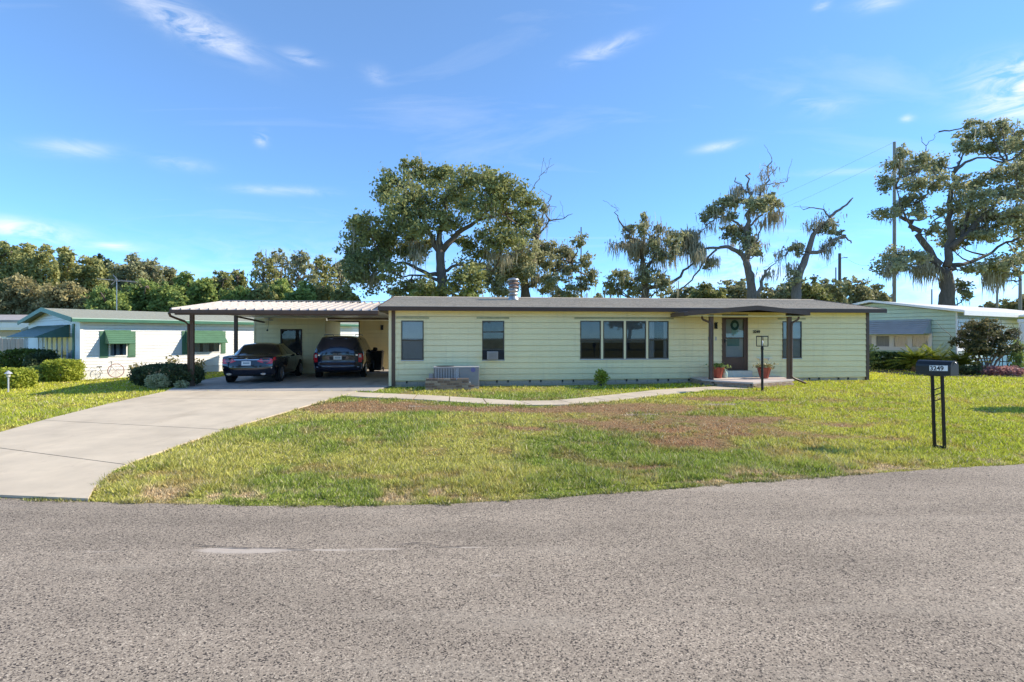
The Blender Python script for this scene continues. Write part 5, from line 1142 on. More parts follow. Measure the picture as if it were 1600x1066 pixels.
def build_sedan():
    head = R(9.0); c = thing('sedan_car', 'dark blue sedan parked under the carport, seen from behind', 'car', (-9.62, 18.52, .036), head)
    st = [(0, .84, .93, .97, .70), (.12, .89, .97, 1.02, .70), (.55, .915, .97, 1.055, .60), (.75, .92, .965, 1.10, .58), (1.35, .93, .955, 1.40, .59), (2.1, .935, .95, 1.475, .60), (2.9, .935, .94, 1.42, .60), (3.6, .93, .935, 1.10, .62), (4.1, .91, .90, .97, .66), (4.6, .87, .80, .86, .62), (4.9, .72, .66, .72, .5), (4.97, .55, .55, .6, .4)]
    rear = lambda z: np.where(np.asarray(z) < .62, .10 * (np.maximum(.62 - np.asarray(z), 0) / .3) ** 2 - .0, .10 * (np.maximum(np.asarray(z) - .62, 0) / .4) ** 1.5)
    s = CarShell(st, rear, .24); s._c = {}
    s.body(c, CARPAINT)
    s.roofpatch('rear_window', CARGLASS_D, c, .70, 1.45, .77, .0)
    s.roofpatch('windscreen', CARGLASS_D, c, 2.75, 3.65, .77, .0)
    for sd in (1, -1):
        s.patch('side_window', CARGLASS_D, c, 1.25, 2.02, .48, .73, sd, y0b=1.62, y1b=1.95); s.patch('side_window', CARGLASS_D, c, 2.08, 3.35, .48, .73, sd, y0b=2.0, y1b=2.75)
        s.patch('window_trim', CHROME, c, .98, 3.45, .455, .475, sd, off=.008, k=2); s.patch('sill_trim', CHROME, c, 1.45, 3.5, .035, .06, sd, off=.012, k=2)
        for yy in (2.04, 3.1): s.patch('door_seam', CARBLACK, c, yy, yy + .012, .08, .45, sd, off=.002, n=2)
        s.patch('door_handle', CHROME, c, 2.14, 2.32, .385, .40, sd, off=.025, n=3, k=2); s.patch('door_handle', CHROME, c, 1.28, 1.44, .385, .40, sd, off=.025, n=3, k=2)
        m = MB().lathe([(.03, -.09), (.075, -.07), (.08, 0), (.07, .07), (.02, .1)], 12, axis='x').build('mirror', CARPAINT, c, loc=(sd * 1.02, 3.15, 1.0), smooth=True)
        for yy in (1.02, 3.90):
            MB().lathe([(.40, 0), (.40, .012)], 26, axis='x').build('wheel_arch', RUBBER, c, loc=(sd * .925 - .006, yy, .33))
            wheel(c, sd * .845, yy, .335, .20, sd)
        # tail lamp: wide wedge wrapping the corner, white bar in it
        lamp = rear_patch(s, 'tail_lamp', REDLIGHT, c, [(sd * .36, .83), (sd * .50, .77), (sd * .68, .735), (sd * .83, .72), (sd * .865, .78), (sd * .84, .90), (sd * .66, .915), (sd * .48, .90)], .012)
        rear_patch(s, 'lamp_bar', mat('pink_lens', (.65, .25, .28), .15, coat=1.0), lamp, [(sd * .44, .835), (sd * .60, .815), (sd * .78, .81), (sd * .79, .845), (sd * .60, .85), (sd * .44, .862)], .018)
        lp = s.patch('tail_lamp_side', REDLIGHT, c, .05, .30, .36, .44, sd, off=.012)
        MB().lathe([(.06, 0), (.075, .01), (.075, .06), (.05, .07)], 14, axis='y').build('exhaust', mat('dull_chrome', (.3, .3, .32), .25, metal=.9), c, loc=(sd * .58, -.0, .36)).scale = (1.25, .5, .6)
    rear_patch(s, 'trunk_strip', CHROME, c, [(-.42, .862), (.42, .862), (.42, .892), (-.42, .892)], .02)
    rear_patch(s, 'plate_recess', CARBLACK, c, [(-.34, .86), (-.24, .64), (.24, .64), (.34, .86)], .004)
    pl = rear_patch(s, 'number_plate', PLATE, c, [(-.155, .675), (.155, .675), (.155, .825), (-.155, .825)], .018)
    pk = MB()
    for k in range(6): x = -.10 + k * .037; pk.box(x, x + .022, s.rear_y(0, .75) - .022, s.rear_y(0, .75) - .019, .725, .785)
    pk.build('plate_letters', PLATEINK, pl, kind='stuff')
    em = MB()
    for sd in (1, -1): em.add([(0, s.rear_y(0, .94) - .02, .925), (sd * .10, s.rear_y(0, .95) - .02, .955), (sd * .11, s.rear_y(0, .95) - .02, .948), (0, s.rear_y(0, .93) - .02, .912)], [(0, 1, 2, 3)])
    em.add([(.02 * math.cos(q * .7), s.rear_y(0, .93) - .022, .93 + .02 * math.sin(q * .7)) for q in range(9)], [tuple(range(9))]).build('badge', CHROME, c)
    rear_patch(s, 'bumper_line', mat('pale_chrome', (.6, .6, .62), .25, metal=.9), c, [(-.84, .555), (.84, .555), (.85, .595), (-.85, .595)], .02)
    rear_patch(s, 'lower_bumper', CARBLACK, c, [(-.80, .27), (.80, .27), (.84, .42), (-.84, .42)], .012)
    rear_patch(s, 'trunk_seam', CARBLACK, c, [(-.60, .63), (.60, .63), (.60, .638), (-.60, .638)], .004)
    # seats seen through the rear window
    for sx in (-.38, .38): MB().lathe([(.10, -.08), (.13, 0), (.10, .09), (.0, .11)], 12).build('headrest', CARBLACK, c, loc=(sx, 1.55, 1.20))
def build_van():
    head = R(9.0); c = thing('minivan', 'blue minivan parked tail outward beside the house wall', 'car', (-7.10, 20.85, .036), head)
    st = [(0, .93, 1.02, 1.70, .66), (.10, .97, 1.03, 1.72, .68), (.6, 1.0, 1.03, 1.745, .70), (1.6, 1.0, 1.02, 1.75, .71), (2.6, 1.0, 1.0, 1.735, .71), (3.3, .995, .99, 1.62, .70), (3.9, .98, .97, 1.22, .72), (4.3, .95, .93, 1.05, .70), (4.8, .88, .78, .86, .6), (5.1, .70, .62, .68, .5)]
    rear = lambda z: .04 * np.clip((1.0 - np.asarray(z)) / .4, 0, 1) ** 2 * 0 + .26 * (np.maximum(np.asarray(z) - 1.0, 0) / .7) ** 1.2 - .05 * np.clip((.62 - np.asarray(z)) / .05, 0, 1) + .10 * (np.maximum(.45 - np.asarray(z), 0) / .2)
    s = CarShell(st, rear, .24); s._c = {}
    s.body(c, VANPAINT)
    def RY(x, z): return s.rear_y(x, z)
    # rear window in strips so that it follows the lean
    zz = np.linspace(1.06, 1.60, 8); xs = np.linspace(-1, 1, 13); V = []
    for z in zz:
        hw = .84 - (z - 1.06) * .42
        for x in xs: V.append((x * hw, RY(x * hw, z) - .008, z))
    a = np.array([i * 13 + j for i in range(7) for j in range(12)]); np_mesh('rear_window', V, np.stack([a, a + 1, a + 14, a + 13], 1), CARGLASS_D, c, smooth=True)
    for sd in (1, -1):
        s.patch('side_window', CARGLASS_D, c, .35, 1.30, .48, .72, sd, y0b=.35, y1b=1.30); s.patch('side_window', CARGLASS_D, c, 1.36, 2.40, .48, .72, sd); s.patch('side_window', CARGLASS_D, c, 2.46, 3.55, .48, .72, sd, y1b=3.10)
        for yy in (1.33, 2.43, 3.5): s.patch('door_seam', CARBLACK, c, yy, yy + .012, .06, .45, sd, off=.002, n=2)
        s.patch('side_moulding', CHROME, c, 1.2, 3.4, .16, .178, sd, off=.012, k=2)
        MB().tube([(sd * .62, .5, 1.77), (sd * .63, .6, 1.80), (sd * .64, 2.5, 1.80), (sd * .64, 2.6, 1.76)], .018, 6).build('roof_rail', CARBLACK, c)
        m = MB().lathe([(.04, -.10), (.10, -.08), (.11, 0), (.09, .08), (.03, .12)], 12, axis='x').build('mirror', CARBLACK, c, loc=(sd * 1.12, 3.45, 1.10), smooth=True)
        MB().bar((sd * .96, 3.45, 1.03), (sd * 1.06, 3.45, 1.06), .05, .08).build('mirror_arm', CARBLACK, c)
        for yy in (.95, 4.05):
            MB().lathe([(.40, 0), (.40, .012)], 26, axis='x').build('wheel_arch', RUBBER, c, loc=(sd * .985 - .006, yy, .33))
            wheel(c, sd * .90, yy, .34, .22, sd)
        lamp = rear_patch(s, 'tail_lamp', REDLIGHT, c, [(sd * .80, .68), (sd * .93, .66), (sd * .945, .9), (sd * .93, 1.02), (sd * .81, 1.02)], .014)
        rear_patch(s, 'lamp_window', WHITELENS, lamp, [(sd * .815, .86), (sd * .915, .86), (sd * .915, .985), (sd * .825, .985)], .02)
        s.patch('tail_lamp_side', REDLIGHT, c, .03, .16, .27, .43, sd, off=.014)
    MB().box(-.58, .58, .55, .585, 1.785, 1.80).build('roof_bar', CARBLACK, c)
    rear_patch(s, 'chrome_band', CHROME, c, [(-.78, .935), (.78, .935), (.78, .985), (-.78, .985)], .024)
    rear_patch(s, 'plate_recess', CARBLACK, c, [(-.34, .905), (-.30, .77), (.30, .77), (.34, .905)], .008)
    pl = rear_patch(s, 'number_plate', PLATE, c, [(-.16, .78), (.16, .78), (.16, .93), (-.16, .93)], .028)
    pk = MB()
    for k in range(6): x = -.10 + k * .037; pk.box(x, x + .022, RY(0, .85) - .032, RY(0, .85) - .029, .825, .885)
    pk.build('plate_letters', PLATEINK, pl, kind='stuff')
    rear_patch(s, 'bumper', VANPAINT, c, [(-.94, .40), (.94, .40), (.95, .60), (-.95, .60)], .02)
    rear_patch(s, 'bumper_lip', mat('dull_chrome2', (.22, .28, .4), .25, metal=.7), c, [(-.84, .47), (.84, .47), (.84, .49), (-.84, .49)], .03)
    rear_patch(s, 'lower_bumper', CARBLACK, c, [(-.88, .26), (.88, .26), (.92, .395), (-.92, .395)], .012)
    rear_patch(s, 'hatch_seam', CARBLACK, c, [(-.79, .62), (.79, .62), (.79, .628), (-.79, .628)], .004)
    MB().tube([(-.10, RY(0, 1.07) - .03, 1.075), (.34, RY(0, 1.07) - .035, 1.085)], .01, 5).build('wiper', CARBLACK, c)
    em = MB()
    for sd in (1, -1): em.add([(sd * .02, RY(0, 1.0) - .02, 1.008), (sd * .17, RY(0, 1.02) - .025, 1.025), (sd * .17, RY(0, 1.02) - .025, 1.018), (sd * .02, RY(0, .99) - .025, .992)], [(0, 1, 2, 3)])
    em.build('badge', CHROME, c)
CARGLASS_D = mat('tinted_car_glass', (.012, .016, .018), .04, spec=.8)
build_sedan()
build_van()

# ------------------------------------------------------------------ trees
def leaves(name, centres, size, rg, m, parent, kind=None, flat=0.0, tintbase=None, elong=1.6):
    """Leaf-sized diamonds, each turned its own way."""
    n = len(centres); P = np.asarray(centres); a = rg.normal(size=(n, 3)); a[:, 2] *= (1 - flat); a /= np.linalg.norm(a, axis=1)[:, None]
    b = rg.normal(size=(n, 3)); b -= a * (a * b).sum(1)[:, None]; b /= np.linalg.norm(b, axis=1)[:, None]; sz = size * (.55 + .9 * rg.rand(n))[:, None]
    V = np.stack([P - a * sz * elong / 2, P - b * sz / 2, P + a * sz * elong / 2, P + b * sz / 2], 1).reshape(-1, 3)
    t = rg.rand(n) * .55 + (tintbase if tintbase is not None else .2); t = np.repeat(np.clip(t, 0, 1), 4)
    return np_mesh(name, V, np.arange(4 * n).reshape(n, 4), m, parent, attr=t, kind=kind)
def clump_points(c, r, n, rg, sub=10, tight=.27):
    """Leaf positions of one bough: small tufts scattered through a ragged ellipsoid."""
    sub = int(sub * 2.6); d = rg.normal(size=(sub, 3)); d /= np.linalg.norm(d, axis=1)[:, None]; rr = .25 + .95 * rg.rand(sub) ** .7; T = d * rr[:, None] * np.array(r)
    w = rg.rand(sub) ** 1.3 + .08; k = rg.choice(sub, n, p=w / w.sum()); g = rg.normal(size=(n, 3)) * np.array(r) * tight * (.45 + .5 * rg.rand(sub))[k][:, None]; g[:, 2] *= .8
    tone = rg.rand(sub) * .6 - .1
    return np.array(c) + T[k] + g, tone[k], np.array(c) + T
def limb(mb, pts, r0, r1, rg, wob=.12, n=7):
    P = [Vector(p) for p in pts]; out = []
    for a, b in zip(P, P[1:]):
        for q in range(3): out.append(a.lerp(b, q / 3) + Vector((rg.normal(), rg.normal(), rg.normal() * .5)) * wob * (0 if not out else 1))
    out.append(P[-1]); k = len(out); mb.tube(out, [r0 + (r1 - r0) * (i / (k - 1)) ** .8 for i in range(k)], n)
def moss_strips(points, lens, rg, wid=.075):
    V = []; F = []; T = []
    for p, L in zip(points, lens):
        k = rg.randint(6, 13); tt = rg.rand() * .6
        for q in range(k):
            o = p + rg.normal(size=3) * np.array([.26, .26, .22]); a = rg.rand() * math.pi; dx = np.array([math.cos(a), math.sin(a), 0]); w = wid * (.3 + 1.2 * rg.rand()); l = L * (.12 + .75 * rg.rand() ** 1.4); b = len(V); t = tt + rg.rand() * .4; dr = rg.normal(size=2) * .10
            for s_, ww in ((0, .6), (.3, 1), (.65, .6), (1, .05)):
                c = o + np.array([rg.normal() * .03 + dr[0] * s_ * s_, rg.normal() * .03 + dr[1] * s_ * s_, -l * s_]); V.append(c - dx * w * ww / 2); V.append(c + dx * w * ww / 2); T += [t, t]
            F += [(b, b + 1, b + 3, b + 2), (b + 2, b + 3, b + 5, b + 4), (b + 4, b + 5, b + 7, b + 6)]
    return np.array(V), np.array(F), T
def big_tree(name, label, Y, base, limbs, clumps, leafm, seed, trunk_r=.5, leaf=.155, dens=1.0, depth=3.0, moss=0, mosslen=1.3, barkm=None, group=None, bare=(), cat='tree', mosspts=(), xf=None, tight=.34, core=None, grow=1.08):
    """Tree drawn as limbs and boughs: photo-bearing points set at distance Y, spread in depth."""
    rg = np.random.RandomState(seed); xf = xf or (lambda p: p); s = 800 / Y
    def wp(p, dy=0): q = xf((p[0], p[1])); return W(q[0], q[1], Y + dy)
    root = wp(base[0]); gx_, gy_ = root.x, Y; t = thing(name, label, cat, (gx_, gy_, 0), 0, group); org = Vector((gx_, gy_, 0))
    def loc(v): return Vector(v) - org
    mb = MB(); tr = [loc(wp(p)) for p in base]; tr = [Vector((tr[0].x, 0, -.2))] + tr
    rs = [trunk_r * 1.35] + [trunk_r * (1 - .4 * i / max(1, len(base) - 1)) for i in range(len(base))]
    P = []; RR = []
    for (a, b, ra, rb) in zip(tr, tr[1:], rs, rs[1:]):
        for q in range(4): P.append(a.lerp(b, q / 4) + Vector((rg.normal(), rg.normal(), 0)) * .04 * (q > 0)); RR.append((ra + (rb - ra) * q / 4) * (1 + .06 * rg.normal()))
    P.append(tr[-1]); RR.append(rs[-1] * .8); mb.tube(P, RR, 12)
    nodes = list(tr[1:])
    for L in limbs:
        r0, r1 = L[1], L[2]; pts = []; dd = 0; dir_ = rg.choice([-1, 1]) * L[3] if len(L) > 3 else rg.normal() * .8
        for i, p in enumerate(L[0]): pts.append(loc(wp(p, dir_ * i / max(1, len(L[0]) - 1))))
        limb(mb, pts, r0, r1, rg); nodes += pts[1:]
        if len(L) > 4 and L[4]:    # bare twigs off a dead limb
            for i in range(L[4]):
                a = pts[rg.randint(1, len(pts))]; d = Vector((rg.normal(), rg.normal(), rg.normal() * .6 + .5)) * .55; limb(mb, [a, a + d, a + d * 1.6 + Vector((rg.normal() * .2, 0, rg.normal() * .2))], r1 * .8, .012, rg, .04, 4)
    pts_all = []; tint = []; subs = []
    for (cx, cy, rx, ry, *o) in clumps:
        rx *= grow; ry *= grow; q = xf((cx, cy)); sx = abs(xf((cx + rx, cy))[0] - q[0]) / s; sz = abs(xf((cx, cy + ry))[1] - q[1]) / s; dy = rg.uniform(-1, 1) * depth
        c = loc(W(q[0], q[1], Y + dy)); rr = (sx, (sx + sz) / 2, sz); n = int(dens * 300 * (sx * sz) ** .9 / (leaf / .26) ** 1.9) + 20
        pp, tn, sb = clump_points(c, rr, n, rg, sub=max(6, int(9 * (sx * sz) ** .6)), tight=tight); pts_all.append(pp); tint.append(tn + (o[0] if o else 0)); subs.append(sb)
        near = min(nodes, key=lambda v: (v - Vector(c)).length + max(0, (v.z - c.z)) * .6); mid = near.lerp(Vector(c), .5) + Vector((0, 0, -.12 * (near - Vector(c)).length))
        rb = min(.10, .03 + .022 * (near - Vector(c)).length); limb(mb, [near, mid, Vector(c)], rb, .04, rg, .10, 5)
        for sb_ in sb[::4]: limb(mb, [Vector(c), Vector(sb_)], .035, .012, rg, .03, 3)
    if core is not None:
        k_ = len(core); cx_, cy_ = core[:, 0], core[:, 1]; Yc = Y + core[:, 2] * depth; PP = np.stack([(cx_ - 800) * Yc / 800, Yc, CAM_H + (525 - cy_) * Yc / 800], 1) - np.array(org); pts_all.append(PP); tint.append(fbm(PP[:, 0] + PP[:, 1], PP[:, 2], .9, seed % 90, 3) * 1.1 - .45)
    mb.build('trunk', barkm or BARK, t, smooth=True)
    if pts_all: leaves('crown', np.concatenate(pts_all), leaf, rg, leafm, t, tintbase=np.concatenate(tint))
    if moss:
        S = np.concatenate(subs); pick = S[rg.randint(0, len(S), moss)] + rg.normal(size=(moss, 3)) * .25
        lens = mosslen * (.4 + rg.rand(moss)); extra = []; el = []
        for (mx, my, ml, cnt) in mosspts:
            for q in range(cnt): v = loc(wp((mx + rg.normal() * 4 / (abs(xf((1, 0))[0] - xf((0, 0))[0])), my), rg.normal() * .5)); extra.append(np.array(v)); el.append(ml * (.6 + .6 * rg.rand()))
        if extra: pick = np.concatenate([pick, np.array(extra)]); lens = np.concatenate([lens, el])
        V, F, T = moss_strips(pick, lens, rg); np_mesh('moss', V, F, MOSS, t, attr=T, kind='stuff')
    return t

big_tree('oak_tree', 'largest broad oak behind the house with thick straight trunk left of the flue', 42,
    [(691, 470), (690, 430), (688, 395), (686, 375)],
    [([(688, 395), (668, 360), (650, 325), (640, 290)], .26, .06), ([(686, 378), (690, 340), (700, 300)], .26, .06), ([(690, 392), (715, 362), (745, 345), (790, 335)], .30, .08), ([(745, 345), (785, 312), (815, 302)], .12, .05),
     ([(689, 430), (660, 425), (640, 412), (605, 410), (575, 420)], .20, .06), ([(689, 440), (665, 432), (645, 430)], .18, .06), ([(690, 425), (720, 412), (745, 418), (770, 425)], .16, .05), ([(808, 315), (812, 305), (826, 304), (832, 292), (845, 274), (855, 266)], .07, .015, .6, 7)],
    [(612, 285, 24, 18), (600, 300, 12, 12), (645, 262, 16, 13), (668, 278, 24, 15), (690, 272, 20, 14), (735, 278, 28, 16), (762, 285, 26, 16), (790, 300, 26, 18), (822, 318, 16, 18), (625, 318, 26, 24), (668, 312, 32, 24), (712, 312, 32, 24, .1), (752, 320, 30, 24, .1), (792, 338, 30, 20), (620, 350, 22, 22), (655, 350, 28, 20), (700, 345, 22, 18), (572, 345, 18, 15), (562, 368, 22, 18), (590, 375, 22, 20, -.15), (552, 395, 20, 20, -.15), (580, 405, 28, 24, -.2), (550, 430, 16, 18, -.2), (575, 440, 18, 20, -.1), (608, 385, 22, 20, -.1), (612, 425, 16, 14), (645, 395, 18, 16), (640, 450, 22, 12), (622, 458, 14, 9), (765, 375, 26, 16), (742, 400, 24, 16, .1), (790, 372, 24, 16), (820, 350, 14, 18, .1), (720, 442, 22, 16), (742, 428, 20, 16), (665, 448, 16, 12), (725, 375, 18, 10), (700, 458, 14, 8), (662, 380, 14, 12), (640, 372, 16, 12)],
    L_OAK, 1, trunk_r=.46, dens=1.15, moss=90, mosslen=1.4, mosspts=[(648, 380, 1.6, 14), (652, 395, 1.8, 10), (772, 395, 1.6, 16), (790, 400, 1.8, 14), (560, 420, 1.6, 10), (580, 430, 1.8, 10)])
big_tree('oak_tree', 'oak hung with pale moss and bare forked top right of the flue', 47,
    [(822, 470), (820, 440), (806, 418)],
    [([(820, 440), (830, 405), (838, 375), (845, 350), (856, 322), (862, 306)], .22, .03, .8, 10), ([(842, 365), (860, 345), (882, 340), (895, 334)], .09, .02, .5, 8), ([(822, 450), (850, 432), (875, 422), (892, 410)], .14, .04), ([(815, 430), (795, 415), (775, 420)], .14, .05), ([(845, 445), (868, 440), (872, 462)], .08, .04)],
    [(770, 440, 18, 16, .1), (798, 425, 20, 20, .15), (828, 395, 14, 20, .1), (838, 350, 8, 12), (858, 388, 14, 12), (868, 418, 16, 10), (850, 448, 16, 10), (888, 400, 14, 12), (905, 378, 10, 8), (918, 432, 14, 12), (900, 448, 16, 8), (880, 455, 14, 8), (822, 425, 14, 14, .1), (812, 370, 12, 14), (835, 372, 8, 14), (915, 405, 10, 10), (785, 455, 16, 8), (850, 328, 6, 6), (740, 455, 14, 8), (855, 410, 16, 12), (872, 395, 12, 10), (865, 440, 16, 12), (840, 390, 12, 14), (895, 425, 12, 10), (822, 405, 14, 16), (785, 415, 16, 12), (760, 425, 14, 10)],
    L_OAK2, 2, trunk_r=.45, dens=1.3, moss=100, mosslen=1.7, barkm=BARK, mosspts=[(800, 400, 2.2, 30), (812, 385, 2, 24), (830, 400, 2.2, 24), (838, 430, 2, 16), (785, 430, 1.6, 14), (850, 345, .9, 6)])
big_tree('oak_tree', 'ragged mossy oak behind the middle of the house with twisted bare branch', 44,
    [(1008, 470), (1008, 430), (1004, 405)],
    [([(1004, 405), (992, 375), (978, 358), (967, 345), (966, 332), (955, 322)], .14, .015, .5, 6), ([(1004, 405), (1006, 370), (1010, 340)], .14, .02, .5), ([(1008, 420), (1022, 395), (1028, 370)], .14, .04), ([(1004, 405), (975, 385), (955, 380)], .09, .02), ([(1012, 450), (1045, 445), (1070, 425), (1085, 410)], .2, .07)],
    [(985, 362, 10, 10), (1008, 345, 6, 10), (1002, 358, 9, 9), (988, 384, 12, 10), (970, 430, 12, 10), (955, 443, 8, 10), (1000, 400, 14, 12), (1022, 385, 8, 14), (985, 445, 16, 12), (1015, 435, 18, 12), (1035, 445, 12, 10), (1052, 378, 10, 8), (1068, 368, 8, 6), (1050, 398, 6, 8), (965, 455, 14, 8), (1000, 456, 18, 8), (1030, 400, 8, 10), (1028, 360, 6, 6)],
    L_OAK2, 3, trunk_r=.38, dens=1.2, moss=90, mosslen=1.6, mosspts=[(990, 385, 2.2, 30), (1002, 378, 2, 26), (1024, 375, 2.2, 24), (1030, 395, 2, 16), (1005, 415, 2.2, 20), (962, 382, 1.2, 10), (975, 380, 1.4, 8), (1050, 385, 2., 12), (1090, 395, 2., 14)])
big_tree('oak_tree', 'tall damaged oak with snapped moss draped tops behind the porch', 46,
    [(1176, 475), (1172, 430), (1166, 405)],
    [([(1168, 410), (1156, 394), (1138, 386), (1120, 388), (1098, 390)], .26, .10, .5), ([(1120, 390), (1105, 405), (1085, 432), (1060, 455)], .10, .06, .5), ([(1166, 405), (1168, 375), (1170, 345), (1172, 318), (1174, 300)], .28, .13, .3), ([(1172, 318), (1170, 292), (1168, 275), (1172, 270)], .11, .05, .3), ([(1174, 305), (1160, 296), (1154, 286), (1150, 277)], .09, .03, .3, 3),
     ([(1172, 322), (1186, 304), (1196, 282), (1200, 262), (1206, 248)], .13, .04, .4, 4), ([(1192, 290), (1210, 286), (1230, 284)], .05, .03, .3, 3), ([(1199, 270), (1208, 264), (1214, 262)], .04, .02, .2), ([(1168, 360), (1150, 348), (1138, 338), (1120, 340), (1102, 352), (1095, 362)], .13, .03, .5), ([(1168, 356), (1184, 340), (1198, 330)], .12, .05, .5), ([(1172, 400), (1184, 375), (1194, 345)], .10, .04, .6)],
    [(1132, 318, 14, 8, .2), (1148, 312, 12, 9, .15), (1112, 330, 10, 7), (1100, 338, 8, 7), (1122, 332, 12, 8), (1180, 322, 14, 10, .2), (1198, 320, 12, 10, .25), (1212, 318, 8, 8, .2), (1146, 362, 14, 10, -.1), (1160, 360, 12, 8, -.1), (1168, 388, 14, 9), (1180, 384, 8, 12), (1055, 366, 12, 9), (1060, 384, 6, 10), (1185, 396, 6, 6), (1160, 372, 12, 8), (1108, 412, 8, 6), (1145, 340, 8, 6), (1205, 305, 6, 5)],
    L_OAK2, 4, trunk_r=.44, dens=1.5, depth=1.5, moss=60, mosslen=1.3, barkm=BARK_GREY, mosspts=[(1080, 365, 2.6, 50), (1088, 385, 3.0, 46), (1074, 380, 2.0, 24), (1115, 405, 1.4, 14), (1152, 295, 1.6, 18), (1168, 295, 1.2, 10), (1205, 335, 2.0, 16), (1213, 335, 2.0, 14), (1190, 275, 1.0, 8), (1202, 262, .8, 5), (1188, 292, 1.4, 12), (1212, 286, .7, 6), (1128, 340, 1.3, 8), (1190, 345, 1.4, 10), (1110, 350, 1.2, 6), (1095, 360, 1., 6), (1175, 330, 1.2, 12)])
big_tree('oak_tree', 'leaning half dead oak with bare limb reaching up right', 44,
    [(1244, 470), (1248, 430), (1262, 395)],
    [([(1262, 395), (1272, 368), (1292, 345), (1310, 330), (1322, 320), (1333, 309)], .26, .05, .3), ([(1286, 350), (1296, 342), (1288, 328), (1272, 325), (1255, 328)], .10, .03, .4, 5), ([(1260, 398), (1285, 390), (1305, 375), (1322, 368)], .19, .10, .4), ([(1312, 372), (1322, 372), (1330, 380)], .10, .05, .3), ([(1268, 385), (1270, 360), (1274, 348)], .10, .05, .3), ([(1186, 468), (1190, 440), (1196, 422)], .16, .12, .2), ([(1196, 425), (1208, 410), (1218, 402)], .06, .02, .3, 3)],
    [(1298, 352, 9, 6), (1306, 362, 8, 6), (1238, 388, 9, 6), (1252, 384, 6, 5), (1300, 378, 7, 5), (1240, 432, 8, 10), (1285, 358, 6, 6), (1248, 395, 5, 6)],
    L_OAK2, 5, trunk_r=.40, dens=1.0, depth=.8, moss=24, mosslen=.9, barkm=BARK_GREY, mosspts=[(1268, 350, .9, 12), (1278, 345, .8, 10), (1290, 385, 1.8, 16), (1222, 395, 1.6, 8), (1238, 415, 1.8, 12), (1200, 425, 1.2, 10), (1310, 375, .8, 6), (1285, 335, .7, 5)])
zx = lambda p: (1340 + p[0] * .2908, 170 + p[1] * .2908)
big_tree('oak_tree', 'wide spreading mossy oak rising behind the mint green house', 45,
    [(478, 1060), (480, 950), (476, 860)],
    [([(470, 880), (410, 800), (330, 685), (270, 610), (225, 570)], .42, .12, 1), ([(478, 850), (500, 740), (492, 600), (490, 470), (515, 350), (540, 310)], .34, .12, .8), ([(500, 750), (600, 640), (700, 560), (760, 490), (860, 450), (980, 400)], .28, .08, 2), ([(510, 345), (580, 290), (650, 262), (760, 260)], .16, .05, 1.5), ([(485, 870), (520, 845), (600, 820), (700, 790), (800, 720), (880, 690)], .24, .07, 1.5), ([(560, 690), (640, 420), (800, 290), (900, 230), (1000, 215)], .16, .05, 2), ([(495, 545), (430, 590), (390, 620)], .10, .04), ([(490, 420), (430, 360), (370, 300), (366, 215)], .10, .03, .5), ([(368, 220), (350, 160), (345, 150)], .03, .015, .2), ([(368, 200), (400, 165), (435, 125)], .03, .012, .2), ([(300, 660), (240, 560), (210, 430)], .12, .04), ([(340, 480), (300, 520), (270, 600)], .08, .05), ([(830, 880), (845, 930), (830, 970)], .04, .02)],
    [(150, 385, 40, 40), (225, 235, 30, 32), (190, 300, 40, 30), (262, 330, 55, 40), (360, 275, 40, 40), (440, 300, 40, 50), (410, 400, 50, 36), (320, 400, 50, 40), (280, 490, 45, 40), (160, 565, 50, 25), (225, 530, 40, 36), (330, 560, 40, 30), (610, 80, 26, 22), (600, 140, 45, 30), (700, 120, 50, 34), (770, 95, 34, 26), (840, 130, 50, 34), (560, 215, 40, 36), (700, 215, 70, 32), (620, 200, 40, 30), (800, 200, 60, 30), (870, 190, 40, 30), (540, 400, 40, 34), (640, 400, 60, 36), (740, 370, 70, 36), (860, 330, 60, 44), (560, 500, 60, 44), (660, 490, 70, 44), (760, 460, 60, 40), (860, 460, 50, 40), (620, 570, 70, 44), (720, 600, 80, 44), (840, 580, 60, 44), (540, 620, 50, 44), (480, 690, 50, 44), (400, 650, 34, 30), (580, 700, 50, 34), (690, 680, 60, 30), (215, 780, 50, 34), (160, 840, 50, 44), (240, 830, 40, 30), (330, 790, 44, 30), (370, 820, 30, 30), (620, 850, 36, 26), (700, 840, 60, 40), (790, 850, 60, 44), (850, 790, 50, 36), (560, 960, 30, 36, .0), (590, 1000, 22, 20), (940, 250, 60, 60), (960, 420, 60, 60), (960, 600, 70, 60), (940, 800, 60, 50), (440, 560, 24, 20), (500, 740, 30, 30), (740, 900, 40, 30), (900, 700, 44, 34)],
    L_OAK2, 6, trunk_r=.62, dens=1.15, depth=3.2, moss=110, mosslen=1.5, xf=zx, grow=1.12, mosspts=[(170, 860, 1.6, 24), (215, 820, 1.8, 20), (320, 850, 2.2, 26), (360, 850, 2.0, 20), (400, 860, 1.6, 12), (430, 880, 1.6, 8), (720, 890, 2.2, 30), (770, 880, 2.2, 24), (650, 640, 1.6, 16), (700, 650, 1.8, 16), (860, 520, 2, 16), (180, 580, .9, 6)], tight=.42)

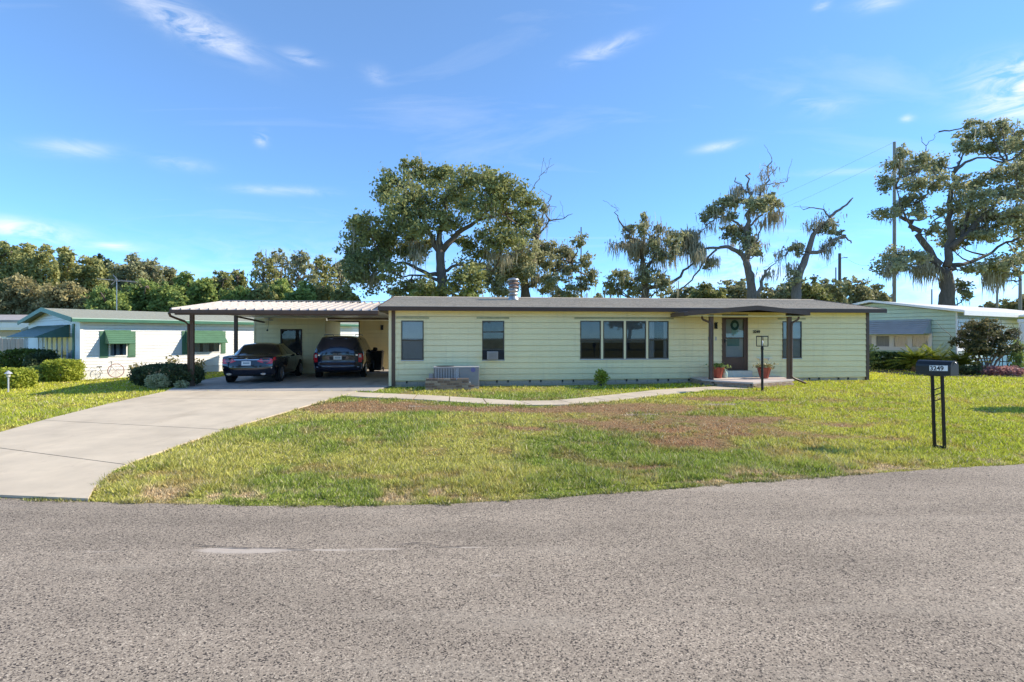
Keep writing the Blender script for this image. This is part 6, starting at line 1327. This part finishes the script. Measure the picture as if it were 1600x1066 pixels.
def bg_tree(i, px, ytop, hw, Y, m, lab, base=500, cat='tree', dens=1.0, leaf=None, n=16, sparse=False, moss=0, name='broadleaf_tree'):
    """Background tree: crown of many boughs from its top down to near the ground."""
    rg = np.random.RandomState(100 + i); cl = []; H = base - ytop
    n = int(n * 1.7)
    for k in range(n):
        t = (k + rg.rand()) / n; a = rg.uniform(-1, 1); r = hw * (.17 + .15 * rg.rand()) * (.85 if sparse else 1)
        prof = (1 - (1 - min(1, t * 2.3 + .06)) ** 2) ** .5
        x = px + a * (hw - r * .4) * prof; y = ytop + r * .75 + t * (H * .80 - r) + (abs(a) * prof) ** 2 * H * .07
        if sparse and t > .45 and rg.rand() < .3: continue
        cl.append((x, y, r, r * .85, rg.uniform(-.2, .2)))
    nc = int(4200 * (hw / 26) ** 1.5 * (.35 if sparse else 1)); tt = rg.rand(nc); aa = rg.uniform(-1, 1, nc); pr = np.sqrt(1 - (1 - np.minimum(1, tt * 2.3 + .03)) ** 2)
    bump_ = fbm(aa * 3 + i, tt * 4, 1.5, i % 60 + 5, 3)
    core = np.stack([px + aa * hw * pr * (.75 + .5 * bump_), ytop + hw * .25 + (1 - bump_) * hw * .5 + tt * H * .8, rg.uniform(-1, 1, nc)], 1)
    top = ytop + H * .45
    return big_tree(name, lab, Y, [(px, base), (px + rg.uniform(-3, 3), base - H * .3), (px + rg.uniform(-4, 4), top)], [([(px, top + H * .1), (px + rg.uniform(-.4, .4) * hw, ytop + H * .15)], .14, .03)] + ([([(px, top), (px + s_ * hw * .6, ytop + H * .2)], .10, .03) for s_ in (-1, 1)] if sparse else []), cl, m, 300 + i, trunk_r=.25, leaf=leaf or .17 * (Y / 50), dens=dens * .75, depth=hw * Y / 800 * .6, moss=moss, cat=cat, group=None, core=core, tight=.36)
GRP = 'wooded tree line behind the houses'
BG = [(8, 374, 30, 50, L_OAK, 'green leafy tree at the far left edge of the tree line'), (38, 378, 26, 56, L_BROWN, 'rounded green tree second from the left edge'), (68, 383, 26, 50, L_BROWN, 'rounded olive tree in the tree line above the white gable peak'), (104, 384, 24, 60, L_BROWN, 'olive tree with a small raised tuft on top left of the antenna'), (138, 400, 30, 52, L_BROWN, 'olive tree just left of the television antenna'),
    (158, 398, 24, 66, L_DARK, 'dark distant tree peeping over behind the antenna'), (200, 399, 32, 62, L_OAK2, 'dark rounded tree right of the antenna with mossy trunks'), (234, 404, 26, 64, L_OAK2, 'grey green tree on the falling right shoulder of the wood'), (262, 415, 26, 66, L_OAK2, 'greyish brown distant tree at the end of the wooded hump'),
    (30, 430, 40, 44, L_RUST, 'brownish low tree with dry foliage behind the flat white roof'), (100, 440, 38, 43, L_RUST, 'dry brown brush tree directly behind the white gable'), (170, 448, 34, 42, L_GREEN, 'bright green bushy tree low beside the antenna mast'), (222, 438, 32, 44, L_GREEN, 'low green tree behind the middle of the white house roof'), (262, 442, 30, 43, L_GREEN, 'low bushy green tree near the carport corner'), (290, 424, 22, 52, L_GREEN, 'small green tree where the tree line dips lowest'),
    (318, 432, 22, 47, L_GREEN, 'leafy green tree just behind the carport left corner'), (345, 424, 24, 52, L_OAK, 'dark round topped tree above the carport roof'), (372, 420, 16, 56, L_OAK, 'narrow dark tree beside the pale sparse trees'), (372, 445, 24, 44, L_GREEN, 'low green tree behind the carport roof ridge')]
for i, (px, yt, hw, Y, m_, lab) in enumerate(BG): bg_tree(i, px, yt, hw, Y, m_, lab, base=505, n=18, moss=12 if m_ is L_OAK2 else 0)
BG2 = [(412, 392, 22, 50, L_BROWN, 'tall sparse tree left of the two airy trees above the carport'), (438, 386, 22, 54, L_OAK2, 'tallest airy tree above the carport with thin top'), (470, 390, 24, 52, L_OAK2, 'sparse grey green tree with see through crown above the carport'), (505, 396, 22, 56, L_BROWN, 'thin olive tree close to the big oak left boughs'), (530, 404, 18, 60, L_OAK2, 'thin tree half hidden by the big oak left boughs')]
for i, (px, yt, hw, Y, m_, lab) in enumerate(BG2): bg_tree(40 + i, px, yt, hw, Y, m_, lab, base=505, n=15, sparse=True, dens=.85, moss=20)
BG3 = [(408, 440, 24, 44, L_OAK, 'low dark tree behind the carport roof under the airy trees'), (438, 436, 24, 46, L_GREEN, 'bright green low tree behind the carport roof middle'), (470, 440, 26, 43, L_GREEN, 'yellowish green low tree behind the carport roof'), (505, 438, 26, 45, L_BROWN, 'olive low tree behind the right part of the carport roof'), (540, 446, 22, 43, L_OAK, 'low bush like tree under the big oak left limb'),
    (662, 446, 26, 40, L_GREEN, 'low fresh green tree left of the big oak trunk'), (728, 450, 24, 40, L_GREEN, 'low light green tree right of the big oak trunk'), (880, 450, 30, 52, L_OAK2, 'low tree behind the roof left of the thin pole'), (935, 458, 12, 56, L_OAK2, 'tiny tree top just over the ridge in the wide sky gap'), (1062, 445, 32, 56, L_OAK2, 'low leafy tree right of the ragged mossy oak'), (1105, 440, 34, 52, L_OAK, 'low rounded tree left of the snapped oak trunk'), (1148, 434, 30, 55, L_OAK2, 'low tree hugging the snapped oak trunk on its left'),
    (1208, 444, 30, 52, L_OAK2, 'low tree between the snapped oak and the leaning oak'), (1235, 434, 28, 54, L_OAK, 'dense low tree at the foot of the leaning oak'), (1264, 430, 32, 52, L_OAK, 'widest low tree right of the leaning oak foot'), (1294, 434, 26, 56, L_OAK2, 'low tree left of the dark utility pole'), (1335, 432, 32, 60, L_OAK2, 'grey green low tree right of the dark utility pole'), (1364, 444, 24, 62, L_OAK2, 'small low tree end of the row above the mint gable'), (1384, 456, 16, 58, L_OAK2, 'tiny tree top above the mint gable peak'),
    (1548, 472, 16, 85, L_RUST, 'distant brownish tree top over the white roof left of the pale pole'), (1575, 468, 18, 80, L_RUST, 'distant reddish tree top between the pale poles'), (1610, 462, 26, 80, L_RUST, 'distant brown tree at the right edge')]
for i, (px, yt, hw, Y, m_, lab) in enumerate(BG3): bg_tree(60 + i, px, yt, hw, Y, m_, lab, base=505 if px < 1500 else 498, n=11, moss=6 if m_ is L_OAK2 else 0)
for i, (x, h_, w_) in enumerate([(-34, 9, 6), (-22, 10, 6), (-9, 9, 5.5), (2, 10.5, 6), (13, 9, 5.5), (24, 10, 6), (36, 9, 6)]):  # unseen row added behind the camera for the windows to reflect
    rg = np.random.RandomState(900 + i); t = thing('broadleaf_tree', 'unseen broadleaf tree added across the road, ' + ['far left of the row', 'second from the left', 'third from the left', 'tallest, in the middle of the row', 'third from the right', 'second from the right', 'far right of the row'][i], 'tree', (x, -26 + rg.rand() * 4, 0), 0, 'unseen trees added across the road')
    mb = MB(); limb(mb, [(0, 0, -.2), (.1, 0, 2), (0, .1, h_ * .7)], .35, .12, rg); pts = []; tn = []
    for k in range(16):
        a = rg.rand() * 6.28; q = rg.rand(); c = (math.cos(a) * w_ * .6 * q, math.sin(a) * w_ * .5 * q, h_ * (.35 + .55 * rg.rand())); p_, t_, _ = clump_points(c, (1.7, 1.7, 1.3), 420, rg, 8, .3); pts.append(p_); tn.append(t_); limb(mb, [(0, 0, h_ * .3), c], .1, .03, rg)
    mb.build('trunk', BARK, t, smooth=True); leaves('crown', np.concatenate(pts), .45, rg, L_OAK, t, tintbase=np.concatenate(tn))

# ------------------------------------------------------------------ shrubs and hedges
def shrub(name, label, loc, size, n, leaf, m, seed, cat='shrub', box=False, stems=True, stem_col=None, tone=0, group=None, rz=0, hollow=.72, power=2.6):
    rg = np.random.RandomState(seed); gz_ = float(ground_z(loc[0], loc[1])); t = thing(name, label, cat, (loc[0], loc[1], gz_), rz, group); sx, sy, sz = size
    d = rg.normal(size=(n, 3)); e = power if not box else 6
    d /= (np.abs(d / np.abs(d).max(1)[:, None]) ** e).sum(1)[:, None] ** (1 / e) * np.abs(d).max(1)[:, None]
    rr = hollow + (1 - hollow) * rg.rand(n) ** .6; P = d * rr[:, None]
    bump = fbm(P[:, 0] * sx * 3 + P[:, 2] * sz * 2, P[:, 1] * sy * 3 + P[:, 2] * sz * 3, 1.2, seed % 50 + 3, 3)
    P = P * (0.90 + .22 * bump)[:, None]; P = P * np.array([sx / 2, sy / 2, sz / 2]); P[:, 2] += sz / 2 + .02; P[:, 2] = np.abs(P[:, 2]); P += rg.normal(size=P.shape) * leaf * .6
    leaves('foliage', P, leaf, rg, m, t, tintbase=tone + (bump - .5) * 1.2 + .1)
    if stems:
        mb = MB()
        for k in range(9): a = rg.rand() * 6.28; q = rg.rand() * .7; limb(mb, [(math.cos(a) * sx * .08, math.sin(a) * sy * .08, -.05), (math.cos(a) * sx * .3 * q, math.sin(a) * sy * .3 * q, sz * .4), (math.cos(a) * sx * .42 * q, math.sin(a) * sy * .42 * q, sz * .8)], .025 * sz + .006, .006, rg, .02, 5)
        mb.build('stems', stem_col or BARK, t)
    return t
def P0(px, py, dz=0): x, y = GP(px, py); return (x, y)
def XP(px, Y): return ((px - 800) * Y / 800, Y)
shrub('rounded_shrub', 'wide rounded dark shrub at the left edge of the driveway under the post', XP(262, 18.0), (2.25, 1.5, .78), 13000, .042, L_DARK, 1, hollow=.8)
shrub('variegated_shrub', 'small pale variegated shrub in front of the rounded dark shrub', XP(247, 17.25), (.72, .45, .46), 1700, .042, L_PALE, 2, tone=.1)
shrub('variegated_shrub', 'tiny pale leaved sprig low at the right front of the rounded dark shrub', XP(284, 17.2), (.38, .3, .24), 300, .042, L_PALE, 3)
shrub('boxed_hedge', 'tall dark clipped hedge in front of the white house awning', XP(44, 22.6), (1.9, 1.2, 1.22), 7500, .06, L_HEDGE, 4, box=True, cat='hedge')
shrub('dark_shrub', 'dark upright shrub between the tall hedge and the lime hedge', XP(66, 21.9), (1.0, 1.0, 1.15), 4500, .06, L_DARK, 5)
shrub('boxed_hedge', 'lime green clipped hedge at the near corner of the white house', XP(99, 21.2), (1.15, 1.0, .85), 6000, .05, L_LIME, 6, box=True, cat='hedge')
shrub('boxed_hedge', 'low light green hedge at the left edge behind the garden lamp', XP(15, 18.4), (1.45, .8, .66), 5500, .05, L_LIME, 7, box=True, cat='hedge')
shrub('leafy_shrub', 'loose green shrub at the foot of the dark upright shrub', XP(60, 20.9), (.8, .6, .6), 1800, .05, L_GREEN, 8)
x, y = P0(942, 606); shrub('weedy_shrub', 'small light green weed bush growing against the house skirt below the big windows', (x, y + .25), (.50, .40, .62), 900, .045, L_LIME, 9, hollow=.2, power=1.6)
shrub('boxed_hedge', 'dark green hedge under the slatted awning window', XP(1384, 25.9), (2.3, .8, .80), 8000, .06, L_HEDGE, 10, box=True, cat='hedge', rz=R(-15))
p = W(1362, 0, 25.4); shrub('leafy_shrub', 'thin upright plant behind the house right corner', (p.x, 25.6), (.9, .6, 1.3), 500, .07, L_GREEN, 11, hollow=.2)

def sago(px, py, Y, R0, n, seed, lab, m=L_LIME):
    rg = np.random.RandomState(seed); p = W(px, py, Y); z = float(ground_z(p.x, Y)); t = thing('sago_palm', lab, 'palm', (p.x, Y, z), 0)
    MB().lathe([(.16, 0), (.2, .15), (.17, .35), (.08, .42)], 12).build('trunk', BARK, t)
    for k in range(n):
        a = rg.rand() * 6.283; el = rg.uniform(.1, 1.25); L = R0 * rg.uniform(.75, 1.1); V = []; F = []; T = []; ns = 22; prev = None
        for i in range(ns):
            s_ = i / (ns - 1); r = L * s_ * math.cos(el) * (1 + .12 * s_); h = .38 + L * (s_ * math.sin(el) - .38 * s_ ** 2 * math.cos(el)); c = np.array([math.cos(a) * r, math.sin(a) * r, h]); side = np.array([-math.sin(a), math.cos(a), 0]); lw = .17 * math.sin(math.pi * min(1, .12 + s_ * .88)) + .02
            fw = np.array([math.cos(a), math.sin(a), .1]) * .10
            for sg in (-1, 1):
                b = len(V); V += [c - fw * .25, c + fw * .25, c + side * sg * lw + fw + np.array([0, 0, .04]), c + side * sg * lw + fw * .7 + np.array([0, 0, .035])]; F.append((b, b + 1, b + 2, b + 3)); T += [rg.rand() * .6 + .15] * 4
        np_mesh('frond', V, F, m, t, attr=T)
    return t
sago(1432, 575, 24.1, 1.15, 64, 1, 'broad sago palm behind the mailbox, nearest the hedge', L_LIME)
sago(1466, 576, 23.8, 1.2, 64, 2, 'yellow green sago palm right behind the mailbox top', L_LIME)
sago(1503, 577, 22.9, .9, 54, 3, 'bright sago palm at the right end of the mailbox', L_LIME)

def crape():
    rg = np.random.RandomState(31); p = W(1541, 0, 22.6); t = thing('crape_myrtle', 'large multi stemmed shrub tree in front of the white siding, far right', 'tree', (p.x, 22.6, .05), 0)
    mb = MB(); tips = []
    for k in range(13):
        a = rg.rand() * 6.28; q = .35 + rg.rand() * .75; top = Vector((math.cos(a) * 1.15 * q, math.sin(a) * .9 * q, 1.25 + rg.rand() * .5)); limb(mb, [(math.cos(a) * .12, math.sin(a) * .12, -.05), (math.cos(a) * .35 * q, math.sin(a) * .3 * q, .6), top], .035, .018, rg, .04, 6); tips.append(top)
        for j in range(3): e = top + Vector((rg.normal() * .35, rg.normal() * .3, .2 + rg.rand() * .7)); limb(mb, [top, e], .015, .006, rg, .03, 4)
    mb.build('stems', BARK_GREY, t)
    P = []; T = []
    for k in range(60):
        a = rg.rand() * 6.28; q = rg.rand() ** .5; z = rg.rand(); w = 1.33 * math.sin(min(1, .32 + z * .9) * math.pi * .80) ** .6
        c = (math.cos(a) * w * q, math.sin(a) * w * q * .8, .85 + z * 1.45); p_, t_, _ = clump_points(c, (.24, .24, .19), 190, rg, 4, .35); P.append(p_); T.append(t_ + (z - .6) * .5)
    leaves('foliage', np.concatenate(P), .06, rg, L_CRAPE, t, tintbase=np.concatenate(T) - .1)
crape()
x, y = W(1555, 0, 21.6).x, 21.6
shrub('ground_cover_plant', 'low reddish pink ground cover plant at the foot of the shrub tree, far right', (x + .3, y + .1), (1.7, .8, .34), 2400, .06, L_RED, 13, cat='plant', stems=False)
shrub('ground_cover_plant', 'dark low plant between the sago palm and the reddish ground cover', (W(1520, 0, 22).x, 22.0), (1.0, .7, .38), 1200, .06, L_DARK, 14, cat='plant', stems=False)
mb_ = MB().prism([(17.8, 21.0), (24.5, 20.9), (25.2, 22.6), (21.8, 24.8), (17.6, 27.5), (15.6, 26.6)], 0, .115).build('mulch_bed', MULCH, kind='structure'); mb_['label'] = 'dark mulch bed along the mint green house'
shrub('leafy_shrub', 'slender shrub beside the white column at the right edge', (W(1590, 0, 24.2).x, 24.2), (.6, .5, 1.5), 700, .07, L_GREEN, 15, hollow=.2)
def neighbour_plants():
    # small plants and lights along the white house
    def potplant(px, Y, lab, seed, h_=.5):
        rg = np.random.RandomState(seed); p = W(px, 0, Y); t = thing('potted_plant', lab, 'plant', (p.x, Y, float(ground_z(p.x, Y))), 0)
        MB().lathe([(.10, 0), (.15, .22), (.16, .25), (.13, .25), (.12, .2), (0, .2)], 14).build('pot', TERRA, t)
        pts = rg.normal(size=(160, 3)) * np.array([.14, .14, .13]) + np.array([0, 0, h_]); leaves('foliage', pts, .07, rg, L_RUST, t); mb = MB()
        for k in range(6): mb.tube([(0, 0, .2), (rg.normal() * .12, rg.normal() * .12, h_ + rg.rand() * .3)], .008, 4)
        mb.build('stems', BARK, t)
    potplant(214, 22.4, 'spindly potted plant against the white house skirt left of the rounded shrub', 51, .45); potplant(309, 25.0, 'potted plant against the white house beside the carport post', 52, .45)
    potplant(268, 23.6, 'straggly plant showing above the rounded dark shrub', 53, .6)
    t = thing('garden_lamp', 'small white capped garden lamp in the low hedge at the left edge', 'lamp', (*GP(13, 609), -.08), 0)
    MB().tube([(0, 0, 0), (0, 0, .52)], .022, 8).build('post', GREYALU, t); MB().lathe([(.05, .50), (.06, .60), (.05, .61)], 12).build('lens', mat('lamp_lens', (.5, .5, .45), .3), t); MB().lathe([(.11, .61), (.09, .64), (.02, .70), (0, .72)], 12).build('cap', GREYALU, t)
    # old bicycle leaning on the skirt
    c = W(166, 0, 21.6); b = thing('bicycle', 'old bicycle with tall rusty front wheel leaning by the white house wall', 'bicycle', (c.x + .05, 21.55, -.02), math.atan2(.8, .6)); b.scale = (.68, .68, .68)
    def ring(x, z, r, m, nm, sp):
        w = MB(); w.tube([(x + r * math.cos(q * math.pi / 12), 0, z + r * math.sin(q * math.pi / 12)) for q in range(25)], .022, 6)
        o = w.build(nm, m, b); s_ = MB()
        for q in range(sp): a = q * 2 * math.pi / sp; s_.tube([(x, 0, z), (x + r * math.cos(a), 0, z + r * math.sin(a))], .008, 3)
        s_.build('spokes', m, o, kind='stuff'); return o
    ring(.48, .47, .42, mat('rusty_red', (.30, .10, .07), .7, .3, 9), 'wheel', 8); ring(-.55, .30, .25, ALU, 'wheel', 8)
    MB().tube([(-.55, 0, .30), (-.2, 0, .34), (.1, 0, .30), (.25, 0, .75), (.48, 0, .47)], .022, 6).tube([(-.2, 0, .34), (-.35, 0, .72)], .02, 6).tube([(.25, 0, .75), (.25, 0, 1.0)], .018, 6).build('frame', ALU, b)
    MB().tube([(.15, -.22, .98), (.30, -.18, 1.04), (.27, 0, 1.0), (.30, .18, 1.04), (.15, .22, .98)], .016, 6).build('handlebar', BLACK, b); MB().box(-.48, -.24, -.07, .07, .72, .78).build('saddle', BLACK, b)
    MB().tube([(-.45, 0, .62), (-.75, 0, .7), (-.9, 0, .55)], .012, 5).build('carrier', ALU, b)
neighbour_plants()

# ------------------------------------------------------------------ lamp post, mailbox, pots, jug
def front_things():
    Y = 16.05; X = (1191 - 800) * Y / 800; z0 = float(ground_z(X, Y)); k = 800 / Y
    zt = CAM_H + (525 - 541) / k; za = CAM_H + (525 - 526) / k
    t = thing('lamp_post', 'black garden lamp post with open square lantern on the lawn before the porch', 'lamp post', (X, Y, z0), R(12)); h0 = zt - z0; h1 = za - z0
    MB().lathe([(.042, -.1), (.042, .02), (.038, .04), (.036, h0 - .12), (.045, h0 - .10), (.045, h0 - .06), (.03, h0)], 14).build('pole', BLACK, t, smooth=False)
    w = .115; fr = MB(); r = .009
    for sx in (-1, 1):
        for sy in (-1, 1): fr.bar((sx * w, sy * w, h0), (sx * w, sy * w, h1), r * 2)
    for z in (h0, h1):
        for a, b in (((-w, -w), (w, -w)), ((w, -w), (w, w)), ((w, w), (-w, w)), ((-w, w), (-w, -w))): fr.bar((*a, z), (*b, z), r * 2.4)
    fr.bar((-w, -w, h0), (w, w, h0), .018); fr.bar((-w, w, h0), (w, -w, h0), .018)
    la = fr.build('lantern_frame', BLACK, t)
    MB().box(-w - .015, w + .015, -w - .015, w + .015, h1 + .012, h1 + .024).build('lantern_top', BLACK, la)
    MB().lathe([(.014, h0), (.014, h0 + .05), (.03, h0 + .09), (.034, h0 + .13), (.02, h0 + .17), (0, h0 + .185)], 12).build('bulb', mat('white_bulb', (.8, .8, .78), .2), t, smooth=True)
    # mailbox
    base = Vector((6.85, 8.22, 0)); zb = float(ground_z(base.x, base.y)); t = thing('mailbox', 'black rural mailbox with white house number on two thin posts', 'mailbox', (base.x, base.y, zb), 0)
    ax = Vector((.36, -.93, 0)).normalized(); ang = math.atan2(ax.y, ax.x)
    lean = Vector((-.05, -.01, 0)); ztop = 1.16 - zb
    c = lean + Vector((0, 0, ztop))
    def M(l, s_, z): return c + ax * l + Vector((-ax.y, ax.x, 0)) * s_ + Vector((0, 0, z))   # s_>0: to the right of the door axis seen from above, away from the camera
    hw = .095; Lb = .24; hb = .135
    ring = [(-hw, 0), (-hw, hb)] + [(-hw * math.cos(q * math.pi / 10), hb + hw * math.sin(q * math.pi / 10)) for q in range(1, 10)] + [(hw, hb), (hw, 0)]; n = len(ring)
    body = MB().add([M(l, a, z) for l in (-Lb, Lb) for a, z in ring], [tuple(range(n)), tuple(range(2 * n - 1, n - 1, -1))] + [(i, n + i, n + (i + 1) % n, (i + 1) % n) for i in range(n)])
    MB_ = mat('mailbox_black', (.007, .007, .008), .42, .3, 6, coat=.15)
    body.build('box', MB_, t)
    big = [(a * 1.07, z * 1.04 - .003) for a, z in ring]
    dr = MB().add([M(l, a, z) for l in (Lb + .001, Lb + .016) for a, z in big], [tuple(range(n)), tuple(range(2 * n - 1, n - 1, -1))] + [(i, n + i, n + (i + 1) % n, (i + 1) % n) for i in range(n)]).build('door', MB_, t)
    MB().tube([M(Lb + .018, 0, .175), M(Lb + .035, 0, .19), M(Lb + .02, 0, .21)], .008, 6).build('latch', ALU, dr)
    MB().bar(M(-.02, 0, -.012), M(.06, 0, -.012), .06, .02).bar(M(-.10, 0, -.010), M(.14, 0, -.010), .13, .016).build('bracket', BLACK, t)
    s_ = -1     # side facing the camera
    # number plates stuck on the side and their digits
    pl = MB(); x0, x1, z0_, z1_ = -.04, .215, .06, .145
    pz = MB().add([M(x0, s_ * (hw + .003), z0_), M(x1, s_ * (hw + .003), z0_ + .012), M(x1, s_ * (hw + .003), z1_ + .012), M(x0, s_ * (hw + .003), z1_), M(x0, s_ * (hw + .0005), z0_), M(x1, s_ * (hw + .0005), z0_ + .012), M(x1, s_ * (hw + .0005), z1_ + .012), M(x0, s_ * (hw + .0005), z1_)], [(0, 1, 2, 3), (0, 4, 5, 1), (1, 5, 6, 2), (2, 6, 7, 3), (3, 7, 4, 0)]).build('number_plate', PLATE, t)
    tx = text('3249', 'number', INK, pz, tuple(M(x0 + .008, s_ * (hw + .0045), z0_ + .008)), (R(90), 0, ang), .098, .0008, space=1.0, bold=.0022)
    tx.rotation_euler = (R(90), R(-3.4), ang); tx.scale = (1.0, 1.0, 1)
    for l in (-.055, .085):
        MB().bar(Vector((ax.x * l, ax.y * l, -.1)), c + ax * l + Vector((0, 0, -.012)), .034).build('post', BLACK, t)
    MB().bar(Vector((ax.x * -.055, ax.y * -.055, .05)), Vector((ax.x * .085, ax.y * .085, .05)), .034).build('foot_bar', BLACK, t)
    for z in (.80, .89, .98):
        f_ = z / ztop; a_ = lean * f_ + ax * -.055 + Vector((0, 0, z - .035)); b_ = lean * f_ + ax * .085 + Vector((0, 0, z + .035)); MB().bar(a_, b_, .014).build('rung', BLACK, t)
    # pots
    def pot(px, Y, lab, seed):
        X = (px - 800) * Y / 800; t = thing('flower_pot', lab, 'plant pot', (X, Y, .271), 0); rg = np.random.RandomState(seed)
        MB().lathe([(.12, 0), (.135, .02), (.15, .10), (.19, .26), (.225, .37), (.235, .40), (.21, .40), (.20, .34), (0, .33)], 22).build('pot', TERRA, t, smooth=True)
        for q in range(9): a = q * 2 * math.pi / 9; MB().tube([(.13 * math.cos(a), .13 * math.sin(a), .03), (.165 * math.cos(a), .165 * math.sin(a), .16), (.218 * math.cos(a), .218 * math.sin(a), .35)], [.012, .016, .012], 5).build('pot_rib', TERRA, t)
        pts = rg.normal(size=(260, 3)) * np.array([.13, .13, .045]) + np.array([0, 0, .43]); leaves('foliage', pts, .06, rg, L_RUST if seed == 2 else L_GREEN, t); mb = MB()
        for k in range(8): mb.tube([(0, 0, .34), (rg.normal() * .12, rg.normal() * .12, .45 + rg.rand() * .12)], .006, 4)
        mb.build('stems', BARK, t)
    pot(1121.5, 18.35, 'red ribbed flower pot left of the front door half behind the post', 1); pot(1194, 18.2, 'red ribbed flower pot right of the front door behind the lamp post', 2)
    X = (1133 - 800) * 18.5 / 800; t = thing('glass_jug', 'pale green glass jug standing beside the left flower pot', 'jug', (X, 18.5, .271), 0)
    MB().lathe([(.07, 0), (.085, .02), (.088, .14), (.075, .20), (.03, .25), (.028, .30), (.034, .31)], 18).build('body', mat('green_glass', (.42, .56, .46), .12, coat=.5), t, smooth=True)
    MB().tube([(.03, 0, .29), (.07, 0, .28), (.075, 0, .22)], .009, 6).build('handle', MATS['green_glass'], t)
    # hose lying by the path near the porch
    # utility poles and wires
    def pole(px, ytop, Y, r, m, lab, arm=False, name='utility_pole'):
        p = W(px, ytop, Y); t = thing(name, lab, 'pole', (p.x, Y, 0), 0); MB().tube([(0, 0, -.3), (0, 0, p.z)], [r, r * .72], 12).build('shaft', m, t)
        if arm: MB().bar((0, -.1, p.z - .6), (.9, -.1, p.z - .5), .08).build('arm', m, t)
        return Vector((p.x, Y, p.z))
    a = pole(1397.5, 222, 56, .20, POLEM, 'tall pale utility pole left of the wide mossy oak'); b = pole(1312, 396, 62, .22, POLED, 'dark wooden utility pole above the house right end', True); pole(1306, 418, 62.5, .10, POLEM, 'thin pale pole just left of the dark wooden pole')
    pole(908, 355, 60, .09, POLED, 'thin bare pole behind the sparse mossy boughs'); pole(1456, 452, 60, .09, POLED, 'thin short pole left of the wide oak trunk'); pole(1558, 438, 58, .13, POLEM, 'pale pole behind the white roof right of the wide oak'); pole(1594, 425, 58, .20, POLEM, 'thicker pale pole at the right edge of the picture')
    d = (a.x, a.y, a.z)
    far = W(1000, 375, 95); far2 = W(1640, 236, 40)
    for i, (q0, q1, dz) in enumerate(((a, Vector(far), 0), (a + Vector((0, 0, -1.6)), Vector(far) + Vector((0, 0, -2.5)), 0), (b, a + Vector((0, 0, -12)), 0), (b + Vector((0, 0, -.6)), W(1180, 440, 90), 0))):
        pts = [q0.lerp(q1, k / 14) - Vector((0, 0, 1.5 * math.sin(math.pi * k / 14))) for k in range(15)]
        o = MB().tube(pts, .011, 4).build('power_line', mat('grey_cable', (.30, .31, .33), .6)); tag(o, ['highest power line running left from the tall pale pole', 'second power line just under the highest one', 'power line between the dark wooden pole and the tall pale pole', 'low power line running left from the dark wooden pole'][i], 'cable')
front_things()
# unseen bush added to cast the shadow on the right hand lawn
shrub('shadow_shrub', 'unseen loose shrub added just outside the right edge for its shadow', (12.9, 12.15), (.9, .8, 1.25), 2200, .07, L_DARK, 61)
